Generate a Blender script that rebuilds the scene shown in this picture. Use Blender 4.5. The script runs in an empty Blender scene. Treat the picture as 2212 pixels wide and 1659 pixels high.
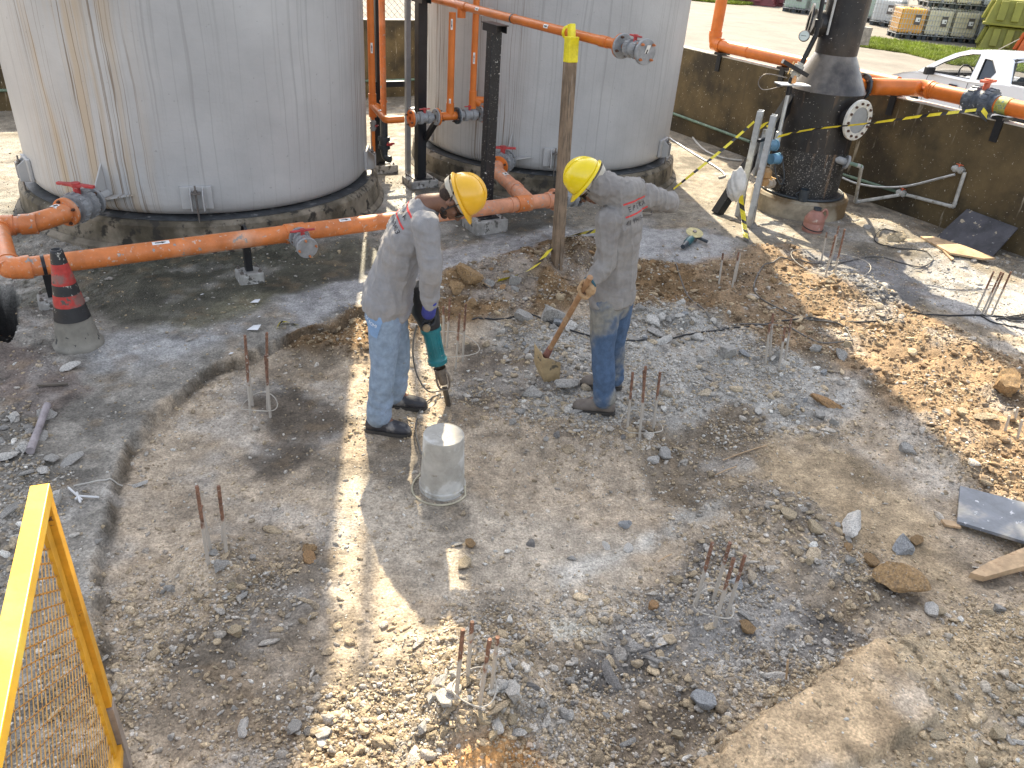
import bpy, bmesh, math, random
import numpy as np
from mathutils import Vector, Matrix
random.seed(7); rng = np.random.default_rng(7)
R_ = math.radians
C = bpy.context.scene
COL = C.collection
# ---------------- camera, sky, sun, exposure ----------------
W2, H2 = 1106.0, 829.5
FOC, PIT, ROL, CAMH = 1680.0, R_(30.5), R_(4.4), 2.7
cp, sp, cr, sr = math.cos(PIT), math.sin(PIT), math.cos(ROL), math.sin(ROL)
cam = bpy.data.objects.new('camera', bpy.data.cameras.new('camera')); COL.objects.link(cam)
cam.data.lens = FOC/2212*36; cam.data.sensor_width = 36; cam.data.clip_end = 900; cam.data.clip_start = .05
X_, U_, F_ = Vector((1, 0, 0)), Vector((0, sp, cp)), Vector((0, cp, -sp))
rt = X_*cr+U_*sr; upv = X_*-sr+U_*cr
cam.matrix_world = Matrix(((rt.x, upv.x, -F_.x, 0), (rt.y, upv.y, -F_.y, 0), (rt.z, upv.z, -F_.z, CAMH), (0, 0, 0, 1)))
C.camera = cam
SUN_EL, SUN_AZ = R_(42), R_(-9.5)
w = bpy.data.worlds.new('World'); C.world = w; w.use_nodes = True
nt = w.node_tree; bg = nt.nodes['Background']
sky = nt.nodes.new('ShaderNodeTexSky'); sky.sky_type = 'NISHITA'; sky.sun_disc = False
sky.sun_elevation = SUN_EL; sky.sun_rotation = SUN_AZ; sky.air_density = 1.0; sky.dust_density = 2.5; sky.ozone_density = 1.0
hs = nt.nodes.new('ShaderNodeHueSaturation'); hs.inputs['Saturation'].default_value = .42; nt.links.new(sky.outputs[0], hs.inputs['Color']); nt.links.new(hs.outputs[0], bg.inputs[0]); bg.inputs[1].default_value = 0.15
sd = Vector((math.sin(SUN_AZ)*math.cos(SUN_EL), math.cos(SUN_AZ)*math.cos(SUN_EL), math.sin(SUN_EL)))
sl = bpy.data.lights.new('sun', 'SUN'); sl.energy = 4.5; sl.angle = R_(.6); sl.color = (1, .87, .64)
so = bpy.data.objects.new('sun', sl); COL.objects.link(so); so.rotation_euler = sd.to_track_quat('Z', 'Y').to_euler()
so.location = (0, 0, 20)
C.view_settings.view_transform = 'Standard'; C.view_settings.look = 'None'; C.view_settings.gamma = 1
C.view_settings.exposure = 1.48

# ---------------- pixel -> world helpers (photo seen at 2212 x 1659) ----------------
def ray(px, py):
    u = px-W2; v = H2-py
    a = cr*u-sr*v; b = sr*u+cr*v
    return Vector((a, FOC*cp+b*sp, -FOC*sp+b*cp))
def at(px, py, z=0.):
    d = ray(px, py); t = (z-CAMH)/d.z; return Vector((d.x*t, d.y*t, z))
def aty(px, py, Y):
    d = ray(px, py); t = Y/d.y; return Vector((d.x*t, Y, CAMH+d.z*t))
def zup(px, py, p):
    d = ray(px, py); t = math.hypot(p[0], p[1])/math.hypot(d.x, d.y); return CAMH+d.z*t
# ---------------- numpy noise ----------------
def _h(ix, iy, s):
    n = (ix*374761393+iy*668265263+s*974711+12345).astype(np.int64) & 0xffffffff
    n = ((n ^ (n >> 13))*1274126177) & 0xffffffff
    n = ((n ^ (n >> 16))*2246822519) & 0xffffffff
    return ((n ^ (n >> 15)) & 0xffffff)/float(0xffffff)
def vn(x, y, s=0):
    ix = np.floor(x).astype(np.int64); iy = np.floor(y).astype(np.int64)
    fx = x-ix; fy = y-iy; fx = fx*fx*(3-2*fx); fy = fy*fy*(3-2*fy)
    return (_h(ix, iy, s)*(1-fx)+_h(ix+1, iy, s)*fx)*(1-fy)+(_h(ix, iy+1, s)*(1-fx)+_h(ix+1, iy+1, s)*fx)*fy
def fbm(x, y, o=4, s=0, g=.5):
    t = 0; a = 1; n = 0
    for i in range(o):
        t = t+a*vn(x, y, s+i*17); n += a; a *= g
        x, y = x*1.92+y*.55+3.1, y*1.92-x*.55+1.7
    return t/n
def sst(e0, e1, x):
    t = np.clip((x-e0)/(e1-e0), 0, 1); return t*t*(3-2*t)
def sdist(x, y, poly):
    d = np.full(x.shape, 1e9); ins = np.zeros(x.shape, bool); n = len(poly)
    for i in range(n):
        ax, ay = poly[i]; bx, by = poly[(i+1) % n]
        ex, ey = bx-ax, by-ay; t = np.clip(((x-ax)*ex+(y-ay)*ey)/(ex*ex+ey*ey+1e-12), 0, 1)
        d = np.minimum(d, (x-ax-ex*t)**2+(y-ay-ey*t)**2)
        if ey != 0: ins ^= ((ay > y) != (by > y)) & (x < ex*(y-ay)/ey+ax)
    d = np.sqrt(d); return np.where(ins, -d, d)
def WP(pts, z=0.): return [tuple(at(a, b, z)[:2]) for a, b in pts]

# ---------------- materials ----------------
def mat(name, col, rough=.6, metal=0., var=.12, vs=6., bump=.15, bs=60., spots=None, streak=None, attr=None, coat=0., tint=None, spec=.5, wear=None):
    """col base; var brightness variation; spots=(col,scale,thresh,soft); streak=(col,xscale,zscale,thresh,strength); tint=(col,scale,lo,hi)"""
    m = bpy.data.materials.new(name); m.use_nodes = True; N = m.node_tree.nodes; L = m.node_tree.links
    b = N['Principled BSDF']; b.inputs['Roughness'].default_value = rough; b.inputs['Metallic'].default_value = metal
    b.inputs['Specular IOR Level'].default_value = spec
    if coat: b.inputs['Coat Weight'].default_value = coat; b.inputs['Coat Roughness'].default_value = .12
    tc = N.new('ShaderNodeTexCoord').outputs['Object']
    def noise(scale, det=5, vec=None, rg=.55):
        n = N.new('ShaderNodeTexNoise'); n.inputs['Scale'].default_value = scale; n.inputs['Detail'].default_value = det
        n.inputs['Roughness'].default_value = rg; L.new(vec or tc, n.inputs['Vector']); return n.outputs[0]
    def ramp(v, lo, hi, a=0., z=1.):
        r = N.new('ShaderNodeMapRange'); L.new(v, r.inputs[0]); r.interpolation_type = 'SMOOTHSTEP'
        for i, q in zip((1, 2, 3, 4), (lo, hi, a, z)): r.inputs[i].default_value = q
        return r.outputs[0]
    def mixc(f, a, c, bt='MIX'):
        x = N.new('ShaderNodeMix'); x.data_type = 'RGBA'; x.blend_type = bt
        if isinstance(f, float): x.inputs[0].default_value = f
        else: L.new(f, x.inputs[0])
        for s, v in ((x.inputs[6], a), (x.inputs[7], c)):
            if isinstance(v, tuple): s.default_value = (*v[:3], 1)
            else: L.new(v, s)
        return x.outputs[2]
    if attr:
        a = N.new('ShaderNodeAttribute'); a.attribute_name = attr; base = a.outputs['Color']
    else: base = col
    if tint: base = mixc(ramp(noise(tint[1], 6), tint[2], tint[3]), base, tint[0])
    nv = noise(vs, 8, rg=.65)
    g = ramp(nv, .25, .75, 1-var*1.6, 1+var*1.6)
    cc = N.new('ShaderNodeCombineColor'); [L.new(g, cc.inputs[i]) for i in range(3)]
    base = mixc(1., base, cc.outputs[0], 'MULTIPLY')
    if streak:
        for st in (streak if isinstance(streak, list) else [streak]):
            mp = N.new('ShaderNodeMapping'); L.new(tc, mp.inputs[0]); mp.inputs['Scale'].default_value = (st[1], st[1], st[2])
            base = mixc(ramp(noise(1., 6, mp.outputs[0], .6), st[3], st[3]+.08, 0, st[4]), base, st[0])
    if spots:
        for s in (spots if isinstance(spots, list) else [spots]):
            base = mixc(ramp(noise(s[1], 4, rg=.6), s[2], s[2]+s[3]), base, s[0])
    if isinstance(base, tuple): b.inputs['Base Color'].default_value = (*base[:3], 1)
    else: L.new(base, b.inputs['Base Color'])
    if bump:
        bn = N.new('ShaderNodeBump'); bn.inputs['Strength'].default_value = bump; bn.inputs['Distance'].default_value = .01
        L.new(noise(bs, 6), bn.inputs['Height']); L.new(bn.outputs[0], b.inputs['Normal'])
    m['n'] = 1
    return m
# ---------------- mesh building ----------------
def frame(d):
    d = Vector(d).normalized(); h = Vector((0, 0, 1)) if abs(d.z) < .9 else Vector((1, 0, 0))
    a = d.cross(h).normalized(); return a, d.cross(a).normalized(), d
class MB:
    def __init__(s): s.v = []; s.f = []; s.s = []
    def add(s, vs, fs, sm=False):
        o = len(s.v); s.v += [tuple(q) for q in vs]; s.f += [tuple(i+o for i in f) for f in fs]
        s.s += [sm]*len(fs) if isinstance(sm, bool) else sm; return s
    def box(s, c, size, rz=0., rot=None):
        x, y, z = [q/2 for q in size]; M = rot or Matrix.Rotation(rz, 3, 'Z'); c = Vector(c)
        vs = [c+M@Vector((a*x, b*y, d*z)) for d in (-1, 1) for b in (-1, 1) for a in (-1, 1)]
        return s.add(vs, [(0, 2, 3, 1), (4, 5, 7, 6), (0, 1, 5, 4), (2, 6, 7, 3), (0, 4, 6, 2), (1, 3, 7, 5)])
    def beam(s, p, q, wd, ht, upd=(0, 0, 1)):
        p, q = Vector(p), Vector(q); d = (q-p).normalized(); u = Vector(upd); a = d.cross(u).normalized(); b = a.cross(d)
        vs = [e+a*i*wd/2+b*j*ht/2 for e in (p, q) for j in (-1, 1) for i in (-1, 1)]
        return s.add(vs, [(0, 1, 3, 2), (4, 6, 7, 5), (0, 4, 5, 1), (2, 3, 7, 6), (0, 2, 6, 4), (1, 5, 7, 3)])
    def cyl(s, p, q, r, r2=None, n=24, caps=True):
        p, q = Vector(p), Vector(q); r2 = r if r2 is None else r2; a, b, d = frame(q-p)
        ring = lambda c, rr: [c+(a*math.cos(t)+b*math.sin(t))*rr for t in [2*math.pi*i/n for i in range(n)]]
        s.add(ring(p, r)+ring(q, r2), [(i, n+i, n+(i+1) % n, (i+1) % n) for i in range(n)], True)
        if caps:
            if r > 1e-4: s.add(ring(p, r), [tuple(range(n))])
            if r2 > 1e-4: s.add(ring(q, r2), [tuple(reversed(range(n)))])
        return s
    def lathe(s, p, ax, prof, n=32, sm=True, hard=True):
        """prof: list of (r, t) along axis ax from p; each segment separate when hard"""
        p = Vector(p); a, b, d = frame(ax); cs = [(math.cos(2*math.pi*i/n), math.sin(2*math.pi*i/n)) for i in range(n)]
        ring = lambda r, t: [p+d*t+(a*c+b*k)*max(r, 1e-4) for c, k in cs]
        if hard:
            for (r0, t0), (r1, t1) in zip(prof, prof[1:]):
                s.add(ring(r0, t0)+ring(r1, t1), [(i, n+i, n+(i+1) % n, (i+1) % n) for i in range(n)], True)
        else:
            m = len(prof); vs = []
            for r, t in prof: vs += ring(r, t)
            s.add(vs, [(k*n+i, (k+1)*n+i, (k+1)*n+(i+1) % n, k*n+(i+1) % n) for k in range(m-1) for i in range(n)], True)
        return s
    def tube(s, pts, r, n=12, caps=True, closed=False):
        pts = [Vector(q) for q in pts]; m = len(pts); rs = r if isinstance(r, (list, tuple)) else [r]*m
        vs = []; a = None
        for k in range(m):
            d = (pts[(k+1) % m]-pts[k-1]) if (closed or 0 < k < m-1) else (pts[1]-pts[0] if k == 0 else pts[-1]-pts[-2])
            d.normalize()
            if a is None: a, b, _ = frame(d)
            else:
                a = a-d*a.dot(d)
                if a.length < 1e-6: a = frame(d)[0]
                a.normalize(); b = d.cross(a)
            vs += [pts[k]+(a*math.cos(2*math.pi*i/n)+b*math.sin(2*math.pi*i/n))*rs[k] for i in range(n)]
        K = m if closed else m-1
        s.add(vs, [(k*n+i, k*n+(i+1) % n, ((k+1) % m)*n+(i+1) % n, ((k+1) % m)*n+i) for k in range(K) for i in range(n)], True)
        if caps and not closed: s.add(vs[:n], [tuple(reversed(range(n)))]); s.add(vs[-n:], [tuple(range(n))])
        return s
    def prism(s, pts, d):
        pts = [Vector(q) for q in pts]; d = Vector(d); n = len(pts)
        s.add(pts+[q+d for q in pts], [tuple(reversed(range(n))), tuple(range(n, 2*n))]+[(i, (i+1) % n, n+(i+1) % n, n+i) for i in range(n)]); return s
    def loft(s, secs, n=20, caps=True):
        """secs: (center, vecA, vecB) ellipse sections, smooth"""
        vs = []
        for c, a, b in secs:
            c, a, b = Vector(c), Vector(a), Vector(b)
            vs += [c+a*math.cos(2*math.pi*i/n)+b*math.sin(2*math.pi*i/n) for i in range(n)]
        s.add(vs, [(k*n+i, k*n+(i+1) % n, (k+1)*n+(i+1) % n, (k+1)*n+i) for k in range(len(secs)-1) for i in range(n)], True)
        if caps: s.add(vs[:n], [tuple(reversed(range(n)))], True); s.add(vs[-n:], [tuple(range(n))], True)
        return s
    def build(s, name, m, parent=None, bevel=0., sub=0, org=None):
        me = bpy.data.meshes.new(name)
        o = Vector(org) if org is not None else (gloc(parent) if parent else Vector((0, 0, 0)))
        me.from_pydata([(a-o.x, b-o.y, c-o.z) for a, b, c in s.v], [], s.f)
        me.polygons.foreach_set('use_smooth', s.s); me.materials.append(m); me.update()
        ob = bpy.data.objects.new(name, me); COL.objects.link(ob)
        if parent: ob.parent = parent
        elif org is not None: ob.location = o
        bmm = bmesh.new(); bmm.from_mesh(me); bmesh.ops.remove_doubles(bmm, verts=bmm.verts, dist=1e-6) if False else None
        bmesh.ops.recalc_face_normals(bmm, faces=bmm.faces); bmm.to_mesh(me); bmm.free()
        if bevel:
            k = ob.modifiers.new('bevel', 'BEVEL'); k.width = bevel; k.segments = 2; k.limit_method = 'ANGLE'
        return ob
def gloc(o):
    l = Vector((0, 0, 0))
    while o: l += o.location; o = o.parent
    return l
def tag(o, label=None, cat=None, group=None, kind=None):
    if label: o['label'] = label
    if cat: o['category'] = cat
    if group: o['group'] = group
    if kind: o['kind'] = kind
    return o
def thing(name, label, cat, loc=(0, 0, 0), group=None):
    o = bpy.data.objects.new(name, None); COL.objects.link(o); o.location = loc; o.empty_display_size = .1
    return tag(o, label, cat, group)
def arc(p0, p1, p2, n=6):
    """rounded corner at p1: returns quadratic bezier points p0..p2"""
    p0, p1, p2 = Vector(p0), Vector(p1), Vector(p2)
    return [p0*(1-t)**2+p1*2*t*(1-t)+p2*t*t for t in [i/n for i in range(n+1)]]
def spline(pts, n=8):
    pts = [Vector(q) for q in pts]; out = []
    for i in range(len(pts)-1):
        a = pts[max(i-1, 0)]; b = pts[i]; c = pts[i+1]; d = pts[min(i+2, len(pts)-1)]
        for k in range(n):
            t = k/n; out.append(.5*((2*b)+(c-a)*t+(2*a-5*b+4*c-d)*t*t+(3*b-a-3*c+d)*t**3))
    return out+[pts[-1]]
# ======================= GROUND =======================
EXC = WP([(200,1700),(212,1270),(232,1100),(268,975),(350,880),(470,790),(640,738),(770,690),(960,640),(1150,590),(1400,565),(1560,600),(1700,640),(2000,780),(2300,950),(2300,1240),(1990,1380),(1890,1392),(1750,1480),(1480,1665),(1400,1720)])
SHARP = [WP([(200,1700),(212,1270),(232,1100),(268,975),(350,880),(470,790),(640,738),(770,690)]), WP([(1890,1392),(1750,1480),(1480,1665),(1400,1720)])]
SLABR = WP([(1480,1665),(1750,1480),(1890,1392),(1990,1520),(2010,1570),(1900,1640),(1700,1720),(1400,1720)])
PITL = WP([(-120,615),(28,632),(38,660),(38,715),(20,745),(-120,760)])
ZN = [ # poly, colour, softness(m), height bump, wet
 (WP([(-200,300),(-200,1700),(212,1700),(212,1270),(232,1100),(268,975),(350,880),(470,790),(640,738),(900,640),(900,300)]), (.26,.24,.208), .05, 0, 0),
 (WP([(0,420),(100,560),(350,500),(700,540),(860,520),(850,610),(760,640),(560,650),(440,715),(250,720),(120,660),(0,700)]), (.095,.092,.068), .16, -.005, .55),
 (WP([(440,690),(520,650),(600,640),(520,700),(380,740),(280,740)]), (.16,.15,.10), .12, 0, .3),
 (WP([(820,420),(900,400),(1180,440),(1240,500),(1000,540),(820,540)]), (.12,.115,.10), .15, -.004, .8),
 (WP([(600,660),(850,570),(1000,530),(1200,500),(1550,500),(1640,590),(1460,570),(1200,560),(1000,600),(800,660),(640,720)]), (.36,.352,.345), .10, .004, 0),
 (WP([(150,780),(260,720),(420,720),(560,690),(500,760),(300,810),(200,820)]), (.37,.365,.355), .14, 0, 0),
 (WP([(0,760),(130,760),(190,850),(120,900),(0,900)]), (.15,.122,.105), .08, .01, 0),
 (WP([(620,745),(780,670),(960,605),(1100,560),(1230,525),(1330,560),(1540,590),(1660,690),(1500,690),(1260,650),(1000,690),(760,770)]), (.20,.125,.062), .10, .07, 0),
 (WP([(1080,690),(1500,660),(1700,740),(1900,820),(1850,900),(1500,930),(1180,880),(1020,800)]), (.36,.345,.315), .12, .01, 0),
 (WP([(1000,740),(1160,740),(1200,820),(1080,870),(980,850)]), (.17,.14,.11), .08, -.02, 0),
 (WP([(1480,590),(1700,530),(1850,620),(2060,720),(2300,860),(2300,1200),(1980,920),(1780,770),(1560,700)]), (.27,.185,.11), .12, .05, 0),
 (WP([(2000,560),(2300,640),(2300,760),(2100,700),(1960,640)]), (.34,.33,.32), .08, -.01, 0),
 (WP([(1740,545),(1960,570),(2020,640),(1900,680),(1760,620)]), (.21,.205,.205), .08, -.01, .25),
 (WP([(520,850),(640,820),(740,850),(750,920),(610,1030),(480,1010),(480,960),(560,930)]), (.12,.098,.075), .08, -.015, .1),
 (WP([(340,1400),(480,1250),(700,1190),(720,1300),(600,1420),(460,1460)]), (.19,.16,.125), .08, -.01, 0),
 (WP([(700,1000),(900,960),(1100,1100),(1400,1130),(1330,1340),(1000,1330),(800,1200)]), (.42,.36,.285), .10, .005, 0),
 (WP([(1380,1160),(1480,1080),(1580,1060),(1560,1090),(1440,1150),(1340,1200),(1220,1240),(1200,1210)]), (.45,.42,.37), .05, .005, 0),
 (WP([(1180,1320),(1300,1330),(1310,1360),(1200,1370)]), (.5,.47,.4), .04, 0, 0),
 (WP([(1220,1400),(1420,1280),(1560,1160),(1800,1280),(1870,1390),(1600,1450),(1480,1420),(1350,1500),(1150,1480)]), (.16,.145,.13), .08, -.02, 0),
 (WP([(1200,1500),(1500,1480),(1560,1560),(1450,1659),(1260,1659)]), (.19,.15,.11), .08, -.01, 0),
 (WP([(1100,1450),(1250,1520),(1280,1620),(1150,1640)]), (.36,.32,.27), .06, .01, 0),
 (WP([(1480,1665),(1700,1480),(1890,1390),(2300,1280),(2300,1720),(1400,1720)]), (.44,.345,.225), .03, 0, 0),
 (SLABR, (.52,.385,.24), .02, 0, 0),
 (WP([(820,1680),(1000,1615),(1150,1595),(1240,1680)]), (.45,.24,.09), .06, .02, 0),
 (WP([(640,1580),(820,1540),(900,1600),(820,1680),(640,1680)]), (.27,.19,.12), .08, .02, 0),
 (WP([(1480,980),(1800,930),(2050,1100),(2120,1300),(1850,1180),(1650,1080)]), (.37,.285,.185), .14, .01, 0),
 (WP([(1380,960),(1560,870),(1650,900),(1600,980),(1500,1080),(1420,1060)]), (.19,.155,.115), .08, -.03, 0),
 (WP([(1620,1020),(1760,1080),(1860,1200),(1960,1300),(1860,1330),(1720,1180),(1580,1080)]), (.24,.2,.155), .06, .02, 0),
]
MOUNDS = [(at(1040,1500), .30, .14), (at(470,1200), .24, .08), (at(1540,1300), .2, .05), (at(1690,770), .22, .05), (at(1380,930), .2, .03),
          (at(560,880), .25, .02), (at(1150,600), .3, .09), (at(1260,560), .25, .10), (at(1420,600), .35, .08), (at(985,615), .18, .07),
          (at(1640,570), .3, .09), (at(1850,640), .4, .10), (at(2020,560), .5, .06), (at(1900,500), .35, .08)]
T1C, T1R, T2C, T2R = Vector((-3.37, 8.12, 0)), 1.65, Vector((.17, 10.45, 0)), 1.60
SMOOTHP = [(WP([(690,980),(860,900),(930,960),(1120,1060),(1420,1130),(1330,1330),(1000,1330),(760,1300)]), .15), (SLABR, .03), (WP([(280,980),(420,860),(700,800),(760,900),(720,1150),(480,1150),(300,1200)]), .15), (WP([(1640,960),(1900,930),(2120,1080),(2150,1280),(1950,1230),(1760,1060)]), .15), (WP([(212,1270),(232,1100),(268,975),(470,790),(640,738),(900,560),(300,600),(100,900),(130,1300)]), .12), (WP([(1500,700),(1600,650),(1700,560),(2212,500),(2212,300),(1400,300),(1300,520)]), .15)]
def smoothm(x, y):
    m = np.zeros(x.shape)
    for p, s in SMOOTHP: m = np.maximum(m, sst(s, -s, sdist(x, y, p)))
    return m
def gz(x, y):
    x = np.asarray(x, float); y = np.asarray(y, float)
    wob = .07*(fbm(x*5, y*5, 5, 3, .6)-.5)*2
    sd_ = sdist(x, y, EXC)
    e = sd_+wob*1.2
    near = np.minimum.reduce([sdist(x, y, s+s[::-1]).__abs__() for s in SHARP])
    sh = sst(.5, .15, near)
    step = (1-sst(-.012, .012, e))*sh+(1-sst(-.25, .25, e))*(1-sh)
    z = .025-.08*step
    far = sst(6.5, 7.5, y+.2*x)
    inn = (1-far)*(1-.72*smoothm(x, y))
    z = z+inn*((fbm(x*1.3, y*1.3, 3, 11)-.5)*.07+(fbm(x*6, y*6, 4, 21)-.5)*.05+(np.abs(fbm(x*17, y*17, 4, 31)-.5))*.05*(.4+1.2*fbm(x*1.7, y*1.7, 2, 35))+(fbm(x*34, y*34, 3, 37)-.5)*.014)+far*(fbm(x*2, y*2, 3, 41)-.5)*.012
    for p, r, h in MOUNDS:
        d = np.hypot(x-p.x, (y-p.y))/r; d = d*(1+.5*(fbm(x*9, y*9, 3, 51)-.5))
        z = z+h*np.exp(-(d*1.25)**4)
    for poly, c, s, h, wt in ZN:
        if h:
            m = sst(s, -s, sdist(x, y, poly)+wob)
            z = z+h*m*(.35+1.3*fbm(x*7, y*7, 4, 61) if h > 0 else 1)
    m = sst(.014, -.014, sdist(x, y, SLABR)+wob*.45); z = z+.045*m
    m = sst(.012, -.012, sdist(x, y, PITL)+wob*.5); z = z-.4*m
    return z
def gcol(x, y):
    n = x.shape
    c = np.empty(n+(3,)); c[...] = (.41, .335, .25)
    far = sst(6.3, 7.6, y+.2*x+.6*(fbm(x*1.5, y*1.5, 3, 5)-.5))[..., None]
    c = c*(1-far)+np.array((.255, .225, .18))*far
    wet = np.zeros(n)
    wob = .22*(fbm(x*3.2, y*3.2, 5, 7)-.5)*2+.05*(fbm(x*16, y*16, 3, 9)-.5)
    for i, (poly, k, s, h, wt) in enumerate(ZN):
        m = sst(s, -s, sdist(x, y, poly)+wob*(.9 if s > .06 else .35)+.06*(fbm(x*9, y*9, 3, 80+i)-.5))
        c = c*(1-m[..., None])+np.array(k)*m[..., None]; wet = wet*(1-m)+wt*m
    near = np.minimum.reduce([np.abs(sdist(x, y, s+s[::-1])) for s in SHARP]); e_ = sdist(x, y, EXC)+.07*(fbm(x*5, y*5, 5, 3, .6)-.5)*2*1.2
    m = (sst(-.05, -.02, e_)*sst(.014, .0, e_)*sst(.5, .2, near)*(.1+.75*sst(.35, .65, fbm(x*4, y*4, 4, 91))))[..., None]; c = c*(1-m)+np.array((.085, .066, .045))*m  # ledge face: its shaded side painted in as a dark soil band
    # dust / damp blotches that lie on the soil
    d1 = sst(.58, .74, fbm(x*2.3+4, y*2.3, 5, 101)); d2 = sst(.55, .7, fbm(x*3.1, y*3.1+7, 5, 111)); d3 = sst(.6, .74, fbm(x*7, y*7, 4, 121))
    c = c*(1-.45*d1[..., None])+np.array((.44, .42, .39))*.45*d1[..., None]
    c = c*(1-.40*d2[..., None]*(1-.6*d1[..., None]))
    c = c*(1-.3*d3[..., None])+np.array((.25, .175, .10))*.3*d3[..., None]
    c = c*(.70+.55*fbm(x*20, y*20, 3, 131))[..., None]*(.82+.36*fbm(x*3.5, y*3.5, 4, 141))[..., None]
    m = sst(.03, -.01, sdist(x, y, PITL)); c = c*(1-.95*m[..., None])  # pit soil blackened in colour to stand for the shade down the hole
    return np.clip(c, .01, .8), wet
def grid_ground():
    xs = np.concatenate([np.arange(-11, -4.6, .12), np.arange(-4.6, 5.8, .0145), np.arange(5.8, 9, .12)])
    ys = [.3]
    while ys[-1] < 16.5: ys.append(ys[-1]+max(.011, .0048*ys[-1]))
    ys = np.array(ys); X, Y = np.meshgrid(xs, ys)
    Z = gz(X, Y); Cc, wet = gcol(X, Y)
    # sink under the yard beyond the walls
    n1 = (X-.49)*(-.51)+(Y-15.74)*.86; n2 = (X-.49)*.848+(Y-15.74)*.53
    Z = np.where((n1 > .1) | (n2 > .1), -.25, Z)
    nx, ny = len(xs), len(ys)
    me = bpy.data.meshes.new('ground')
    V = np.stack([X, Y, Z], -1).reshape(-1, 3)
    i = np.arange((ny-1)*(nx-1)); r = i//(nx-1); c_ = i % (nx-1); a = r*nx+c_
    Fq = np.stack([a, a+1, a+1+nx, a+nx], -1)
    fast_mesh(me, V, Fq)
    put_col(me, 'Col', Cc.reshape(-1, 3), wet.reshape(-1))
    me.polygons.foreach_set('use_smooth', [True]*len(me.polygons))
    o = bpy.data.objects.new('ground', me); COL.objects.link(o); tag(o, kind='structure'); return o
def fast_mesh(me, V, Fq):
    k = Fq.shape[1]
    me.vertices.add(len(V)); me.vertices.foreach_set('co', V.astype(np.float32).ravel())
    me.loops.add(Fq.size); me.loops.foreach_set('vertex_index', Fq.astype(np.int32).ravel())
    me.polygons.add(len(Fq)); me.polygons.foreach_set('loop_start', np.arange(0, Fq.size, k, dtype=np.int32))
    me.polygons.foreach_set('loop_total', np.full(len(Fq), k, np.int32)); me.update(calc_edges=True)
def put_col(me, nm, c, al=None):
    a = me.color_attributes.new(nm, 'FLOAT_COLOR', 'POINT')
    q = np.ones((len(c), 4), np.float32); q[:, :3] = c
    if al is not None: q[:, 3] = al
    a.data.foreach_set('color', q.ravel())
def soil_mat(name, fine=1.0, wetm=True, gap=.05):
    m = bpy.data.materials.new(name); m.use_nodes = True; N = m.node_tree.nodes; L = m.node_tree.links; b = N['Principled BSDF']
    at_ = N.new('ShaderNodeAttribute'); at_.attribute_name = 'Col'
    tc = N.new('ShaderNodeTexCoord').outputs['Object']
    def nz(s, d=8, r=.65):
        n = N.new('ShaderNodeTexNoise'); n.inputs['Scale'].default_value = s; n.inputs['Detail'].default_value = d; n.inputs['Roughness'].default_value = r
        L.new(tc, n.inputs[0]); return n.outputs[0]
    def mr(v, a, z, o0, o1):
        r = N.new('ShaderNodeMapRange'); L.new(v, r.inputs[0])
        for i, q in zip((1, 2, 3, 4), (a, z, o0, o1)): r.inputs[i].default_value = q
        return r.outputs[0]
    def mul(a, c):
        x = N.new('ShaderNodeMix'); x.data_type = 'RGBA'; x.blend_type = 'MULTIPLY'; x.inputs[0].default_value = 1
        L.new(a, x.inputs[6]); cc = N.new('ShaderNodeCombineColor'); [L.new(c, cc.inputs[i]) for i in range(3)]; L.new(cc.outputs[0], x.inputs[7]); return x.outputs[2]
    col = mul(at_.outputs['Color'], mr(nz(9*fine), .3, .7, .66, 1.3))
    col = mul(col, mr(nz(90*fine, 5), .32, .68, .64, 1.36))
    vor = N.new('ShaderNodeTexVoronoi'); vor.inputs['Scale'].default_value = 75*fine; L.new(tc, vor.inputs[0])
    mxv = N.new('ShaderNodeMix'); mxv.data_type = 'RGBA'; mxv.blend_type = 'MIX'
    bw = N.new('ShaderNodeSeparateColor'); L.new(vor.outputs['Color'], bw.inputs[0])
    col = mul(col, mr(bw.outputs[0], 0, 1, .84, 1.18))
    L.new(col, b.inputs['Base Color'])
    L.new(mr(at_.outputs['Alpha'], 0, 1, .95, .12), b.inputs['Roughness']); b.inputs['Specular IOR Level'].default_value = .35
    bp = N.new('ShaderNodeBump'); bp.inputs['Strength'].default_value = .7; bp.inputs['Distance'].default_value = .012; L.new(nz(55*fine, 9, .7), bp.inputs['Height'])
    b2 = N.new('ShaderNodeBump'); b2.inputs['Strength'].default_value = .55; b2.inputs['Distance'].default_value = .006; b2.invert = True
    L.new(vor.outputs['Distance'], b2.inputs['Height']); L.new(bp.outputs[0], b2.inputs['Normal']); 
    L.new(b2.outputs[0], b.inputs['Normal'])
    return m
M_SOIL = soil_mat('soil')
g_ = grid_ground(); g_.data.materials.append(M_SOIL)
def gzs(x, y): return float(gz(np.array([x]), np.array([y]))[0])
def G(px, py, dz=0.):
    p = at(px, py); z = gzs(p.x, p.y)
    for _ in range(2): p = at(px, py, z); z = gzs(p.x, p.y)
    return Vector((p.x, p.y, z+dz))

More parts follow.
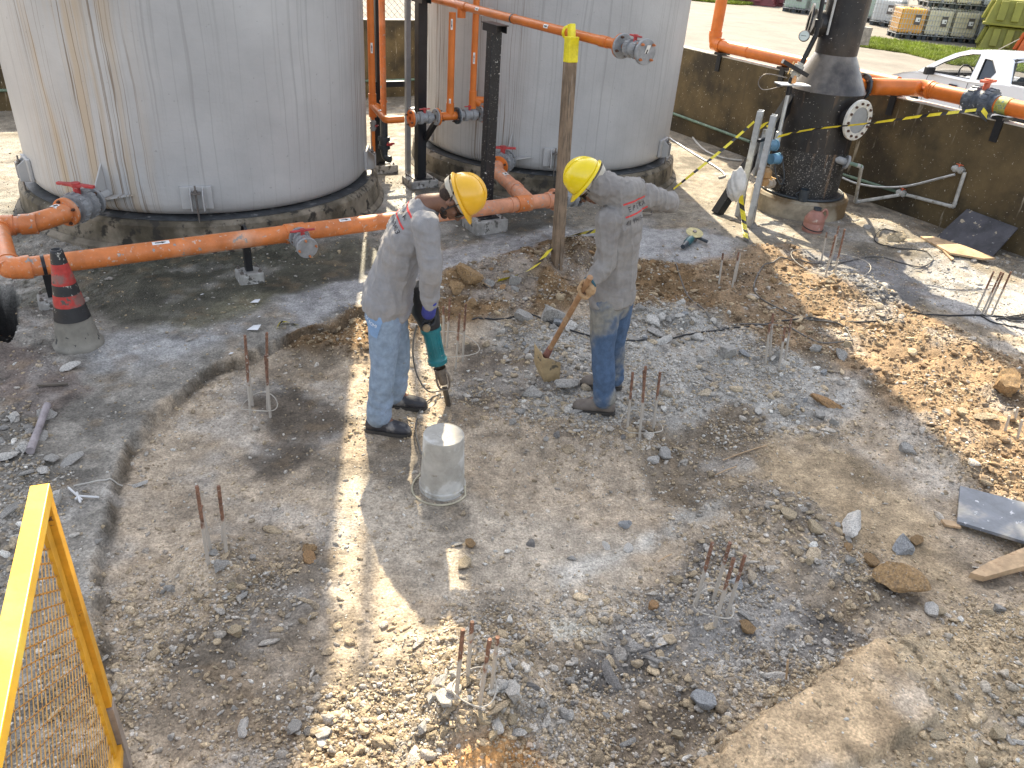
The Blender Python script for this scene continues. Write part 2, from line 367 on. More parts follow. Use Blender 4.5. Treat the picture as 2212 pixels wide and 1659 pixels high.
# ---------- stones ----------
def rock_proto(sub, seed, ang=.3, flat=(1, 1, .7)):
    bmm = bmesh.new(); bmesh.ops.create_icosphere(bmm, subdivisions=sub, radius=1.)
    r = np.random.default_rng(seed); V = np.array([v.co[:] for v in bmm.verts])
    # facet by random cutting planes
    for _ in range(10+seed % 5):
        n = r.normal(size=3); n /= np.linalg.norm(n); d = r.uniform(.38, .74)
        t = V@n; k = t > d; V[k] -= np.outer((t[k]-d), n)
    V += r.normal(size=V.shape)*.03*(sub > 1); V /= np.abs(V).max()
    if sub > 2:
        V *= (1+.10*(fbm(V[:, 0]*2.5+seed, V[:, 1]*2.5+V[:, 2]*1.7, 4, seed)-.5)[:, None]*2)
    V *= np.array(flat); F = np.array([[v.index for v in f.verts] for f in bmm.faces]); bmm.free()
    return V, F
def scatter(name, pts, sizes, cols, protos, mat_, label, cat, sink=.25, smooth=False):
    n = len(pts); Vs = []; Fs = []; Cs = []; off = 0
    which = rng.integers(0, len(protos), n)
    for k, (V, F) in enumerate(protos):
        ix = np.where(which == k)[0]; m = len(ix)
        if not m: continue
        a = rng.uniform(0, 2*np.pi, m); tx = rng.normal(0, .35, m); ca, sa = np.cos(a), np.sin(a); ct, st = np.cos(tx), np.sin(tx)
        sc = sizes[ix][:, None]*rng.uniform(.7, 1.3, (m, 3))
        P = V[None]*sc[:, None, :]
        y = P[..., 1]*ct[:, None]-P[..., 2]*st[:, None]; z = P[..., 1]*st[:, None]+P[..., 2]*ct[:, None]; x = P[..., 0]
        P = np.stack([x*ca[:, None]-y*sa[:, None], x*sa[:, None]+y*ca[:, None], z], -1)
        P += pts[ix][:, None, :]; P[..., 2] += (sizes[ix]*(.7-sink*2))[:, None]*.6
        Vs.append(P.reshape(-1, 3)); Fs.append((F[None]+(np.arange(m)*len(V))[:, None, None]+off).reshape(-1, 3)); off += m*len(V)
        Cs.append(np.repeat(cols[ix], len(V), 0))
    me = bpy.data.meshes.new(name); fast_mesh(me, np.concatenate(Vs), np.concatenate(Fs)); put_col(me, 'Col', np.concatenate(Cs), np.zeros(off))
    if smooth: me.polygons.foreach_set('use_smooth', [True]*len(me.polygons))
    me.materials.append(mat_); o = bpy.data.objects.new(name, me); COL.objects.link(o); tag(o, label, cat, kind='stuff'); return o
M_STONE = soil_mat('stone', 1.6)
def cand(n, y0=1.3, y1=9.2):
    # uniform over the dug ground, denser near by because nearer ground shows finer stones
    y = y0+(y1-y0)*rng.random(n)**1.5; x = rng.uniform(-.85, .95, n)*(y*.78+1.0)
    return x, y
def dens(x, y):
    g = np.full(x.shape, .24)
    def z(pts, v, s=.12):
        nonlocal g
        m = sst(s, -s, sdist(x, y, WP(pts))+.15*(fbm(x*4, y*4, 3, 200)-.5)); g = g*(1-m)+v*m
    z([(-200,300),(-200,1700),(212,1700),(212,1270),(268,975),(470,790),(640,738),(900,640),(1200,500),(1640,560),(1900,300),(900,300)], .07)
    z([(0,880),(80,880),(120,1000),(150,1200),(60,1300),(0,1300)], 1.0)
    z([(60,1200),(225,1250),(240,1659),(60,1659)], .25)
    z([(720,960),(950,900),(1150,1050),(1450,1120),(1350,1330),(1000,1340),(720,1480)], .16)
    z([(1080,690),(1500,650),(1900,800),(1850,930),(1500,980),(1180,900),(1000,850)], 1.0)
    z([(600,1220),(480,1180),(240,1300),(300,1450),(480,1400),(620,1330)], .7)
    z([(950,1300),(1420,1260),(1560,1150),(1850,1300),(1880,1390),(1500,1659),(1180,1659),(850,1560)], 1.0)
    z([(1560,1000),(1760,1060),(1980,1300),(1860,1330),(1600,1130)], 1.0)
    z([(1950,1350),(2300,1250),(2300,1700),(1800,1659),(2020,1560)], 1.0)
    z([(1480,1665),(1600,1590),(1750,1480),(1890,1392),(2000,1520),(1900,1659),(1800,1700)], .14, .03)
    z([(640,745),(780,670),(960,605),(1230,540),(1330,560),(1540,590),(1660,690),(1500,690),(1260,650),(1000,690),(760,770)], .85)
    z([(1480,590),(1700,530),(2300,860),(2300,1200),(1980,920),(1560,700)], .75)
    z([(640,1460),(860,1480),(880,1659),(600,1659)], .8)
    z([(230,1400),(330,1500),(300,1600),(230,1600)], .5)
    z([(500,830),(740,850),(750,940),(600,1030),(480,1000)], .12)
    return g*(1-.6*smoothm(x, y))
def stone_cols(x, y, n):
    c, _ = gcol(x, y)
    grey = np.array((.45, .42, .375))[None]*rng.uniform(.65, 1.45, (n, 1)); tan = np.array((.48, .38, .25))[None]*rng.uniform(.6, 1.3, (n, 1))
    k = rng.random((n, 1)); tone = c.mean(1, keepdims=True)
    red = (c[:, :1]/c[:, 2:3]-1.0)
    o = np.where(k < np.clip(.62-red*.35, .15, .8), grey, tan)
    f = rng.uniform(.25, .8, (n, 1)); o = o*(1-f*.55)+c*1.15*f*.55
    w_ = rng.random((n, 1)) < .04; o = np.where(w_, np.array((.62, .60, .55)), o)
    return np.clip(o, .03, .75)
PS = [rock_proto(1, s, flat=f) for s, f in ((1, (1, .8, .6)), (2, (1, .9, .75)), (3, (1.2, .7, .45)), (4, (1, 1, .8)), (5, (1.1, .8, .3)), (6, (.9, .8, .7)))]
PM = [rock_proto(2, s, flat=f) for s, f in ((11, (1, .8, .6)), (12, (1, .9, .75)), (13, (1.2, .7, .45)), (14, (1, 1, .7)), (15, (1.1, .9, .35)))]
x, y = cand(330000); d = dens(x, y); clump = sst(.35, .65, fbm(x*2.6, y*2.6, 4, 301)); keep = rng.random(len(x)) < np.clip(d*(.2+1.0*clump)+.015, 0, 1)
x, y = x[keep], y[keep]; n = len(x); s = np.clip(rng.lognormal(math.log(.0058), .45, n), .0022, .016)*(1+.07*y)
print('gravel', n)
scatter('gravel', np.stack([x, y, gz(x, y)], -1), s, stone_cols(x, y, n), PS, M_STONE, 'loose grey and tan gravel strewn over the dug up ground', 'gravel')
x, y = cand(34000); d = dens(x, y); keep = rng.random(len(x)) < np.clip(d**1.5*.62*(.2+1.1*sst(.42, .62, fbm(x*2.2, y*2.2, 4, 311))), .005, 1)
x, y = x[keep], y[keep]; n = len(x); s = np.clip(rng.lognormal(math.log(.0165), .42, n), .008, .045)*(1+.04*y)
print('chips', n)
scatter('rubble', np.stack([x, y, gz(x, y)], -1), s, stone_cols(x, y, n), PM, M_STONE, 'broken concrete chips and pebbles lying among the gravel', 'rubble')
# clods of clay on the two banks
x, y = cand(60000, 2.5, 9.5)
m = sst(.1, -.1, np.minimum(sdist(x, y, ZN[7][0]), sdist(x, y, ZN[10][0]))); m2 = sst(.1, -.1, sdist(x, y, ZN[23][0]))
keep = rng.random(len(x)) < np.maximum(m, m2)*.55; x, y = x[keep], y[keep]; n = len(x)
s = np.clip(rng.lognormal(math.log(.0125), .55, n), .004, .045)
cc, _ = gcol(x, y); cc = cc*rng.uniform(.6, 1.25, (n, 1))
scatter('soil_clods', np.stack([x, y, gz(x, y)], -1), s, np.clip(cc, .02, .6), PM, M_SOIL, 'crumbled brown clay clods along the dug banks', 'soil')

# ---------- single rocks ----------
RP = [rock_proto(3, 40+i, flat=f) for i, f in enumerate(((1, .8, .6), (1, .9, .8), (1.2, .7, .5), (1, .75, .35), (1.1, .9, .65), (1.3, .6, .5), (1, .95, .5)))]
TONE = {'grey': (.45, .43, .40), 'dark': (.27, .255, .24), 'tan': (.52, .42, .28), 'white': (.68, .65, .60), 'brown': (.36, .23, .11), 'blue': (.40, .41, .42), 'rust': (.44, .26, .12)}
RM = {}
for k, c in TONE.items(): RM[k] = mat('rock_'+k, c, .95, var=.28, vs=14, bump=.9, bs=55, tint=(tuple(q*.62+.03 for q in c), 9, .45, .7), spots=((.42, .38, .31), 22, .6, .1))
RMESH = {}
def rock(px, py, wpx, tone='grey', k=None, label=None, group=None, hf=1., rz=None, name='rock', lift=.0, cat='rock'):
    """wpx: width of the rock in photo pixels at its place"""
    p = G(px, py); dep = p.y*cp+(CAMH-p.z)*sp; r = wpx*.72*dep/FOC
    k = random.randrange(len(RP)) if k is None else k
    key = (k, tone)
    if key not in RMESH:
        V, F = RP[k]; me = bpy.data.meshes.new('rock'); fast_mesh(me, V, F); me.materials.append(RM[tone])
        me.polygons.foreach_set('use_smooth', [False]*len(F)); RMESH[key] = me
    o = bpy.data.objects.new(name, RMESH[key]); COL.objects.link(o)
    o.location = p+Vector((0, 0, r*hf*.2+lift)); o.scale = (r, r*random.uniform(.75, 1.), r*hf*random.uniform(.8, 1.05))
    o.rotation_euler = (random.uniform(-.25, .25), random.uniform(-.25, .25), random.uniform(0, 6.28) if rz is None else rz)
    return tag(o, label, cat, group)
# ======================= YARD, WALLS =======================
FA = Vector((.848, .53, 0)); FB = Vector((.53, -.848, 0)); CN = Vector((.49, 15.74, 0)); UZ = Vector((0, 0, 1))
YZ = -.15
def simple_quads(name, quads, m, kind='structure'):
    b = MB()
    for q in quads: b.add(q, [tuple(range(len(q)))])
    o = b.build(name, m); tag(o, kind=kind); return o
def paving_mat():
    m = mat('paving', (.175, .155, .13), .9, var=.10, vs=1.2, bump=.3, bs=40, tint=((.135, .12, .10), .5, .45, .7))
    N = m.node_tree.nodes; L = m.node_tree.links; b = N['Principled BSDF']; src = b.inputs['Base Color'].links[0].from_socket
    tc = N.new('ShaderNodeTexCoord'); mp = N.new('ShaderNodeMapping'); mp.inputs['Rotation'].default_value = (0, 0, R_(32)); L.new(tc.outputs['Object'], mp.inputs[0])
    br = N.new('ShaderNodeTexBrick'); br.inputs['Scale'].default_value = 3.2; br.inputs['Color1'].default_value = (1.08, 1.08, 1.08, 1); br.inputs['Color2'].default_value = (.86, .85, .84, 1)
    br.inputs['Mortar'].default_value = (.62, .6, .58, 1); br.inputs['Mortar Size'].default_value = .018; L.new(mp.outputs[0], br.inputs[0])
    x = N.new('ShaderNodeMix'); x.data_type = 'RGBA'; x.blend_type = 'MULTIPLY'; x.inputs[0].default_value = .8; L.new(src, x.inputs[6]); L.new(br.outputs[0], x.inputs[7]); L.new(x.outputs[2], b.inputs['Base Color'])
    return m
def fr(a, b_, z=0): return CN+FA*a+FB*b_+Vector((0, 0, z))
# the yard lies beyond both walls (frame: FA across, -FB away)
simple_quads('yard_paving', [[fr(-300, -.12, YZ), fr(.12, -.12, YZ), fr(.12, -500, YZ), fr(-300, -500, YZ)],
                      [fr(.12, 60, YZ), fr(400, 60, YZ), fr(400, -500, YZ), fr(.12, -500, YZ)]], paving_mat())
# containment walls
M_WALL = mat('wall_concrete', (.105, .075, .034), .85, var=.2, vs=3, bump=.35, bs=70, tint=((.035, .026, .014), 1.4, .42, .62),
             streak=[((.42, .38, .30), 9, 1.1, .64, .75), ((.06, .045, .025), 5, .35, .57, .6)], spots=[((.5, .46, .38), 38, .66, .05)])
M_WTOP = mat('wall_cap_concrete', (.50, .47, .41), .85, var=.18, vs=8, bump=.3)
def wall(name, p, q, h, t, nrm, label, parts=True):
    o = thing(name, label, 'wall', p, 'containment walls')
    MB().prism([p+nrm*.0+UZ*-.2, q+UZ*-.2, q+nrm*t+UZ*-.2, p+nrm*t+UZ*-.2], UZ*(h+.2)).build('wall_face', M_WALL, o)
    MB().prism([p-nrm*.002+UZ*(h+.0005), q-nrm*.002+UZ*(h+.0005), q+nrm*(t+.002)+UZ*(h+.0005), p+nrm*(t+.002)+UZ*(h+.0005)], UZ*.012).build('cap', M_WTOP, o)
    return o
ca, cb = CN+FA*.0, CN+FB*14
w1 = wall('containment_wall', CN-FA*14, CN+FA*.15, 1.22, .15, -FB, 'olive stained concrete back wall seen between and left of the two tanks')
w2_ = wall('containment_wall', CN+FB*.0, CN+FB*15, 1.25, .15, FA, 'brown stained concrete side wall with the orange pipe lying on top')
M_BLK = mat('black_paint', (.012, .013, .016), .38, var=.2, vs=10, bump=.1, spots=((.45, .44, .40), 34, .70, .04))
M_BLKC = mat('black_paint_clean', (.012, .013, .016), .35, var=.2, vs=10, bump=.08, spots=((.30, .29, .27), 30, .74, .04))
M_CONC = mat('footing_concrete', (.34, .33, .31), .9, var=.22, vs=9, bump=.5, bs=45, spots=[((.10, .095, .085), 14, .56, .08), ((.58, .58, .58), 18, .62, .06)])
M_PED = mat('pedestal_concrete', (.24, .205, .155), .85, var=.22, vs=5, bump=.5, bs=40, tint=((.09, .075, .05), 2.2, .42, .60), spots=[((.38, .36, .32), 12, .68, .08), ((.04, .035, .028), 8, .52, .10)])
M_GALV = mat('galvanised_steel', (.50, .52, .54), .42, .55, var=.12, vs=12, bump=.08, spots=((.34, .32, .29), 9, .6, .08))
M_STEEL = mat('dull_steel', (.20, .18, .165), .5, .6, var=.2, vs=40)
# ======================= TANKS =======================
def frp_mat(name, zones):
    m = mat(name, (.47, .465, .455), .5, var=.06, vs=1.3, bump=.0, tint=((.41, .405, .40), .8, .4, .65), spec=.4)
    N = m.node_tree.nodes; L = m.node_tree.links; b = N['Principled BSDF']; base = b.inputs['Base Color'].links[0].from_socket
    tc = N.new('ShaderNodeTexCoord').outputs['Object']; sx = N.new('ShaderNodeSeparateXYZ'); L.new(tc, sx.inputs[0])
    def mt(op, a, c=None, k=None):
        q = N.new('ShaderNodeMath'); q.operation = op; q.use_clamp = False
        for i, v in enumerate((a, c, k)):
            if v is None: continue
            if isinstance(v, (int, float)): q.inputs[i].default_value = v
            else: L.new(v, q.inputs[i])
        return q.outputs[0]
    ang = mt('ARCTAN2', sx.outputs[1], sx.outputs[0])
    def comb(x, y, z):
        c = N.new('ShaderNodeCombineXYZ')
        for i, v in enumerate((x, y, z)):
            if isinstance(v, (int, float)): c.inputs[i].default_value = v
            else: L.new(v, c.inputs[i])
        return c.outputs[0]
    def noi(v, s, d=3, r=.5):
        n = N.new('ShaderNodeTexNoise'); n.inputs['Scale'].default_value = s; n.inputs['Detail'].default_value = d; n.inputs['Roughness'].default_value = r; L.new(v, n.inputs[0]); return n.outputs[0]
    def ss(v, lo, hi, o=1.):
        r = N.new('ShaderNodeMapRange'); r.interpolation_type = 'SMOOTHSTEP'; L.new(v, r.inputs[0])
        for i, q in zip((1, 2, 3, 4), (lo, hi, 0, o)): r.inputs[i].default_value = q
        return r.outputs[0]
    def mix(f, a, c):
        x = N.new('ShaderNodeMix'); x.data_type = 'RGBA'; L.new(f, x.inputs[0]); L.new(a, x.inputs[6]); x.inputs[7].default_value = (*c, 1); return x.outputs[2]
    # very faint vertical rain lines all round
    wob = mt('MULTIPLY', noi(comb(mt('MULTIPLY', ang, 3), sx.outputs[2], 0), 1.2), .035)
    angw = mt('ADD', ang, wob)
    thin = noi(comb(mt('MULTIPLY', angw, 55), mt('MULTIPLY', sx.outputs[2], .22), 0), 1., 2)
    base = mix(ss(thin, .55, .70, .5), base, (.27, .265, .255))
    for i, (a0, wd, dens_, colr, st) in enumerate(zones):
        z = mt('ABSOLUTE', mt('SUBTRACT', ang, R_(a0)))
        mk = ss(mt('MULTIPLY', z, -1), -R_(wd), -R_(wd*.35))
        wash = noi(comb(mt('MULTIPLY', angw, 14), mt('MULTIPLY', sx.outputs[2], .35), 3+i), 1., 4)
        base = mix(mt('MULTIPLY', ss(wash, .42, .62, st*.8), mk), base, colr)
        ln = noi(comb(mt('MULTIPLY', angw, dens_), mt('MULTIPLY', sx.outputs[2], .12), 7+i), 1., 2, .6)
        l1 = ss(mt('MULTIPLY', mt('ABSOLUTE', mt('SUBTRACT', ln, .52)), -1), -.022, -.004, .85)
        base = mix(mt('MULTIPLY', l1, mk), base, (.17, .12, .075))
    spot = noi(tc, 26, 2); base = mix(ss(spot, .72, .75, .6), base, (.28, .28, .27))
    L.new(base, b.inputs['Base Color'])
    wv = noi(comb(mt('MULTIPLY', ang, 14), 0, mt('MULTIPLY', sx.outputs[2], 34)), 1., 5, .6)
    w3 = noi(tc, 45, 4); bp = N.new('ShaderNodeBump'); bp.inputs['Strength'].default_value = .22; bp.inputs['Distance'].default_value = .012
    L.new(mt('ADD', wv, mt('MULTIPLY', w3, .7)), bp.inputs['Height']); L.new(bp.outputs[0], b.inputs['Normal'])
    return m
M_RUB = mat('rubber_mat', (.06, .065, .07), .55, var=.25, vs=10, bump=.2, spots=((.22, .22, .22), 9, .58, .1))
def cyl_dir(c, deg, r, z): return Vector((c.x+math.cos(R_(deg))*r, c.y+math.sin(R_(deg))*r, z))
def tank(c, r, h, fm, label, lugs, pedl, plab, nozz):
    t = thing('storage_tank', label, 'tank', (c.x, c.y, .30), 'grey fibreglass storage tanks')
    pf = [(0.02, .30), (r-.10, .30), (r-.045, .315), (r-.012, .36), (r, .42)]
    z = .5
    while z < h: pf.append((r, z)); z += .5
    pf += [(r, h), (r+.04, h+.01), (r+.04, h+.06), (r-.02, h+.08), (r*.7, h+.26), (r*.35, h+.38), (.02, h+.42)]
    MB().lathe((c.x, c.y, 0), (0, 0, 1), pf, 128, hard=False).build('shell', fm, t)
    MB().lathe((c.x, c.y, 0), (0, 0, 1), [(r-.12, .299), (r+.045, .287), (r+.045, .281), (r-.12, .281)], 96).build('rubber_base_mat', M_RUB, t)
    for d in lugs:
        rad = Vector((math.cos(R_(d)), math.sin(R_(d)), 0)); tan = Vector((-rad.y, rad.x, 0)); b0 = c+rad*r
        M = Matrix((tan, rad, UZ)).transposed()
        b = MB(); b.box(b0+rad*.012+UZ*.48, (.26, .03, .20), rot=M)
        for s_ in (-1, 1): b.prism([b0+tan*.05*s_+rad*.0+UZ*.36, b0+tan*.05*s_+rad*.10+UZ*.38, b0+tan*.05*s_+rad*.10+UZ*.52, b0+tan*.05*s_+rad*.02+UZ*.58], tan*.012)
        L_ = b.build('anchor_bracket', fm, t, bevel=.006)
        q = MB(); q.box(b0+rad*.07+UZ*.535, (.07, .06, .012), rot=M); q.cyl(b0+rad*.07+UZ*.27, b0+rad*.07+UZ*.60, .008, n=8); q.cyl(b0+rad*.07+UZ*.54, b0+rad*.07+UZ*.56, .016, n=6)
        q.build('anchor_bolt', M_STEEL, L_)
    for d, z0 in nozz:   # gusset fins beside the bottom nozzle
        rad = Vector((math.cos(R_(d)), math.sin(R_(d)), 0)); tan = Vector((-rad.y, rad.x, 0)); b = MB()
        for s_ in (-1, 1): b.prism([c+rad*(r-.01)+tan*.08*s_+UZ*(z0+.0), c+rad*(r+.17)+tan*.06*s_+UZ*(z0+.0), c+rad*(r-.01)+tan*.26*s_+UZ*(z0+.02)], UZ*.012)
        b.prism([c+rad*(r-.01)+UZ*(z0+.05), c+rad*(r+.16)+UZ*(z0+.06), c+rad*(r-.01)+UZ*(z0+.28)], tan*.012)
        b.cyl(c+rad*(r-.05)+UZ*z0, c+rad*(r+.20)+UZ*z0, .055)
        b.build('nozzle', fm, t)
    p = thing('tank_pedestal', plab, 'pedestal', (c.x, c.y, 0), 'round concrete pedestals')
    MB().lathe((c.x, c.y, 0), (0, 0, 1), [(.05, -.1), (r+.13, -.1), (r+.105, .245), (r+.075, .28), (.05, .28)], 96, hard=True).build('pedestal_drum', M_PED, p)
    MB().lathe((c.x, c.y, 0), (0, 0, 1), [(r+.12, -.1), (r+.19, -.09), (r+.17, .035), (r+.124, .07)], 96, hard=True).build('plinth_ring', M_PED, p)
    return t
tank(T1C, T1R, 5.5, frp_mat('fibreglass_left', [(-103, 26, 26, (.45, .32, .17), .7), (2, 18, 34, (.33, .31, .29), .5)]),
     'large grey fibreglass tank on the left with rusty streaks down its side', (-72, 4, -138, 90, 160), 0, 'round concrete pedestal under the left tank with dark stains', [(-99, .46)])
tank(T2C, T2R, 7.2, frp_mat('fibreglass_right', [(-112, 16, 30, (.36, .33, .30), .45), (-150, 20, 20, (.38, .36, .34), .3)]),
     'grey fibreglass tank behind the two workers with thin brown drip lines', (-26, -86, -152, 60), 0, 'round concrete pedestal under the tank behind the workers', [(-104, .44)])
# ======================= POSTS =======================
def footing(name, p, sx, sy, h, label, rz, grp='concrete pipe support footings'):
    o = thing(name, label, 'footing', (p.x, p.y, 0), grp)
    MB().box((p.x, p.y, h/2-.05), (sx, sy, h+.1), rz).build('block', M_CONC, o, bevel=.015)
    b = MB()
    for i in (-1, 1):
        for j in (-1, 1):
            q = Matrix.Rotation(rz, 3, 'Z')@Vector((i*sx*.36, j*sy*.36, 0))
            b = MB(); b.cyl((p.x+q.x, p.y+q.y, h), (p.x+q.x, p.y+q.y, h+.025), .008, n=8); b.cyl((p.x+q.x, p.y+q.y, h), (p.x+q.x, p.y+q.y, h+.012), .015, n=6)
            b.build('bolt', M_STEEL, o)
    return o
RZ = R_(32.5)
PR = Vector((-.4, 7.62, 0)); PL = Vector((-1.25, 8.97, 0)); P3 = Vector((-1.79, 9.4, 0))
footing('post_footing', PR, .36, .33, .15, 'square concrete footing under the white spattered black post', RZ)
footing('post_footing', PL, .34, .30, .10, 'square concrete footing of the black post between the tanks', RZ)
footing('post_footing', P3, .34, .30, .12, 'concrete footing of the farthest black post beside the left tank', RZ)
def post(p, top, wd, m, label, z0=.10):
    o = thing('steel_post', label, 'post', (p.x, p.y, z0), 'black steel pipe support posts')
    MB().box((p.x, p.y, (z0+top)/2), (wd, wd, top-z0), RZ).build('shaft', m, o, bevel=.006)
    M = Matrix.Rotation(RZ, 3, 'Z')
    MB().box(p+UZ*(z0+.006), (wd*2, wd*2, .012), RZ).build('base_plate', m, o)
    b = MB(); b.box(p+UZ*(top+.004), (.30, .12, .008), RZ+R_(90)); b.box(p+UZ*(top-.03)-M@Vector((.05, 0, 0)), (.008, .26, .06), RZ); b.box(p+UZ*(top-.03)+M@Vector((.05, 0, 0)), (.008, .26, .06), RZ)
    b.build('saddle', M_BLKC, o)
    return o
M_SPAT = mat('black_paint_spattered', (.012, .013, .016), .4, var=.2, vs=10, bump=.25, spots=[((.50, .49, .45), 34, .655, .03), ((.30, .28, .24), 70, .63, .05)])
pR_ = post(PR, 1.922, .105, M_SPAT, 'black steel post spattered white, right of the yellow helmeted worker', .15)
pL_ = post(PL, 2.0, .105, M_BLKC, 'black steel post standing between the two tanks with an angled brace')
p3_ = post(P3, 2.3, .09, M_BLKC, 'black steel post tight beside the right edge of the left tank', .12)
b = MB(); b.beam(PL+UZ*.52+FA*.05, PL+UZ*.86+FB*.42-FA*-.02, .05, .05); b.box(PL+UZ*.86+FB*.45, (.10, .14, .03), RZ); b.build('brace', M_BLKC, pL_)
b = MB(); b.box(P3+UZ*1.02-FB*.0+FA*.1, (.42, .06, .06), RZ); b.box(P3+UZ*.55-FA*.09+FB*.05, (.07, .07, .95), RZ); b.build('cross_arm', M_BLKC, p3_)
gp = aty(881, 262, 9.5); gq = aty(880, -10, 9.5)
go = thing('grey_post', 'slim grey steel angle standing behind the black centre post', 'post', (gp.x, gp.y, 0))
MB().box((gp.x, gp.y, 3.2), (.055, .055, 6.4), RZ).build('shaft', mat('grey_paint', (.20, .21, .22), .5), go)
MB().box((gp.x+.06, gp.y-.02, gp.z+.16), (.1, .05, .01), RZ).build('bracket', M_GALV, go)
# pipe stands of the low pipe
def stand(p, h, label, flabel, tilt=0):
    f = footing('stand_footing', p, .20, .18, .11, flabel, RZ+tilt)
    o = thing('pipe_stand', label, 'pipe stand', (p.x, p.y, .11), 'short black stands under the low orange pipe')
    b = MB(); b.box(p+UZ*((h+.11)/2), (.055, .055, h-.11), RZ); b.build('leg', M_BLK, o)
    MB().box(p+UZ*(h), (.16, .09, .012), RZ).build('top_plate', M_BLKC, o)
PZ = .42; PRAD = .070
S1 = at(541, 610); S2 = at(120, 668)
stand(S1, PZ-PRAD-.006, 'short black stand under the middle of the low orange pipe', 'small white washed concrete block under the middle pipe stand')
stand(S2, PZ-PRAD-.006, 'short black stand behind the traffic cone', 'concrete block half hidden behind the traffic cone')
# ======================= PIPEWORK =======================
M_OR = mat('orange_pipe', (.62, .165, .025), .38, var=.10, vs=5, bump=.05, spots=((.40, .22, .13), 30, .69, .04), spec=.5)
M_ORD = mat('orange_pipe_dirty', (.62, .19, .05), .45, var=.14, vs=7, bump=.1, spots=[((.30, .27, .24), 15, .63, .02), ((.60, .42, .32), 30, .60, .1)], tint=((.62, .36, .24), 2., .5, .75))
M_ORF = mat('orange_pipe_faded', (.62, .27, .15), .55, var=.14, vs=9, bump=.1, spots=[((.42, .30, .25), 22, .58, .06)])
M_GRY = mat('grey_pvc', (.27, .275, .28), .45, var=.14, vs=20, bump=.08, spots=((.45, .45, .43), 30, .66, .06))
M_DGRY = mat('dark_pvc', (.035, .045, .055), .4, var=.15, vs=20, spots=((.3, .3, .3), 40, .7, .05))
M_RED = mat('red_handle', (.42, .045, .045), .5, var=.2, vs=14, spots=((.55, .45, .42), 22, .6, .1))
M_REDL = mat('red_handle_faded', (.66, .14, .07), .5, var=.15, vs=14)
M_BOLT = mat('bolt', (.12, .07, .05), .6, .5, var=.3, vs=60)
M_BOLTO = mat('bolt_orange', (.50, .17, .06), .6, .1, var=.3, vs=60)
M_STK = mat('sticker_white', (.78, .78, .76), .5, var=.06, vs=20, bump=0)
M_INK = mat('sticker_black', (.01, .01, .012), .5, var=.1, bump=0)
def pipe(par, pts, r, m=None, name='pipe_run', n=24): return MB().tube(pts, r, n).build(name, m or M_OR, par)
def elbow(par, a, c, b_, r, m=None, L_=.13):
    a, c, b_ = Vector(a), Vector(c), Vector(b_); d1 = (a-c).normalized(); d2 = (b_-c).normalized(); q = MB()
    pts = [c+d1*L_]+arc(c+d1*L_*.75, c, c+d2*L_*.75, 8)+[c+d2*L_]
    q.tube(pts, r*1.10, 24); q.tube([c+d1*L_*1.02, c+d1*L_*.62], r*1.17, 24); q.tube([c+d2*L_*1.02, c+d2*L_*.62], r*1.17, 24)
    return q.build('elbow', m or M_OR, par)
def coupling(par, p, d, r, L_=.09, m=None, name='coupling'):
    d = Vector(d).normalized(); p = Vector(p)
    return MB().lathe(p-d*L_/2, d, [(r, 0), (r*1.13, .002), (r*1.13, L_-.002), (r, L_)], 24).build(name, m or M_OR, par)
def tee(par, p, d, d2, r, m=None, L_=.11):
    d = Vector(d).normalized(); d2 = Vector(d2).normalized(); p = Vector(p); q = MB()
    q.tube([p-d*L_, p+d*L_], r*1.13, 24); q.tube([p, p+d2*L_], r*1.13, 24); return q.build('tee', m or M_OR, par)
def clampr(par, p, d, r, m=None):
    d = Vector(d).normalized(); return MB().lathe(Vector(p)-d*.012, d, [(r*1.0, 0), (r*1.06, .001), (r*1.06, .023), (r, .024)], 24).build('pipe_clamp', m or M_BLKC, par)
def sticker(par, p, d, face, r, L_=.09, wd=.9, sign=1):
    """white label with a black arrow wrapped on a pipe at p; d pipe direction, face outward"""
    d = Vector(d).normalized(); f = Vector(face); f = (f-d*f.dot(d)).normalized(); s = d.cross(f); p = Vector(p)
    def pt(u, v, h): a = u*wd; return p+d*v+(f*math.cos(a)+s*math.sin(a))*(r+h)
    q = MB(); K = 8; vs = [pt(-.5+i/K, v, .0012) for v in (-L_/2, L_/2) for i in range(K+1)]
    q.add(vs, [(i, i+1, K+2+i, K+1+i) for i in range(K)], True); o = q.build('arrow_sticker', M_STK, par)
    a = MB(); L2 = L_*.34*sign
    a.add([pt(u, v, .0024) for u, v in ((-.13, -L2), (.13, -L2), (.13, L2*.15), (-.13, L2*.15))], [(0, 1, 2, 3)])
    a.add([pt(u, v, .0024) for u, v in ((-.3, L2*.15), (0, L2*.15), (.3, L2*.15), (0, L2))], [(0, 1, 3), (1, 2, 3)])
    a.build('arrow', M_INK, o); return o
def flange(par, p, d, R0, r, th=.022, m=None, bolts=4, bm_=None, ph=.4, name='flange', face=None):
    d = Vector(d).normalized(); p = Vector(p); m = m or M_OR
    o = MB().lathe(p-d*th/2, d, [(r*.6, 0), (R0-.003, 0), (R0, .003), (R0, th-.003), (R0-.003, th), (r*.6, th)], 32).build(name, m, par)
    a, b_, _ = frame(d)
    for i in range(bolts):
        t = ph+2*math.pi*i/bolts; c = p+(a*math.cos(t)+b_*math.sin(t))*R0*.80; s_ = R0*.115
        q = MB(); q.cyl(c-d*(th/2+.028), c+d*(th/2+.028), s_*.55, n=8); q.cyl(c-d*(th/2+.015), c-d*th/2, s_, n=6); q.cyl(c+d*th/2, c+d*(th/2+.015), s_, n=6)
        q.build('bolt', bm_ or M_BOLT, o)
    return o
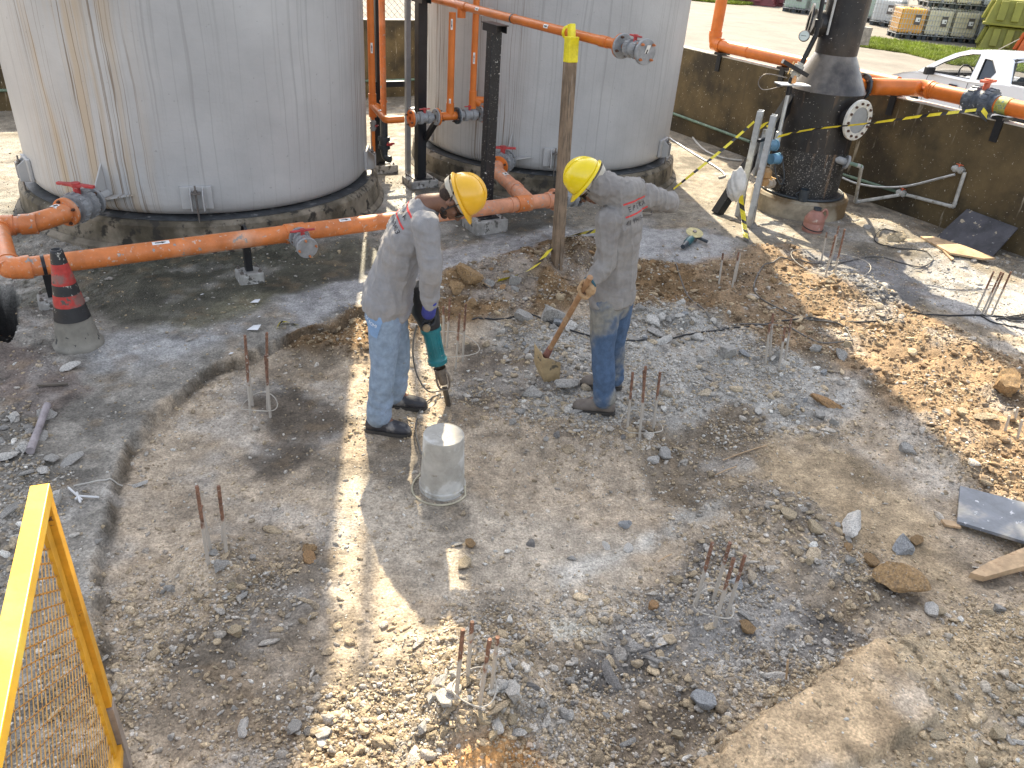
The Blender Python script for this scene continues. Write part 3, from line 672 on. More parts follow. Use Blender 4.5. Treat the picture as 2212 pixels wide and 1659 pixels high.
def ballvalve(par, p, d, r, L_=.24, m=None, hm=None, up_=(0, 0, 1), hdir=None, hl=1.9):
    """true-union ball valve centred at p along d; r pipe radius"""
    d = Vector(d).normalized(); p = Vector(p); m = m or M_GRY; u = Vector(up_); u = (u-d*u.dot(d)).normalized()
    R0 = r*1.45; h = L_/2
    pf = [(r*.8, -h), (r*1.12, -h), (r*1.12, -h*.72), (R0*1.1, -h*.70), (R0*1.15, -h*.25), (R0*.95, -h*.22), (R0*.95, h*.22), (R0*1.15, h*.25), (R0*1.1, h*.70), (r*1.12, h*.72), (r*1.12, h), (r*.8, h)]
    o = MB().lathe(p, d, pf, 32).build('ball_valve', m, par)
    a, b_, _ = frame(d)
    for s_ in (-1, 1):
        q = MB()
        for i in range(16):
            t = 2*math.pi*i/16; e = a*math.cos(t)+b_*math.sin(t); q.beam(p+d*h*.28*s_+e*R0*1.13, p+d*h*.68*s_+e*R0*1.10, .012*R0/.06, .010*R0/.06, e)
        q.build('union_nut', m, o)
    hd = Vector(hdir).normalized() if hdir else d; sd_ = hd.cross(u)
    q = MB(); q.cyl(p+u*R0*.8, p+u*R0*1.55, r*.38, n=16); c = p+u*R0*1.55
    for s_ in (-1, 1): q.prism([c+hd*r*.1*s_-sd_*r*.42, c+hd*r*hl*s_-sd_*r*.22, c+hd*r*hl*s_+sd_*r*.22, c+hd*r*.1*s_+sd_*r*.42], u*r*.30)
    q.cyl(c-u*r*.05, c+u*r*.42, r*.5, n=16)
    q.build('valve_handle', hm or M_RED, o, bevel=.003); return o
DM = Vector((.825, .565, 0))                       # direction of the low main pipe
A0 = at(20, 582, PZ); A1 = at(1196, 431, PZ); dm = (A1-A0).normalized()
def onm(px, py):
    q = at(px, py, PZ); return A0+dm*((q-A0).dot(dm))
# ---- low main line ----
lp = thing('low_pipeline', 'long low orange pipe line running over the wet floor past both tanks', 'pipe', (S1.x, S1.y, PZ))
pipe(lp, [A0, onm(860, 480)], PRAD, M_ORD); pipe(lp, [onm(860, 480)+dm*.001, A1], PRAD*.97, M_ORF)
for px, py in ((642, 508), (1131, 440)): coupling(lp, onm(px, py), dm, PRAD, .16, M_ORD)
clampr(lp, S1+UZ*(PZ-S1.z), dm, PRAD); clampr(lp, onm(95, 574), dm, PRAD); clampr(lp, onm(1098, 440), dm, PRAD, M_ORF)
B0 = at(-4, 488, PZ+.03); pipe(lp, [B0, A0], PRAD*.95, M_ORD); elbow(lp, B0, A0, A1, PRAD, M_ORD)
B1 = at(62, 484, PZ+.03); e1 = at(104, 477, PZ+.03); n1 = cyl_dir(T1C, -99, T1R+.17, .46); nd = (n1-Vector((T1C.x, T1C.y, .46))).normalized()
fo = n1+nd*.33
tee(lp, B0, (B1-B0), (A0-B0), PRAD, M_ORD); pipe(lp, [B0, B1], PRAD*.95, M_ORD); pipe(lp, [B0, B0-(B1-B0)*3], PRAD*.95, M_ORD)
q = MB(); q.tube([B1-(B1-B0)*.1]+arc(B1, fo+nd*.16, fo+nd*.02, 8)+[fo], PRAD*1.08, 24); q.build('elbow', M_ORD, lp); coupling(lp, B1, (B1-B0), PRAD, .12, M_ORD)
flange(lp, fo, nd, .115, PRAD, .03, M_ORD); ballvalve(lp, n1+nd*.165, nd, PRAD*1.05, .27, hdir=(-.9, .1, 0), hl=2.2)
flange(lp, n1+nd*.012, nd, .12, PRAD, .028, M_GRY, ph=.9)
sticker(lp, fo+nd*.085+Vector((-.02, 0, .0)), nd, (0, -.4, 1), PRAD*1.1, .07, .9, -1)
vdir = Vector((.53, -.848, -.08)).normalized(); v0 = onm(645, 508)
tee(lp, v0, dm, vdir, PRAD*.9, M_ORD, .08); flange(lp, v0+vdir*.095, vdir, .085, .05, .022, M_GRY, name='flange'); ballvalve(lp, v0+vdir*.19, vdir, .042, .15, hdir=dm, hl=2.4); flange(lp, v0+vdir*.295, vdir, .085, .01, .028, M_GRY, ph=.2, bm_=M_BOLTO, name='blind_flange')
MB().lathe(v0+vdir*.31, vdir, [(.075, 0), (.001, .0015)], 32).build('flange_face', M_GRY, lp)
sticker(lp, onm(352, 545), dm, (-.1, -.5, 1), PRAD, .12, .5, 1); sticker(lp, onm(748, 493), dm, (-.1, -.5, 1), PRAD, .10, .5, 1)
# branch to the second tank
n2 = cyl_dir(T2C, -104, T2R+.17, .44); nd2 = (n2-Vector((T2C.x, T2C.y, .44))).normalized(); f2 = n2+nd2*.30
yj = onm(1150, 440)
flange(lp, n2+nd2*.012, nd2, .12, PRAD, .028, M_GRY); ballvalve(lp, n2+nd2*.15, nd2, PRAD, .24, hdir=(1, .1, 0), hl=2.0); flange(lp, f2, nd2, .11, PRAD, .026, M_OR)
q = MB(); k_ = f2+nd2*.14; q.tube([f2]+arc(f2+nd2*.06, k_, k_+(yj-k_).normalized()*.1, 6)+[yj], PRAD*.98, 24); q.build('branch_pipe', M_ORF, lp)
coupling(lp, k_+(yj-k_)*.62, yj-k_, PRAD, .09, M_ORF); sticker(lp, k_+(yj-k_)*.35, yj-k_, (0, -.3, 1), PRAD, .08, .7, 1)
flange(lp, A1, dm, .105, PRAD, .026, M_ORF); coupling(lp, A1-dm*.05, dm, PRAD, .07, M_ORF)
flange(lp, A1+dm*.06, dm, .10, .05, .022, M_GRY); ballvalve(lp, A1+dm*.18, dm, .055, .2, hm=M_RED, hdir=FB); flange(lp, A1+dm*.30, dm, .10, .05, .022, M_GRY)
# ---- overhead line with drops ----
OZ = 1.965; OR = .038
O0 = at(900, -12, OZ); O1 = at(1345, 100, OZ); od = (O1-O0).normalized()
def ono(px, py): q = at(px, py, OZ); return O0+od*((q-O0).dot(od))
ol = thing('overhead_pipeline', 'orange overhead pipe carried on two black posts with drops to the valve row', 'pipe', (PR.x, PR.y, OZ))
pipe(ol, [O0-od*2, O1], OR); T_ = ono(972, 12)
for px, py in ((1316, 90),): coupling(ol, ono(px, py), od, OR, .10)
coupling(ol, ono(1075, 40)+od*.03, od, OR, .012); clampr(ol, ono(1072, 40), od, OR)
tee(ol, T_, od, (0, 0, -1), OR)
RW = zup(966, 248, T_); r0 = at(868, 257, RW); r1 = at(1050, 245, RW); rd = (r1-r0).normalized(); sh_ = Vector((T_.x, T_.y, RW))-(r0+rd*((Vector((T_.x, T_.y, RW))-r0).dot(rd))); r0 = r0+sh_; r1 = r1+sh_
Tb = r0+rd*((at(966, 248, RW)-r0).dot(rd)); Tb_t = Vector((Tb.x, Tb.y, OZ-.06))
pipe(ol, [Tb_t, Tb+UZ*.05], OR*.95); tee(ol, Tb, rd, UZ, OR)
coupling(ol, Tb+UZ*.12, UZ, OR, .03)
for z in (1.78, 1.03): sticker(ol, Tb+(Tb_t-Tb)*((z-RW)/(OZ-.08-RW)), UZ, (0, -1, .1), OR*.95, .10, .55, -1)
sticker(ol, ono(1012, 22), od, (.3, -1, .1), OR, .07, .8, 1); sticker(ol, ono(1187, 60), od, (.3, -1, .1), OR, .07, .8, 1)
flange(ol, O1, od, .09, OR, .022, M_GRY, bm_=M_BOLT); flange(ol, O1-od*.02, od, .088, OR, .014, M_OR, bolts=0)
ballvalve(ol, O1+od*.14, od, OR, .19, hdir=od, hl=1.8); flange(ol, O1+od*.27, od, .09, .01, .028, M_GRY, bm_=M_BOLTO, ph=.75, name='blind_flange')
e_ = O1+od*.2855; aa, bb, _ = frame(od); MB().lathe(e_, od, [(.086, -.001), (.001, .0005)], 32).build('flange_face', M_GRY, ol)
lb = MB(); tdir = (UZ*.9+FB*.35).normalized(); wd_ = tdir.cross(od); lb.add([e_+od*.003+tdir*s1*.055+wd_*s2*.018 for s1, s2 in ((-1, -1), (1, -1), (1, 1), (-1, 1))], [(0, 1, 2, 3)]); tg = lb.build('label_tag', M_STK, ol)
lb = MB(); lb.add([e_+od*.0045+tdir*(s1*.03-.01)+wd_*s2*.006 for s1, s2 in ((-1, -1), (1, -1), (1, 1), (-1, 1))], [(0, 1, 2, 3)]); lb.build('print', M_INK, tg)
# valve row
for cpx, s_ in ((908, 1), (1012, -1)):
    cpt = r0+rd*((at(cpx, 250 if s_ > 0 else 247, RW)-r0).dot(rd)); ballvalve(ol, cpt, rd, OR*.95, .20, hdir=rd, hl=1.7)
    for k in (-1, 1):
        flange(ol, cpt+rd*k*.135, rd, .085, OR, .018, M_GRY if True else M_OR, bolts=0); flange(ol, cpt+rd*k*.156, rd, .088, OR, .02, M_OR if (k*s_ != 1 or s_ > 0) else M_DGRY)
ER = r0-rd*.02
V1 = aty(805, 235, 8.72); V1t = Vector((V1.x, V1.y, 2.3)); V1b = V1.copy(); V1b.z = RW
pipe(ol, [V1t, V1b+UZ*.06], .036); tee(ol, V1b+UZ*.02, UZ, Vector((ER.x-V1b.x, ER.y-V1b.y, 0)), .037, None, .12)
kk = ER-rd*.16; pipe(ol, [V1b+UZ*.02, kk-(kk-V1b).normalized()*.06]+arc(kk-(kk-V1b).normalized()*.06, kk, kk+rd*.06, 6)+[ER+rd*.03], .036, name='bend')
sticker(ol, V1b+(kk-V1b)*.6+UZ*.01, kk-V1b, (0, -.6, 1), .036, .06, .8, 1); sticker(ol, V1b+UZ*.60, UZ, (0.35, -1, .1), .036, .10, .6, 1)
pipe(ol, [V1b-UZ*.08, V1b-UZ*.62], .019, name='drain_pipe'); ballvalve(ol, V1b-UZ*.19, UZ, .020, .12, m=M_GRY, up_=(1, -.3, 0), hdir=(.3, 1, 0), hl=2)
V2 = aty(1021, 215, 8.75); pipe(ol, [Vector((V2.x, V2.y, 2.3)), V2], .034); V3 = r0+rd*((r1-r0).dot(rd)+.12); tee(ol, V2, UZ, V3-V2, .036, None, .09); pipe(ol, [V2, Vector((V3.x, V3.y, V2.z-.02))], .034); sticker(ol, V2+UZ*.42, UZ, (0, -1, .1), .034, .11, .6, 1)
MB().box(Vector((V2.x+.09, V2.y+.05, V2.z+.86)), (.15, .08, .07), RZ).build('wall_bracket', M_GALV, ol)
# grey drop behind the left tank
gl = thing('drop_pipe', 'orange pipe dropping to a dark valve and elbow between the tanks', 'pipe', (aty(828, 330, 9.1).x, 9.1, 0))
D0 = aty(829, 262, 9.1); D1 = Vector((D0.x, D0.y, 6.3)); pipe(gl, [D1, D0], .034, M_ORD); pipe(gl, [D0+UZ*.02, D0-UZ*.14], .044, M_DGRY); ballvalve(gl, D0-UZ*.24, UZ, .040, .2, m=M_DGRY, up_=(.9, -.5, 0), hdir=(.5, .8, 0), hl=1.6)
elbow(gl, D0-UZ*.3, D0-UZ*.42, D0-UZ*.42+Vector((.3, -.1, 0)), .034, M_DGRY, .08); clampr(gl, D0+UZ*.22, UZ, .040, M_ORD)
# ---- pipe on the side wall ----
WZ = 1.385
def onw(px, py, z=WZ, off=.07):
    b0_ = Vector((2.2, 13.0, z))+FA*off; q = at(px, py, z); return b0_+FB*((q-b0_).dot(FB))
wl = thing('wall_pipeline', 'thick orange pipe resting on top of the brown side wall', 'pipe', tuple(onw(1600, 115)))
TC = Vector((3.22, 9.2, 0)); w0 = onw(1520, 95); w1_ = onw(1735, 155)
pipe(wl, [w0, w1_+FB*.9], .085); elbow(wl, w0+UZ*1, w0, w1_, .082, None, .17); pipe(wl, [w0+UZ*.08, w0+UZ*6.5], .082)
clampr(wl, onw(1590, 112), FB, .085, M_OR); clampr(wl, onw(1690, 143), FB, .085, M_OR)
ballvalve(wl, onw(1690, 143)+FB*.33, FB, .085, .34, hm=M_REDL, hdir=FA, hl=1.3)
w2a = onw(1905, 192, 1.40); w2b = onw(2240, 262, 1.40)
tw = Vector((TC.x, TC.y, 1.40)); nn_ = (w2a-tw); nn_.z = 0; nn_.normalize()
pipe(wl, [w2a, w2b+FB*1.2], .085); q = MB(); q.tube([tw+nn_*.37, tw+nn_*.50]+arc(tw+nn_*.5, w2a+(tw+nn_*.5-w2a)*.15, w2a+FB*.05, 6)+[w2a+FB*.2], .092, 24); q.build('elbow', M_OR, wl)
flange(wl, tw+nn_*.47, nn_, .145, .08, .03, M_DGRY, bolts=6)
coupling(wl, w2a+FB*.16, FB, .088, .03); vv = onw(2062, 222, 1.40); ballvalve(wl, vv, FB, .085, .36, m=mat('dark_grey_pvc', (.10, .115, .14), .4, var=.3, vs=18, spots=((.4, .42, .45), 14, .64, .04)), hm=M_REDL, hdir=FA, hl=1.5)
for px, py in ((1945, 200), (2195, 250)): clampr(wl, onw(px, py, 1.40), FB, .085, M_OR)
coupling(wl, vv+FB*.26, FB, .080, .12, mat('worn_patch', (.42, .42, .10), .6, var=.3, vs=30, spots=((.12, .2, .2), 30, .5, .1)))
# brackets that hold it
for px, py, lb_ in ((1590, 118, 'black bracket on the wall under the upright end of the thick orange pipe'), (1690, 150, 'black bracket on the wall partly behind the instrument pipe'), (1945, 205, 'black bracket on the wall just right of the black tower'), (2195, 256, 'black bracket on the wall at the right edge of the photo')):
    p_ = onw(px, py, 1.27, .0); o = thing('pipe_bracket', lb_, 'bracket', tuple(p_), 'black brackets along the side wall')
    MB().box(p_+FA*.05+UZ*.018, (.20, .12, .03), RZ).build('shelf', M_BLKC, o); MB().box(p_-FA*.012+FB*.02-UZ*.11, (.016, .08, .22), RZ).build('plate', M_BLKC, o)
# ======================= TOWER =======================
M_TOW = mat('tower_black', (.018, .017, .018), .40, var=.3, vs=4, bump=.2, bs=30, tint=((.045, .033, .024), 1.5, .45, .65), streak=[((.11, .07, .042), 16, 1.2, .57, .55)], spots=[((.40, .38, .35), 46, .665, .04)])
M_TOWL = mat('tower_lower_black', (.022, .021, .021), .5, var=.35, vs=5, bump=.3, bs=60, streak=[((.20, .13, .08), 14, 1.0, .58, .6)], spots=[((.33, .31, .28), 62, .585, .06)])
tz = lambda px, py: zup(px, py, TC)
TO = thing('scrubber_tower', 'black steel tower with a conical shoulder, streaked and spattered with white', 'tower', (TC.x, TC.y, .2))
ZC0, ZC1 = tz(1783, 190)-.02, tz(1815, 117)
MB().lathe(TC, (0, 0, 1), [(.405, .24), (.405, .75)], 64).build('lower_body', M_TOWL, TO)
MB().lathe(TC, (0, 0, 1), [(.405, .7505), (.405, ZC0), (.414, ZC0), (.414, ZC0+.012)], 64).build('upper_body', M_TOW, TO)
MB().lathe(TC, (0, 0, 1), [(.414, ZC0+.012), (.215, ZC1)], 64).build('cone_shoulder', mat('cone_grey_black', (.05, .047, .048), .36, .2, var=.3, vs=3, bump=.15, tint=((.17, .15, .13), 1.6, .45, .6)), TO)
MB().lathe(TC, (0, 0, 1), [(.215, ZC1), (.22, ZC1+.001), (.22, 4.6), (.01, 4.6)], 48).build('column', M_TOW, TO)
MB().lathe(TC, (0, 0, 1), [(.47, .24), (.47, .256), (.405, .257)], 64).build('base_flange', M_TOWL, TO)
MB().tube([TC+Vector((math.cos(t)*.47, math.sin(t)*.49, .253)) for t in [i*2*math.pi/48 for i in range(48)]], .014, 8, closed=True).build('seal_hose', M_DGRY, TO)
# big bolted flange on the right
fc = TC+FB*.50+UZ*1.14; fd = (FB+Vector((0, 0, .02))).normalized(); q = MB(); q.cyl(TC+FB*.3+UZ*1.14, fc, .145, n=32); q.build('nozzle', M_TOW, TO)
M_WPL = mat('white_plastic', (.62, .60, .54), .45, var=.15, vs=12, spots=((.35, .27, .18), 16, .63, .06))
fl = MB().lathe(fc, fd, [(.12, -.02), (.205, -.02), (.21, -.015), (.21, .012), (.205, .016), (.135, .016)], 48).build('flange_ring', M_WPL, TO)
MB().lathe(fc, fd, [(.136, .010), (.001, .011)], 48).build('flange_cover', mat('grey_cover', (.30, .31, .31), .5, var=.1), fl)
aa, bb, _ = frame(fd)
for i in range(12):
    t = 2*math.pi*i/12+.1; c_ = fc+(aa*math.cos(t)+bb*math.sin(t))*.172; MB().cyl(c_-fd*.02, c_+fd*.034, .014, n=6).build('bolt', M_BOLT, fl)
# nozzle toward the back-left with flange at column
ub = TC+Vector((-.26, .05, 2.02)); q = MB(); q.cyl(TC+UZ*1.98, ub+Vector((-.06, -.02, 0)), .13, n=32); q.build('column_nozzle', M_TOW, TO)
MB().lathe(ub+Vector((-.08, -.02, .0)), Vector((-1, .2, .05)), [(.10, 0), (.175, 0), (.175, .02), (.10, .02)], 40).build('column_flange', M_TOW, TO)
MB().box(TC+Vector((.215, -.06, 1.93)), (.12, .10, .17), R_(15)).build('nameplate_box', mat('dirty_plate', (.30, .27, .22), .5, var=.3, vs=20), TO)
q = MB(); q.prism([TC+Vector((.18, -.02, 2.25)), TC+Vector((.42, -.08, 2.40)), TC+Vector((.42, -.08, 2.9)), TC+Vector((.18, -.02, 2.9))], (.02, .08, 0)); q.build('gusset_plate', M_TOW, TO)
MB().cyl(TC+Vector((-.19, -.14, 1.92)), TC+Vector((-.19, -.14, 2.28)), .012).build('drip_tube', mat('pale_tube', (.5, .5, .48), .4), TO)
# small valve at the foot
nz = TC+Vector((-.36, -.24, .36)); nd_ = Vector((-.83, -.5, 0)).normalized()
q = MB(); q.cyl(nz-nd_*.2, nz, .05, n=20); q.lathe(nz, nd_, [(.03, 0), (.085, 0), (.085, .03), (.03, .03)], 24); q.prism([nz-nd_*.1+Vector((.05, -.05, 0)), nz-nd_*.1+Vector((.22, -.1, 0)), nz+nd_*0+Vector((.05, -.05, 0))], UZ*.01); fo_ = q.build('foot_nozzle', M_TOWL, TO)
ballvalve(TO, nz+nd_*.13, nd_, .03, .14, m=mat('pale_valve', (.42, .36, .29), .5, var=.2), hm=mat('ochre_handle', (.62, .36, .10), .5), hdir=(.7, -.7, 0), hl=2.2); pipe(TO, [nz+nd_*.2, nz+nd_*.36], .02, M_GRY)
tp = thing('tower_pedestal', 'low round concrete pedestal carrying the black tower', 'pedestal', tuple(TC), 'round concrete pedestals')
MB().lathe(TC, (0, 0, 1), [(.55, -.1), (.545, .21), (.52, .238), (.02, .24)], 64).build('pedestal_drum', mat('pedestal_small', (.36, .31, .23), .85, var=.25, vs=6, bump=.5, bs=40, tint=((.12, .08, .04), 3, .45, .6)), tp)
# sloping brace of the tower
q = MB(); q.beam(G(1548, 462), TC+Vector((-.35, -.05, ZC0-.05)), .10, .10); q.build('brace', M_BLK, TO)
# instrument pipe in front of the tower
ip = thing('instrument_pipe', 'thin black instrument line with gauge and plate, left of the black tower', 'pipe', tuple(aty(1680, 330, 8.75)))
Y_ = 8.78; I = [aty(a, b_, Y_) for a, b_ in ((1779, -10), (1770, 40), (1763, 75), (1748, 105), (1728, 145), (1709, 172), (1702, 205))]
pipe(ip, [I[0], I[1], I[2]], .022, M_BLKC, 'upper_tube'); coupling(ip, I[1]+(I[2]-I[1])*.3, I[2]-I[1], .034, .08, M_BLKC); pipe(ip, I[2:], .026, M_BLKC, 'middle_tube')
pipe(ip, [I[-1], aty(1678, 310, Y_)], .020, M_GALV, 'lower_tube'); coupling(ip, aty(1681, 296, Y_), UZ, .03, .12, M_GALV); coupling(ip, aty(1675, 330, Y_), UZ, .034, .09, M_BLKC)
gc = aty(1738, 79, Y_-.05); gd = Vector((-.45, -.85, .3)).normalized()
gg = MB().lathe(gc, gd, [(.001, 0), (.052, .0), (.055, .03), (.048, .034)], 32).build('gauge_case', M_STEEL, ip); MB().lathe(gc, gd, [(.048, .032), (.001, .0325)], 32).build('gauge_dial', mat('dial', (.62, .68, .62), .3), gg)
a1, b1, _ = frame(gd); MB().beam(gc+gd*.0345-a1*.02, gc+gd*.0345+a1*.03, .004, .001, gd).build('needle', M_INK, gg)
ballvalve(ip, aty(1722, 152, Y_), I[4]-I[3], .03, .16, m=mat('pale_valve_b', (.5, .48, .42), .5), hm=mat('ochre_lever', (.66, .45, .17), .5), up_=(-1, 0, .6), hl=2.2)
q = MB(); q.box(aty(1712, 182, Y_-.02), (.34, .16, .012), R_(12)); q.build('plate', M_GALV, ip)
q = MB(); c0 = aty(1691, 132, Y_-.04); c1 = aty(1744, 163, Y_-.04); q.beam(c0, c1, .07, .04); q.build('cross_channel', M_BLK, ip)
bt = thing('small_bottle', 'small amber bottle standing on the instrument plate', 'bottle', tuple(aty(1714, 178, Y_-.06)))
MB().lathe(aty(1714, 180, Y_-.06), (0, 0, 1), [(.02, 0), (.022, .01), (.022, .045), (.012, .06), (.012, .075), (.002, .076)], 20).build('bottle_body', mat('amber', (.75, .38, .15), .35), bt)
pts = [aty(1700, 168, Y_-.03), aty(1655, 160, Y_-.1), aty(1638, 178, Y_-.1), aty(1650, 194, Y_-.1), aty(1690, 186, Y_-.05)]
tag(MB().tube(spline(pts), .005, 8).build('wire_loop', M_STEEL, None, org=pts[0]), 'thin wire loop hanging off the instrument line before the brown wall', 'wire')
# ======================= GALVANISED CHANNELS =======================
def channel(p, top, label, fl_=True):
    o = thing('steel_channel', label, 'post', (p.x, p.y, 0), 'galvanised channel posts')
    M = Matrix.Rotation(RZ+R_(35), 3, 'Z'); q = MB(); w_, d_, t_ = .11, .06, .007
    for c, s_ in ((Vector((0, 0, 0)), (w_, t_)), (Vector((-w_/2+t_/2, d_/2, 0)), (t_, d_-t_-.001)), (Vector((w_/2-t_/2, d_/2, 0)), (t_, d_-t_-.001))):
        q.box(p+M@c+UZ*top/2, (s_[0], s_[1], top), RZ+R_(35))
    q.build('web', M_GALV, o)
    for s_ in (-1, 1):
        MB().prism([p+M@Vector((s_*w_/2, -.01, .0)), p+M@Vector((s_*.17, -.01, .0)), p+M@Vector((s_*.15, -.01, .05)), p+M@Vector((s_*w_/2, -.01, .26))], M@Vector((0, .008, 0))).build('gusset', mat('gusset_steel', (.30, .28, .25), .6, .3, var=.2), o)
    return o
K1, K2 = at(1598, 470), at(1622, 492)
channel(K1, zup(1628, 237, K1), 'galvanised channel post standing farther left, wound with hazard tape')
ch2 = channel(K2, zup(1660, 247, K2), 'galvanised channel post standing nearer to the black tower')
MB().box((K1+K2)/2+UZ*.92, (.03, .30, .03), RZ-R_(70)).build('tie_bar', M_BLKC, ch2)
fm_ = thing('flow_meter', 'blue transmitters and brass coloured fitting between channel post and tower', 'meter', tuple(aty(1668, 340, 8.62)))
M_BLUE = mat('blue_enamel', (.10, .22, .33), .4, var=.15); M_BRS = mat('brass_fitting', (.45, .27, .12), .45, .3, var=.2)
for a_, b_, nm in ((1665, 314, 'transmitter_head'), (1672, 343, 'transmitter_head')):
    c_ = aty(a_, b_, 8.55); MB().cyl(c_-FA*.05, c_+FA*.05, .055, n=24).lathe(c_+FA*.05, FA, [(.055, 0), (.062, 0), (.062, .02), (.02, .03)], 24).build(nm, M_BLUE, fm_)
c_ = aty(1652, 383, 8.5); MB().lathe(c_-UZ*.09, UZ, [(.035, 0), (.055, .02), (.06, .06), (.04, .08), (.065, .10), (.065, .16), (.04, .18), (.03, .2)], 24).build('brass_body', M_BRS, fm_)
MB().box(aty(1650, 330, 8.6), (.16, .02, .5), RZ).build('mount_plate', M_GALV, fm_)
pts = [aty(1673, 357, 8.55), aty(1678, 385, 8.5), aty(1688, 398, 8.5), aty(1694, 380, 8.5), aty(1688, 330, 8.55)]
MB().tube(spline(pts), .007, 8).build('cable', M_DGRY, fm_)
# ======================= HAZARD TAPE =======================
M_TY = mat('tape_yellow', (.72, .60, .03), .45, var=.12, vs=20, bump=.05); M_TB = mat('tape_black', (.015, .015, .018), .4, var=.1)
def tape(pts, w_, label, up_=(0, 0, 1), seg=.10, tw=.8, slant=.5, yc=None):
    P_ = spline(pts, 10); org = P_[0]; L_ = [0.]
    for a_, b_ in zip(P_, P_[1:]): L_.append(L_[-1]+(b_-a_).length)
    def pos(s):
        s = max(0, min(s, L_[-1]-1e-5)); k = next(i for i in range(len(L_)-1) if L_[i+1] >= s); return P_[k].lerp(P_[k+1], (s-L_[k])/max(1e-6, L_[k+1]-L_[k])), (P_[k+1]-P_[k]).normalized()
    o = thing('hazard_tape', label, 'tape', tuple(org)); n = int(L_[-1]/seg); q_ = MB(); mi_ = []
    def edge(s, v):
        s_ = s+v*slant*w_; p_, d = pos(s_); u = Vector(up_); u = (u-d*u.dot(d)).normalized(); side = d.cross(u); a_ = tw*math.sin(s*1.7+.4); return p_+(u*math.cos(a_)+side*math.sin(a_))*v*w_*.5
    for i in range(n*3):
        s0, s1 = i*seg/3, (i+1)*seg/3
        k = len(q_.v); mi_.append(0 if i % 6 < 4 else 1)
        if not k: q_.v += [tuple(edge(s0, -1)), tuple(edge(s0, 1))]; k = 2
        q_.v += [tuple(edge(s1, -1)), tuple(edge(s1, 1))]; q_.f.append((k-2, k, k+1, k-1)); q_.s.append(False)
    a0 = q_.build("tape_band", M_TY, o); a0.data.materials.append(M_TB); a0.data.polygons.foreach_set("material_index", mi_); return o
tA = aty(1639, 268, 8.55); tV = onw(2085, 238, 1.36, -.06)
tape([K2+UZ*1.0+FB*.07, aty(1750, 280, 8.45), aty(1880, 266, 8.4), aty(1990, 251, 8.35), tV], .030, 'yellow and black hazard tape strung from the channel posts to the grey wall valve', seg=.13)
tape([tV, tV+Vector((-.02, -.01, -.06)), tV+Vector((0, -.02, -.14))], .07, 'torn end of hazard tape hanging below the grey wall valve', up_=(1, 0, .2), seg=.06)
tape([aty(1630, 262, 8.6), aty(1570, 315, 8.1), aty(1500, 372, 7.6), aty(1440, 420, 7.1), aty(1392, 458, 6.6)], .026, 'yellow and black hazard tape sagging from the channel posts to behind the hooded worker', seg=.13)
tape([aty(1603, 375, 8.38), aty(1600, 420, 8.33), aty(1606, 470, 8.3), G(1612, 528, .01)], .05, 'hazard tape hanging straight down the channel post to the ground', up_=(1, 0, 0), seg=.10, tw=.2)
tape([K1+UZ*1.02+FB*.08-FA*.09, K1+UZ*1.06+FB*.09, K1+UZ*1.0+FA*.08+FB*.07], .05, 'hazard tape knotted round the farther channel post near its top', seg=.06)
tape([G(1072, 612, .02), G(1150, 578, .05), G(1210, 545, .12), G(1290, 518, .10)], .05, 'hazard tape lying across the clods beside the wooden post', seg=.13, up_=(.3, -.3, 1))
tape([G(598, 712, .015), G(610, 700, .02), G(635, 702, .012), G(655, 712, .015)], .03, 'torn scrap of hazard tape lying left of the bent worker', seg=.05, up_=(0, -.5, 1))
# rag
rg = random.Random(3); q = MB(); c_ = aty(1590, 400, 8.25)
bmm = bmesh.new(); bmesh.ops.create_icosphere(bmm, subdivisions=4, radius=1)
vs = np.array([v.co[:] for v in bmm.verts]); f_ = .6+.8*fbm(vs[:, 0]*2.2+vs[:, 2], vs[:, 1]*2.2-vs[:, 2]*1.3, 4, 77); vs = vs*f_[:, None]*np.array((.10, .09, .17))
q.add([c_+Vector(v) for v in vs], [tuple(v.index for v in f.verts) for f in bmm.faces], True); bmm.free()
tag(q.build('rag', mat('white_rag', (.62, .60, .56), .9, var=.12, vs=12, bump=.5, bs=30), None, org=c_), 'dirty white rag tied to the farther channel post', 'rag')
# ======================= SMALL PIPES AND HOSES AT THE WALL =======================
def onwall(px, py, off=-.03):
    d = ray(px, py); b0_ = Vector((2.2, 13.0, 0))+FA*off; o_ = Vector((0, 0, CAMH)); t = (b0_-o_).dot(FA)/d.dot(FA); return o_+d*t
M_PV = mat('dirty_pvc', (.40, .40, .38), .55, var=.2, vs=14, spots=((.22, .2, .17), 20, .6, .06)); M_GRN = mat('green_pipe', (.13, .20, .15), .5, var=.25, vs=10, spots=((.45, .45, .4), 26, .64, .05))
o = thing('wall_water_pipe', 'grey water pipe with two red taps, low on the brown wall right of the tower', 'pipe', tuple(onwall(1959, 419)))
wpts = [onwall(1822, 377), onwall(1959, 421), onwall(2060, 447)]; pipe(o, [wpts[0], wpts[1]], .018, M_GRN); pipe(o, [wpts[1], wpts[2]], .020, M_PV); wp3 = onwall(2084, 372, -.05); pipe(o, [wpts[2], wp3], .020, M_PV); elbow(o, wpts[1], wpts[2], wp3, .020, M_PV, .05)
ballvalve(o, onwall(2070, 366, -.06), FB, .022, .14, m=M_PV, hm=M_REDL, hdir=FB, hl=2); t_ = G(1846, 442, .03); e0 = aty(1861, 360, 8.85); pipe(o, [onwall(1943, 421, -.08), t_], .020, M_PV); pipe(o, [t_, e0], .020, M_PV); elbow(o, onwall(1943, 421, -.08), t_, e0, .02, M_PV, .05)
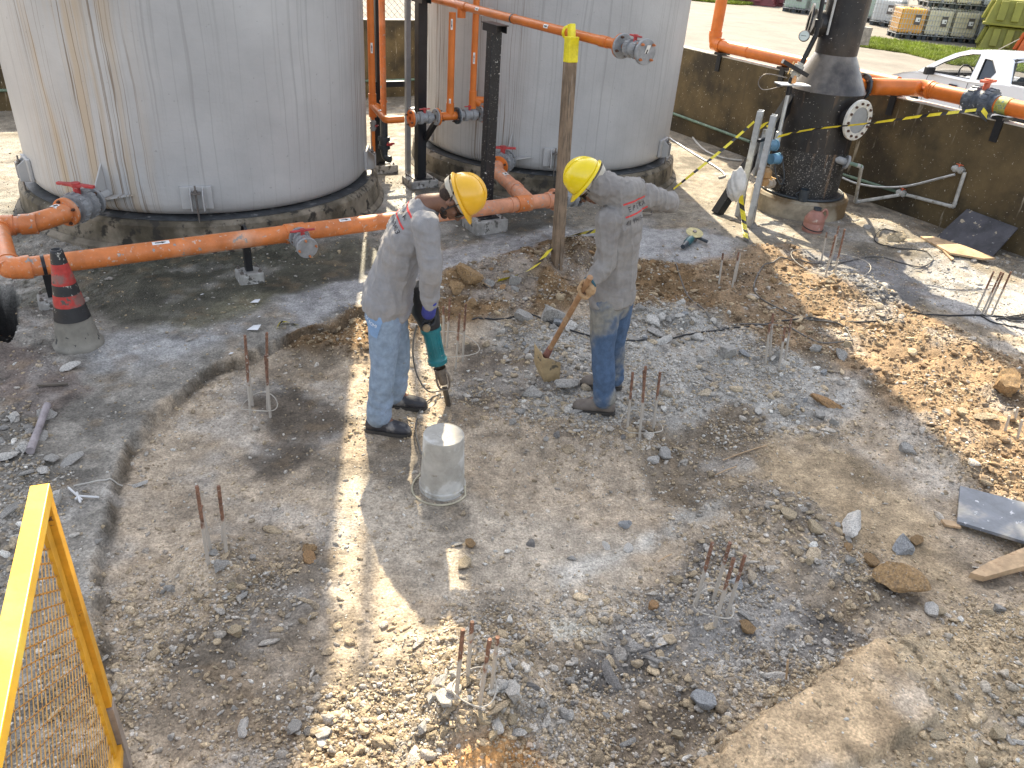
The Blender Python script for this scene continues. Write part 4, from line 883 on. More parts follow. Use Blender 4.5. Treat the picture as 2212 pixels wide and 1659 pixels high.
n_ = aty(1831, 351, 8.86); pipe(o, [e0, n_], .02, M_GRN); elbow(o, t_, e0, n_, .02, M_PV, .05); MB().lathe(n_, (n_-e0), [(.02, 0), (.075, .0), (.075, .025), (.04, .026), (.04, .16)], 24).build('flange', M_GRY, o); ballvalve(o, onwall(1947, 417, -.05), FB, .022, .12, m=M_PV, hm=M_REDL, hdir=FB, hl=2)
tag(MB().tube(spline([onwall(2062, 377, -.1), onwall(2030, 385, -.09), onwall(1959, 402, -.06), onwall(1900, 404, -.06), onwall(1850, 396, -.05), onwall(1820, 384, -.05)]), .014, 10).build('hose', M_GALV, None, org=onwall(1959, 402)), 'grey hose drooping along the brown wall from the upper red tap', 'hose')
o = thing('green_pipe', 'thin green pipe fixed low along the side wall left of the tower', 'pipe', tuple(onwall(1500, 262))); pipe(o, [onwall(1440, 240), onwall(1620, 306)], .020, M_GRN)
o2 = thing('green_pipe', 'thin green pipe along the back wall between the tanks', 'pipe', tuple(CN-FA*3)); pp_ = CN-FB*-.03; pipe(o2, [CN-FA*14+UZ*.30+FB*.03, CN+UZ*.30+FB*.03], .020, M_GRN)
def cable(name, pts, r, m, label, cat='cable', lift=.008, raw=False):
    P_ = [Vector(p) if len(p) == 3 and raw else G(p[0], p[1], lift+(p[2] if len(p) > 2 else 0)) for p in pts]; S_ = spline(P_, 6)
    if not raw:
        for s_ in S_: s_.z = max(s_.z, gzs(s_.x, s_.y)+lift*.6)
    return tag(MB().tube(S_, r, 8).build(name, m, None, org=S_[0]), label, cat)
M_HOSW = mat('white_hose', (.50, .49, .46), .5, var=.15, vs=10); M_CAB = mat('black_cable', (.02, .02, .022), .5, var=.3, vs=10); M_CABG = mat('dusty_cable', (.13, .12, .11), .7, var=.3, vs=12)
cable('hose', [(1470, 262, .2), (1490, 290), (1520, 325), (1560, 343), (1602, 349)], .014, M_HOSW, 'white hose curving over the floor below the green wall pipe', 'hose', .015)
cable('hose', [(1446, 300), (1500, 335), (1545, 362), (1566, 380), (1552, 386)], .012, M_GALV, 'grey hose end lying on the sunlit floor right of the tank', 'hose', .012)
cable('power_cable', [(1020, 690), (1090, 682), (1140, 680), (1200, 703), (1262, 725), (1330, 738), (1420, 738), (1500, 722), (1560, 709), (1628, 706), (1735, 692), (1811, 698), (1903, 695), (1994, 684), (2049, 684), (2132, 683), (2260, 696)], .0075, M_CAB, 'long black power cable running across the rubble to the right edge')
cable('power_cable', [(1452, 566), (1462, 600), (1485, 640), (1520, 672), (1556, 694), (1600, 702), (1690, 705)], .006, M_CABG, 'grey cable of the angle grinder snaking over the brown soil')
cable('power_cable', [(2003, 544), (1933, 537), (1890, 522), (1900, 508), (1950, 512)], .006, M_CAB, 'thin dark wire loop near the boulder behind the rear rebar', 'wire')
cable('power_cable', [(1710, 711), (1768, 741), (1829, 742), (1838, 730), (1811, 706), (1738, 691), (1689, 671), (1640, 644), (1628, 619), (1645, 585), (1666, 560), (1707, 560), (1762, 572), (1820, 568), (1887, 555), (1948, 570), (1988, 582), (2013, 567), (2003, 546)], .0065, M_CABG, 'dusty looped cable winding up the sunlit bank to the rear rebar')
cable('power_cable', [(2120, 684), (2150, 700), (2212, 712), (2260, 716)], .006, M_CAB, 'short black cable branch at the right edge below the slanted rebar')
for k in range(4): cable('power_cable', [(2150+k*6, 692-k*2), (2190, 684+k*4), (2260, 675+k*7)], .006, M_CAB, 'bundled black cables at the right edge beside the slanted rebar').__setitem__('group', 'bundled cables at the right edge')
cable('thin_wire', [(160, 1052), (190, 1046), (225, 1040), (260, 1030)], .004, mat('pale_wire', (.5, .48, .44), .7), 'pale wire lying on the slab edge above the yellow railing', 'wire')
# pale tie wire ball
q = MB(); c_ = G(170, 1078, .02)
for a_, b_ in (((150, 1060), (175, 1090)), ((165, 1085), (215, 1079)), ((168, 1070), (178, 1085))): q.tube([G(*a_, .02), c_, G(*b_, .015)], .006, 6)
tag(q.build('tie_wire', mat('lime_wire', (.6, .6, .6), .8), None, org=c_), 'limewashed twist of tie wire above the yellow railing corner', 'wire')
# ======================= WOODEN POST =======================
WB = Vector((.34, 6.63, 0)); wt = zup(1236, 62, WB)
M_WOOD = mat('weathered_wood', (.23, .165, .11), .85, var=.2, vs=6, bump=.4, bs=30, streak=[((.09, .07, .05), 60, 2., .52, .7), ((.34, .28, .22), 30, 1.5, .58, .6)])
o = thing('wooden_post', 'tall weathered wooden post propping the overhead pipe, yellow plastic on top', 'post', tuple(WB)); wtop = aty(1235, 85, 6.75)
MB().beam(WB-UZ*.2+Vector((-.012, 0, 0)), wtop, .085, .075, FB).build('shaft', M_WOOD, o)
MB().beam(WB-UZ*.2+Vector((.04, -.045, 0)), wtop-UZ*.9+Vector((.035, -.04, 0)), .03, .012, FB).build('split_strip', M_WOOD, o)
q = MB(); d_ = (wtop-WB).normalized(); q.beam(wtop-d_*.17, wtop+d_*.02, .092, .083, FB); q.beam(wtop+d_*.0, wtop+d_*.08+Vector((-.01, .02, .03)), .05, .05, FB)
M_YPL = mat('yellow_plastic', (.80, .68, .02), .35, var=.15, vs=14, bump=.5, bs=14); q.build('plastic_wrap', M_YPL, o, bevel=.006)
MB().tube([ono(1232, 70)+(aa_*math.cos(t)+bb_*math.sin(t))*(OR+.004) for aa_, bb_, _z in [frame(od)] for t in [i*2*math.pi/20 for i in range(20)]], .014, 8, closed=True).build('plastic_loop', M_YPL, o)
# ======================= CONE, BUCKET, JUG, MUG =======================
cb = at(173, 752); cb.z = gzs(cb.x, cb.y)
o = thing('traffic_cone', 'battered black and red traffic cone, lower half coated with cement dust', 'cone', tuple(cb))
M_CB = mat('cone_black', (.02, .02, .022), .5, var=.2, vs=10, spots=((.42, .40, .35), 26, .62, .04)); M_CR = mat('cone_red', (.42, .035, .028), .6, var=.25, vs=10, tint=((.20, .10, .085), 7, .5, .6), spots=((.10, .08, .07), 20, .6, .06)); M_CG = mat('cone_dust', (.21, .195, .165), .8, var=.2, vs=6, bump=.2, spots=((.04, .04, .04), 16, .62, .05))
CH = .68; rc = lambda z: .145-(.145-.036)*(z/CH)**.96
for nm, z0, z1, m_ in (('dusty_skirt', 0, .20, M_CG), ('lower_band', .20, .30, M_CB), ('red_band', .30, .38, M_CR), ('middle_band', .38, .45, M_CB), ('red_band', .45, .59, M_CR), ('tip', .59, .68, M_CB)):
    pf = [(rc(z0+(z1-z0)*i/4), z0+(z1-z0)*i/4) for i in range(5)]
    if nm == 'tip': pf += [(.026, .68), (.022, .60)]
    if nm == 'dusty_skirt': pf = [(.158, -.01), (.158, .015), (.148, .02)]+pf[1:]
    MB().lathe(cb, UZ, pf, 40, hard=False).build(nm, m_, o)
MB().lathe(cb, UZ, [(rc(.2)+.0035, .197), (rc(.2)+.0035, .203)], 40).build('groove_ring', M_CG, o)
bk = at(956, 1036); bk.z = gzs(bk.x, bk.y)-.005; bh = zup(956, 938, bk)-bk.z
M_BKT = mat('bucket_plastic', (.38, .36, .32), .75, var=.14, vs=9, bump=.25, bs=20, tint=((.50, .49, .46), 5, .5, .56), spots=[((.25, .22, .18), 12, .64, .05), ((.55, .50, .38), 7, .6, .1)])
o = thing('bucket', 'upturned dented paint bucket splashed with cement beside the breaker', 'bucket', tuple(bk))
pf = [(.128, 0), (.130, .004), (.130, .014), (.124, .016), (.124, .030), (.131, .032), (.131, .042), (.1235, .045), (.1205, .12), (.117, .2), (.111, bh-.004), (.1095, bh), (.105, bh+.001), (.103, bh-.001), (.037, bh-.0005), (.036, bh+.001), (.034, bh+.001), (.033, bh-.0005), (.001, bh-.0005)]
MB().lathe(bk, UZ, pf, 64).build('shell', M_BKT, o)
hp = [bk+Vector((math.cos(t)*.155-.012, math.sin(t)*.15-.02, .012+.02*max(0, math.sin(t)))) for t in [R_(a_) for a_ in range(150, 345, 12)]]
MB().tube([bk+Vector((-.125, .06, .05))]+hp+[bk+Vector((.128, -.03, .05))], .006, 8).build('handle', mat('dusty_handle', (.42, .38, .28), .7, var=.2), o)
jp = at(1752, 503); M_JUG = mat('pink_jug', (.36, .17, .13), .5, var=.15, vs=7, spots=((.5, .42, .35), 12, .62, .1))
o = thing('jug', 'dusty pink plastic water jug standing before the tower pedestal', 'jug', tuple(jp))
MB().lathe(jp, UZ, [(.001, 0), (.10, .0), (.108, .02), (.110, .12), (.105, .126), (.110, .132), (.106, .17), (.09, .205), (.06, .24), (.035, .252), (.034, .262)], 32, hard=False).build('body', M_JUG, o)
MB().lathe(jp, UZ, [(.042, .26), (.042, .285), (.001, .286)], 24).build('lid', M_DGRY, o)
MB().tube(spline([jp+Vector((.045, -.02, .24)), jp+Vector((.08, -.02, .275)), jp+Vector((.112, -.02, .23)), jp+Vector((.10, -.02, .17))], 6), .013, 10).build('handle', M_JUG, o)
MB().tube([jp+Vector((math.cos(t)*.111, math.sin(t)*.111, .07-.02*math.cos(t+1))) for t in [i*2*math.pi/32 for i in range(32)]], .006, 8, closed=True).build('strap', M_CAB, o)
mp_ = Vector((TC.x, TC.y, 0))+(-Vector((TC.x, TC.y, 0))).normalized()*.50+Vector((.05, 0, .24))
o = thing('mug', 'black mug standing on the edge of the tower pedestal', 'mug', tuple(mp_))
MB().lathe(mp_, UZ, [(.001, 0), (.052, 0), (.055, .13), (.049, .13), (.046, .01), (.001, .01)], 28).build('body', M_DGRY, o)
MB().tube(spline([mp_+Vector((-.05, 0, .10)), mp_+Vector((-.09, 0, .07)), mp_+Vector((-.05, 0, .03))]), .006, 8).build('handle', M_DGRY, o)
# ======================= GRINDER =======================
gp_ = G(1497, 520, .0); g2 = G(1458, 556, .035); o = thing('angle_grinder', 'teal angle grinder with a pale worn disc lying on the floor', 'grinder', tuple(gp_))
M_TEAL = mat('tool_teal', (.02, .115, .13), .45, var=.2, vs=12, spots=((.35, .33, .3), 30, .66, .06)); hd_ = gp_+UZ*.05; dd = (g2-hd_).normalized()
MB().tube([hd_+dd*.02, hd_+dd*.10, hd_+dd*.13, hd_+dd*.22, hd_+dd*.24, (hd_+dd*.34)], [.028, .032, .038, .036, .028, .018], 20).build('body', M_TEAL, o); MB().tube([hd_+dd*.24, hd_+dd*.35], [.030, .022], 16).build('grip', M_DGRY, o)
MB().lathe(hd_, UZ, [(.04, -.04), (.04, .02), (.02, .03)], 24).build('gear_head', M_STEEL, o)
MB().lathe(hd_+UZ*.035, Vector((.05, -.25, 1)), [(.001, 0), (.088, .0), (.088, .006), (.03, .008), (.025, .012), (.001, .013)], 36).build('disc', mat('grinding_disc', (.55, .48, .25), .8, var=.2, vs=20, spots=((.25, .2, .15), 14, .62, .1)), o)
MB().lathe(hd_+UZ*.046, Vector((.05, -.25, 1)), [(.022, 0), (.02, .012), (.001, .013)], 20).build('disc_nut', M_STEEL, o)
MB().tube([hd_, hd_+Vector((.13, -.08, -.02))], [.014, .018], 12).build('side_handle', M_DGRY, o)
# ======================= BOARDS AND TIMBER =======================
def slab(name, pts, th, m, label, cat, bev=.0, part=None):
    c_ = sum(pts, Vector())/len(pts); q = MB().prism(pts, UZ*th); return tag(q.build(name, m, None, bevel=bev, org=c_), label, cat)
M_PLY = mat('grey_plywood', (.17, .185, .21), .6, var=.15, vs=8, bump=.15, streak=None, tint=((.40, .37, .32), 3.2, .52, .66), spots=((.55, .56, .58), 19, .62, .03))
slab('plywood_board', [G(2068, 1063, .03), G(2063, 1137, .02), G(2300, 1220, .05), G(2300, 1136, .06)], .018, M_PLY, 'grey plywood sheet flecked with white at the right edge', 'board')
M_PINE = mat('raw_timber', (.46, .32, .19), .75, var=.2, vs=10, bump=.4, bs=30, streak=((.28, .15, .07), 26, 26, .58, .6))
slab('plank', [G(2088, 1254, .02), G(2128, 1232, .03), G(2290, 1180, .06), G(2300, 1222, .05), G(2170, 1252, .03), G(2120, 1262, .02)], .035, M_PINE, 'splintered raw wooden plank below the grey plywood sheet', 'plank')
slab('wood_sliver', [G(2030, 1128, .01), G(2064, 1134, .01), G(2074, 1146, .01), G(2040, 1140, .01)], .014, M_PINE, 'wood sliver poking out left of the grey plywood sheet', 'wood scrap')
def wz(px, py):
    for i in range(200):
        z = i*.005; p_ = at(px, py, z)
        if (p_-Vector((2.2, 13.0, z))).dot(FA) < -.04: return p_
    return at(px, py, .3)
u1, u2 = onwall(2089, 451, -.05), onwall(2199, 492, -.05); l1, l2 = at(2022, 512, .02), at(2141, 557, .02)
n_ = (u2-u1).cross(l1-u1).normalized()*.018
tag(MB().prism([u1, u2, l2, l1], n_).build('dark_board', mat('dark_plywood', (.055, .055, .065), .7, var=.3, vs=6, bump=.2, spots=[((.35, .30, .22), 11, .64, .05), ((.5, .5, .48), 30, .69, .04)]), None, org=(u1+l2)/2), 'dark stained plywood sheet leaning on the foot of the brown wall', 'board')
slab('plank', [G(1985, 520, .03), G(2010, 522, .04), G(2080, 545, .04), G(2146, 569, .04), G(2120, 570, .04), G(2050, 556, .03)], .02, M_PINE, 'thin wooden planks lying below the leaning dark sheet', 'plank')
slab('wood_sliver', [G(2035, 545, .01), G(2040, 543, .01), G(2058, 566, .01), G(2054, 567, .01)], .012, M_PINE, 'thin batten end sticking out from under the thin planks', 'wood scrap')
a_, b_ = G(105, 884, .03), G(68, 984, .03)
tag(MB().tube([a_, a_.lerp(b_, .5), b_], [.021, .019, .022], 16).build('tool_handle', mat('grey_wood', (.27, .24, .25), .8, var=.2, vs=14, bump=.3), None, org=a_), 'grey wooden tool handle lying on the rubble at the left edge', 'stick')
slab('flat_stick', [G(82, 835, .01), G(148, 831, .01), G(148, 835, .01), G(82, 839, .01)], .012, mat('dark_wood', (.13, .11, .09), .85, var=.2), 'flat dark wooden stick below the traffic cone', 'stick')
for i, (a1_, a2_, lb_) in enumerate((((1655, 965), (1560, 1000), 'long dry straw stalk lying across the gravel right of centre'), ((1590, 1010), (1545, 1030), 'short dry stalk beside the long straw stalk'), ((1030, 610), (1060, 625), 'pale twig sticking out of the clay by the bent worker'), ((1450, 1200), (1420, 1220), 'small stalk right of the light soil patch'))):
    p0_, p1_ = G(*a1_, .01), G(*a2_, .02); tag(MB().tube([p0_, p0_.lerp(p1_, .5)+UZ*.006, p1_], .004, 6).build('dry_stalk', M_PINE, None, org=p0_), lb_, 'stalk')
M_PAP = mat('white_paper', (.70, .71, .73), .7, var=.05, bump=.2)
for px, py, s_, lb_ in ((549, 713, .045, 'crumpled white paper cup scrap on the dusty floor'), (552, 655, .035, 'small white paper scrap below the middle pipe stand'), (437, 790-150, .014, 'tiny white flake on the wet floor'), (560, 688, .012, 'tiny white fleck right above the paper cup scrap'), (860, 590, .012, 'tiny white chip behind the bent worker'), (500, 772, .016, 'small white peel beside the mid left rebar')):
    c_ = G(px, py, .012); q = MB(); q.add([c_+Vector((-s_, -s_*.6, 0)), c_+Vector((s_*.9, -s_*.8, .01)), c_+Vector((s_, s_*.7, s_*.5)), c_+Vector((-s_*.4, s_, .004)), c_+Vector((0, 0, s_*.5))], [(0, 1, 4), (1, 2, 4), (2, 3, 4), (3, 0, 4)])
    tag(q.build('paper_scrap', M_PAP, None, org=c_), lb_, 'paper scrap')
# ======================= REBAR =======================
def rebar_mat():
    m = mat('rebar_steel', (.19, .10, .065), .85, var=.35, vs=40, bump=.3, bs=90, spots=((.42, .38, .33), 50, .60, .05))
    N = m.node_tree.nodes; L = m.node_tree.links; b = N['Principled BSDF']; src = b.inputs['Base Color'].links[0].from_socket
    tc = N.new('ShaderNodeTexCoord'); sx = N.new('ShaderNodeSeparateXYZ'); L.new(tc.outputs['Object'], sx.inputs[0])
    n = N.new('ShaderNodeTexNoise'); n.inputs['Scale'].default_value = 25; L.new(tc.outputs['Object'], n.inputs[0])
    a = N.new('ShaderNodeMath'); a.operation = 'MULTIPLY_ADD'; L.new(n.outputs[0], a.inputs[0]); a.inputs[1].default_value = .22; L.new(sx.outputs[2], a.inputs[2])
    r = N.new('ShaderNodeMapRange'); L.new(a.outputs[0], r.inputs[0]); r.inputs[1].default_value = .33; r.inputs[2].default_value = .36
    x = N.new('ShaderNodeMix'); x.data_type = 'RGBA'; L.new(r.outputs[0], x.inputs[0]); x.inputs[6].default_value = (.42, .38, .33, 1); L.new(src, x.inputs[7]); L.new(x.outputs[2], b.inputs['Base Color']); return m
M_RB = rebar_mat(); M_TW = mat('stirrup_wire', (.42, .39, .34), .8, var=.2)
def rebars(label, bars, ring=True, rh=.05, r=.0078):
    bs_ = [G(*b_) for b_, t_ in bars]; c_ = sum(bs_, Vector())/len(bs_)
    o = thing('rebar_cluster', label, 'rebar', tuple(c_), 'rebar starter bars standing in the ground')
    for p_, (b_, t_) in zip(bs_, bars):
        tp_ = aty(t_[0], t_[1], p_.y+.01); d = (tp_-p_); q = MB(); n = max(8, int(d.length/.012)); q.tube([p_-d*.1+d*1.1*i/n for i in range(n+1)], [r*(1.0 if i % 2 else 1.16) for i in range(n+1)], 10)
        q.build('bar', M_RB, o)
    if ring:
        R1 = max((b_-c_).length for b_ in bs_)*1.02+.008
        q = MB(); q.tube([c_+Vector((math.cos(t)*R1, math.sin(t)*R1, rh+.02*math.sin(t*2+c_.x*5))) for t in [i*2*math.pi/30 for i in range(30)]], .0032, 6, closed=True); q.build('stirrup', M_TW, o)
    return o
rebars('four rusty rebars rising from the sunlit rubble mound at the bottom', [((985, 1508), (1000, 1360)), ((1010, 1462), (1020, 1343)), ((1035, 1530), (1058, 1381)), ((1062, 1490), (1075, 1376))], rh=.04)
rebars('four cement coated rebars on the low mound left of the light strip', [((450, 1218), (425, 1050)), ((456, 1190), (434, 1092)), ((490, 1198), (472, 1050)), ((482, 1170), (481, 1088))], ring=False)
rebars('cement coated rebars among dark damp patches, left of the bent worker', [((541, 896), (529, 724)), ((546, 876), (532, 758)), ((584, 902), (573, 768)), ((578, 884), (576, 718))], rh=.06)
rebars('rebars standing right behind the teal breaker', [((958, 747), (958, 662)), ((965, 751), (972, 645)), ((984, 792), (993, 677)), ((999, 781), (1006, 657))], rh=.08)
rebars('rusty rebars in the rubble just right of the hooded worker boots', [((1355, 926), (1367, 804)), ((1381, 948), (1395, 791)), ((1389, 905), (1391, 800)), ((1411, 926), (1426, 804))], rh=.04)
rebars('cement coated rebars beside the cables right of the hooded worker', [((1663, 768), (1670, 677)), ((1655, 780), (1663, 700)), ((1696, 780), (1709, 688)), ((1684, 794), (1696, 706))], ring=False)
rebars('short thin rebars in brown soil below the angle grinder', [((1554, 606), (1562, 547)), ((1582, 618), (1596, 545)), ((1587, 608), (1599, 547))], ring=False)
rebars('leaning rusty rebars in front of the pink jug', [((1794, 573), (1812, 489)), ((1773, 570), (1786, 502)), ((1782, 601), (1805, 508)), ((1800, 600), (1825, 495))], rh=.08)
rebars('slanted rusty rebars with white tied feet near the right edge', [((2106, 678), (2147, 586)), ((2120, 681), (2163, 587)), ((2127, 681), (2168, 589)), ((2142, 681), (2184, 587))], rh=.05)
rebars('rusty rebars in the dark gravel at lower right', [((1501, 1312), (1539, 1172)), ((1540, 1298), (1577, 1172)), ((1544, 1350), (1585, 1206)), ((1570, 1330), (1609, 1200))], rh=.05)
rebars('short rebar stubs beside clay lumps at the right edge', [((2190, 912), (2199, 880)), ((2170, 932), (2181, 898)), ((2199, 944), (2208, 907))], ring=False)
p_ = G(1700, 1469); tag(MB().tube([p_-UZ*.02, aty(1702, 1425, p_.y)], .005, 8).build('wooden_peg', M_PINE, None, org=p_), 'small upright wooden peg at the slab edge', 'peg')
# ======================= ROCKS =======================
for px, py, w_, tn, k, hf, lb_ in (
 (1190, 692, 62, 'grey', 1, 1.1, 'large rounded grey boulder behind the shovel handle'), (1128, 692, 44, 'grey', 1, 1., 'squarish grey rock left of the large grey boulder'),
 (1230, 708, 50, 'white', 4, .9, 'pale rock touching the large grey boulder on its right'), (1010, 615, 62, 'brown', 1, 1., 'big rough clay lump right of the bent worker chest'), (985, 630, 46, 'brown', 4, .9, 'smaller clay lump leaning on the big clay lump'),
 (1110, 615, 34, 'grey', 1, 1., 'light grey stone by the hazard tape in the clay'), (1150, 855, 50, 'grey', 0, .9, 'jagged grey slab piece under the shovel blade'), (1232, 832, 62, 'grey', 3, .8, 'thin slab piece tilted behind the shovel blade'),
 (1410, 700, 52, 'white', 4, .9, 'broad pale block of broken concrete right of the hooded worker'), (1420, 725, 50, 'grey', 3, .7, 'flat grey block below the broad pale block'), (1385, 668, 30, 'grey', 0, 1, 'grey chunk above the broad pale block'),
 (1450, 680, 34, 'grey', 4, .8, 'grey chunk right of the broad pale block'), (1570, 765, 48, 'grey', 1, .9, 'rounded grey stone left of the cement coated rebars'), (1760, 755, 40, 'grey', 4, .8, 'grey stone right of the cement coated rebars'),
 (1815, 770, 38, 'grey', 0, .8, 'grey stone nearest the sunlit bank'), (1790, 872, 52, 'rust', 2, .9, 'rusty brown pointed stone in the middle right'), (1770, 900, 30, 'grey', 1, .9, 'grey pebble under the rusty pointed stone'), (1800, 910, 24, 'grey', 1, 1, 'small grey stone right under the rusty pointed stone'),
 (1955, 973, 46, 'grey', 4, .9, 'smooth grey stone alone on the beige soil'), (1434, 985, 36, 'grey', 1, .9, 'rounded grey stone below the ringed rebars'), (1410, 995, 32, 'white', 0, .8, 'white angular chip left of the rounded grey stone'),
 (1349, 1134, 32, 'blue', 0, .9, 'bluish grey angular stone in the middle of the packed soil'), (1357, 1182, 28, 'white', 3, .6, 'pale flat chip below the bluish stone'), (1307, 1178, 26, 'white', 3, .5, 'pale flat chip left of the other flat chip'),
 (1246, 927, 24, 'white', 3, .6, 'white flat shard left of the ringed rebars'), (1240, 890, 30, 'grey', 3, .7, 'grey shard under the hooded worker boot'), (1235, 1208, 22, 'grey', 0, .8, 'small grey stone on the packed soil below the bucket'),
 (1148, 1175, 26, 'dark', 0, .8, 'dark small stone right of the sunlit patch'), (990, 1176, 26, 'grey', 3, .7, 'grey shard between bucket and sunlit patch'), (1015, 1176, 26, 'brown', 1, .8, 'brown clod between bucket and sunlit patch'),
 (1002, 1222, 34, 'tan', 1, .8, 'sunlit crumbly lump in the square patch of light'), (985, 1050, 26, 'tan', 4, .9, 'oval stone touching the bucket rim'), (668, 1190, 44, 'brown', 4, .8, 'brown flaky clod left of the light strip'), (668, 1207, 34, 'rust', 1, .8, 'orange brown clod below the flaky clod'),
 (512, 1368, 34, 'tan', 1, 1., 'tan knobbly stone on the dark soil lower left'), (462, 1198, 26, 'grey', 0, .9, 'grey stone at the feet of the left rebars'), (700, 1590, 38, 'white', 1, 1., 'whitish crusted stone at the bottom left of the light strip'), (668, 1583, 40, 'dark', 4, .9, 'dark grey stone between two pale ones at the bottom'), (634, 1576, 40, 'grey', 1, .8, 'grey stone left of the dark one at the bottom'),
 (527, 1570, 36, 'white', 2, .8, 'tall pale stone standing at the bottom left'), (1109, 1500, 52, 'white', 1, .9, 'largest pale sunlit chunk on the bottom rebar mound'), (1083, 1482, 44, 'white', 4, .9, 'pale chunk above the largest one on the bottom rebar mound'), (962, 1516, 44, 'white', 1, .9, 'pale chunk left of the rusty bottom rebars'),
 (1106, 1555, 40, 'tan', 4, .9, 'tan chunk low on the right of the bottom mound'), (1040, 1560, 40, 'tan', 1, .8, 'tan lump in front of the rusty bottom rebars'), (955, 1470, 40, 'white', 0, .7, 'flat pale chunk behind the left bottom rebar'),
 (1318, 1460, 50, 'dark', 2, 1., 'tall dark grey stone in the lower middle rubble'), (1232, 1470, 36, 'grey', 4, .8, 'grey stone right of the bottom mound top'), (1516, 1520, 56, 'blue', 1, 1., 'large blue grey stone near the lower slab edge'), (1229, 1547, 36, 'white', 4, .8, 'pale flat stone alone on the light patch at the bottom'),
 (1316, 1550, 22, 'grey', 2, .6, 'greenish oblong pebble at the bottom'), (1460, 1590, 32, 'tan', 1, .9, 'tan stone at the bottom left of the slab edge'), (1410, 1310, 28, 'rust', 1, 1., 'round rusty pebble in the dark gravel'), (1610, 1358, 36, 'brown', 1, .9, 'brown stone in the dark hollow at lower right'),
 (1590, 1265, 46, 'blue', 4, .8, 'blue grey stone right of the lower right rebars'), (1840, 1135, 66, 'white', 2, 1., 'long pale jagged rock on the rubble ridge'), (1945, 1185, 60, 'blue', 0, 1., 'blue grey jagged rock below the grey plywood'), (1923, 1265, 112, 'brown', 3, 1.4, 'largest flat boulder with dark top and ochre side at lower right'),
 (2010, 1322, 36, 'white', 1, 1., 'pale blue stone right below the largest flat boulder'), (2030, 1325, 26, 'tan', 1, 1., 'yellowish stone touching the pale blue stone'), (2135, 1325, 36, 'tan', 4, .8, 'tan stone on the lower right soil'), (2156, 1318, 30, 'grey', 1, .9, 'grey stone right of the tan stone on the lower right soil'),
 (2150, 1590, 40, 'tan', 1, 1., 'yellow tan stone in the bottom right corner'), (2020, 1592, 38, 'tan', 3, .9, 'yellow angular stone left of the bottom right corner'), (2100, 1640, 48, 'tan', 3, .5, 'flat pale slab sliver at the very bottom right'), (1980, 1310-140, 30, 'brown', 1, .8, 'brown stone right of the long pale jagged rock'),
 (1700, 1115, 40, 'tan', 1, .8, 'tan rough stone on the ridge above the long pale rock'), (1757, 1145, 40, 'tan', 1, .9, 'rounded tan stone left of the long pale rock'), (2165, 850, 64, 'brown', 1, 1.1, 'brown clay boulder in shade at the right edge'), (2120, 905, 46, 'tan', 3, .9, 'yellow sunlit stone by the rebar stubs'), (2075, 895, 26, 'tan', 1, .9, 'ochre clod left of the yellow sunlit stone'),
 (1939, 518, 46, 'tan', 4, 1.1, 'tan boulder lying before the leaning dark sheet'), (147, 798, 42, 'white', 3, 1., 'white stone at the foot of the traffic cone'), (1870, 500, 22, 'grey', 0, .8, 'grey chunk on the floor right of the pink jug'),
 (100, 900, 40, 'grey', 1, .7, 'pale grey rock left of the wooden tool handle'), (25, 990, 44, 'white', 3, 1., 'white angular stone at the left edge below the handle'), (120, 1080, 50, 'white', 1, .8, 'pale boulder behind the yellow railing top'), (60, 925, 30, 'grey', 4, .7, 'grey rock under the wooden tool handle'),
 (90, 945, 44, 'grey', 3, .6, 'flat grey rock right of the tool handle end'), (150, 1000, 50, 'grey', 3, .6, 'flat dusty rock on the slab left of the ledge'), (295, 1050, 30, 'white', 2, .6, 'pale oblong chip inside the left ledge'), (480, 1225, 40, 'grey', 0, .8, 'rough grey chunk below the left rebars'), (216, 1180, 22, 'grey', 0, .8, 'grey chip just outside the ledge lower left')):
    rock(px, py, w_*.94, tn, k, lb_, hf=hf)
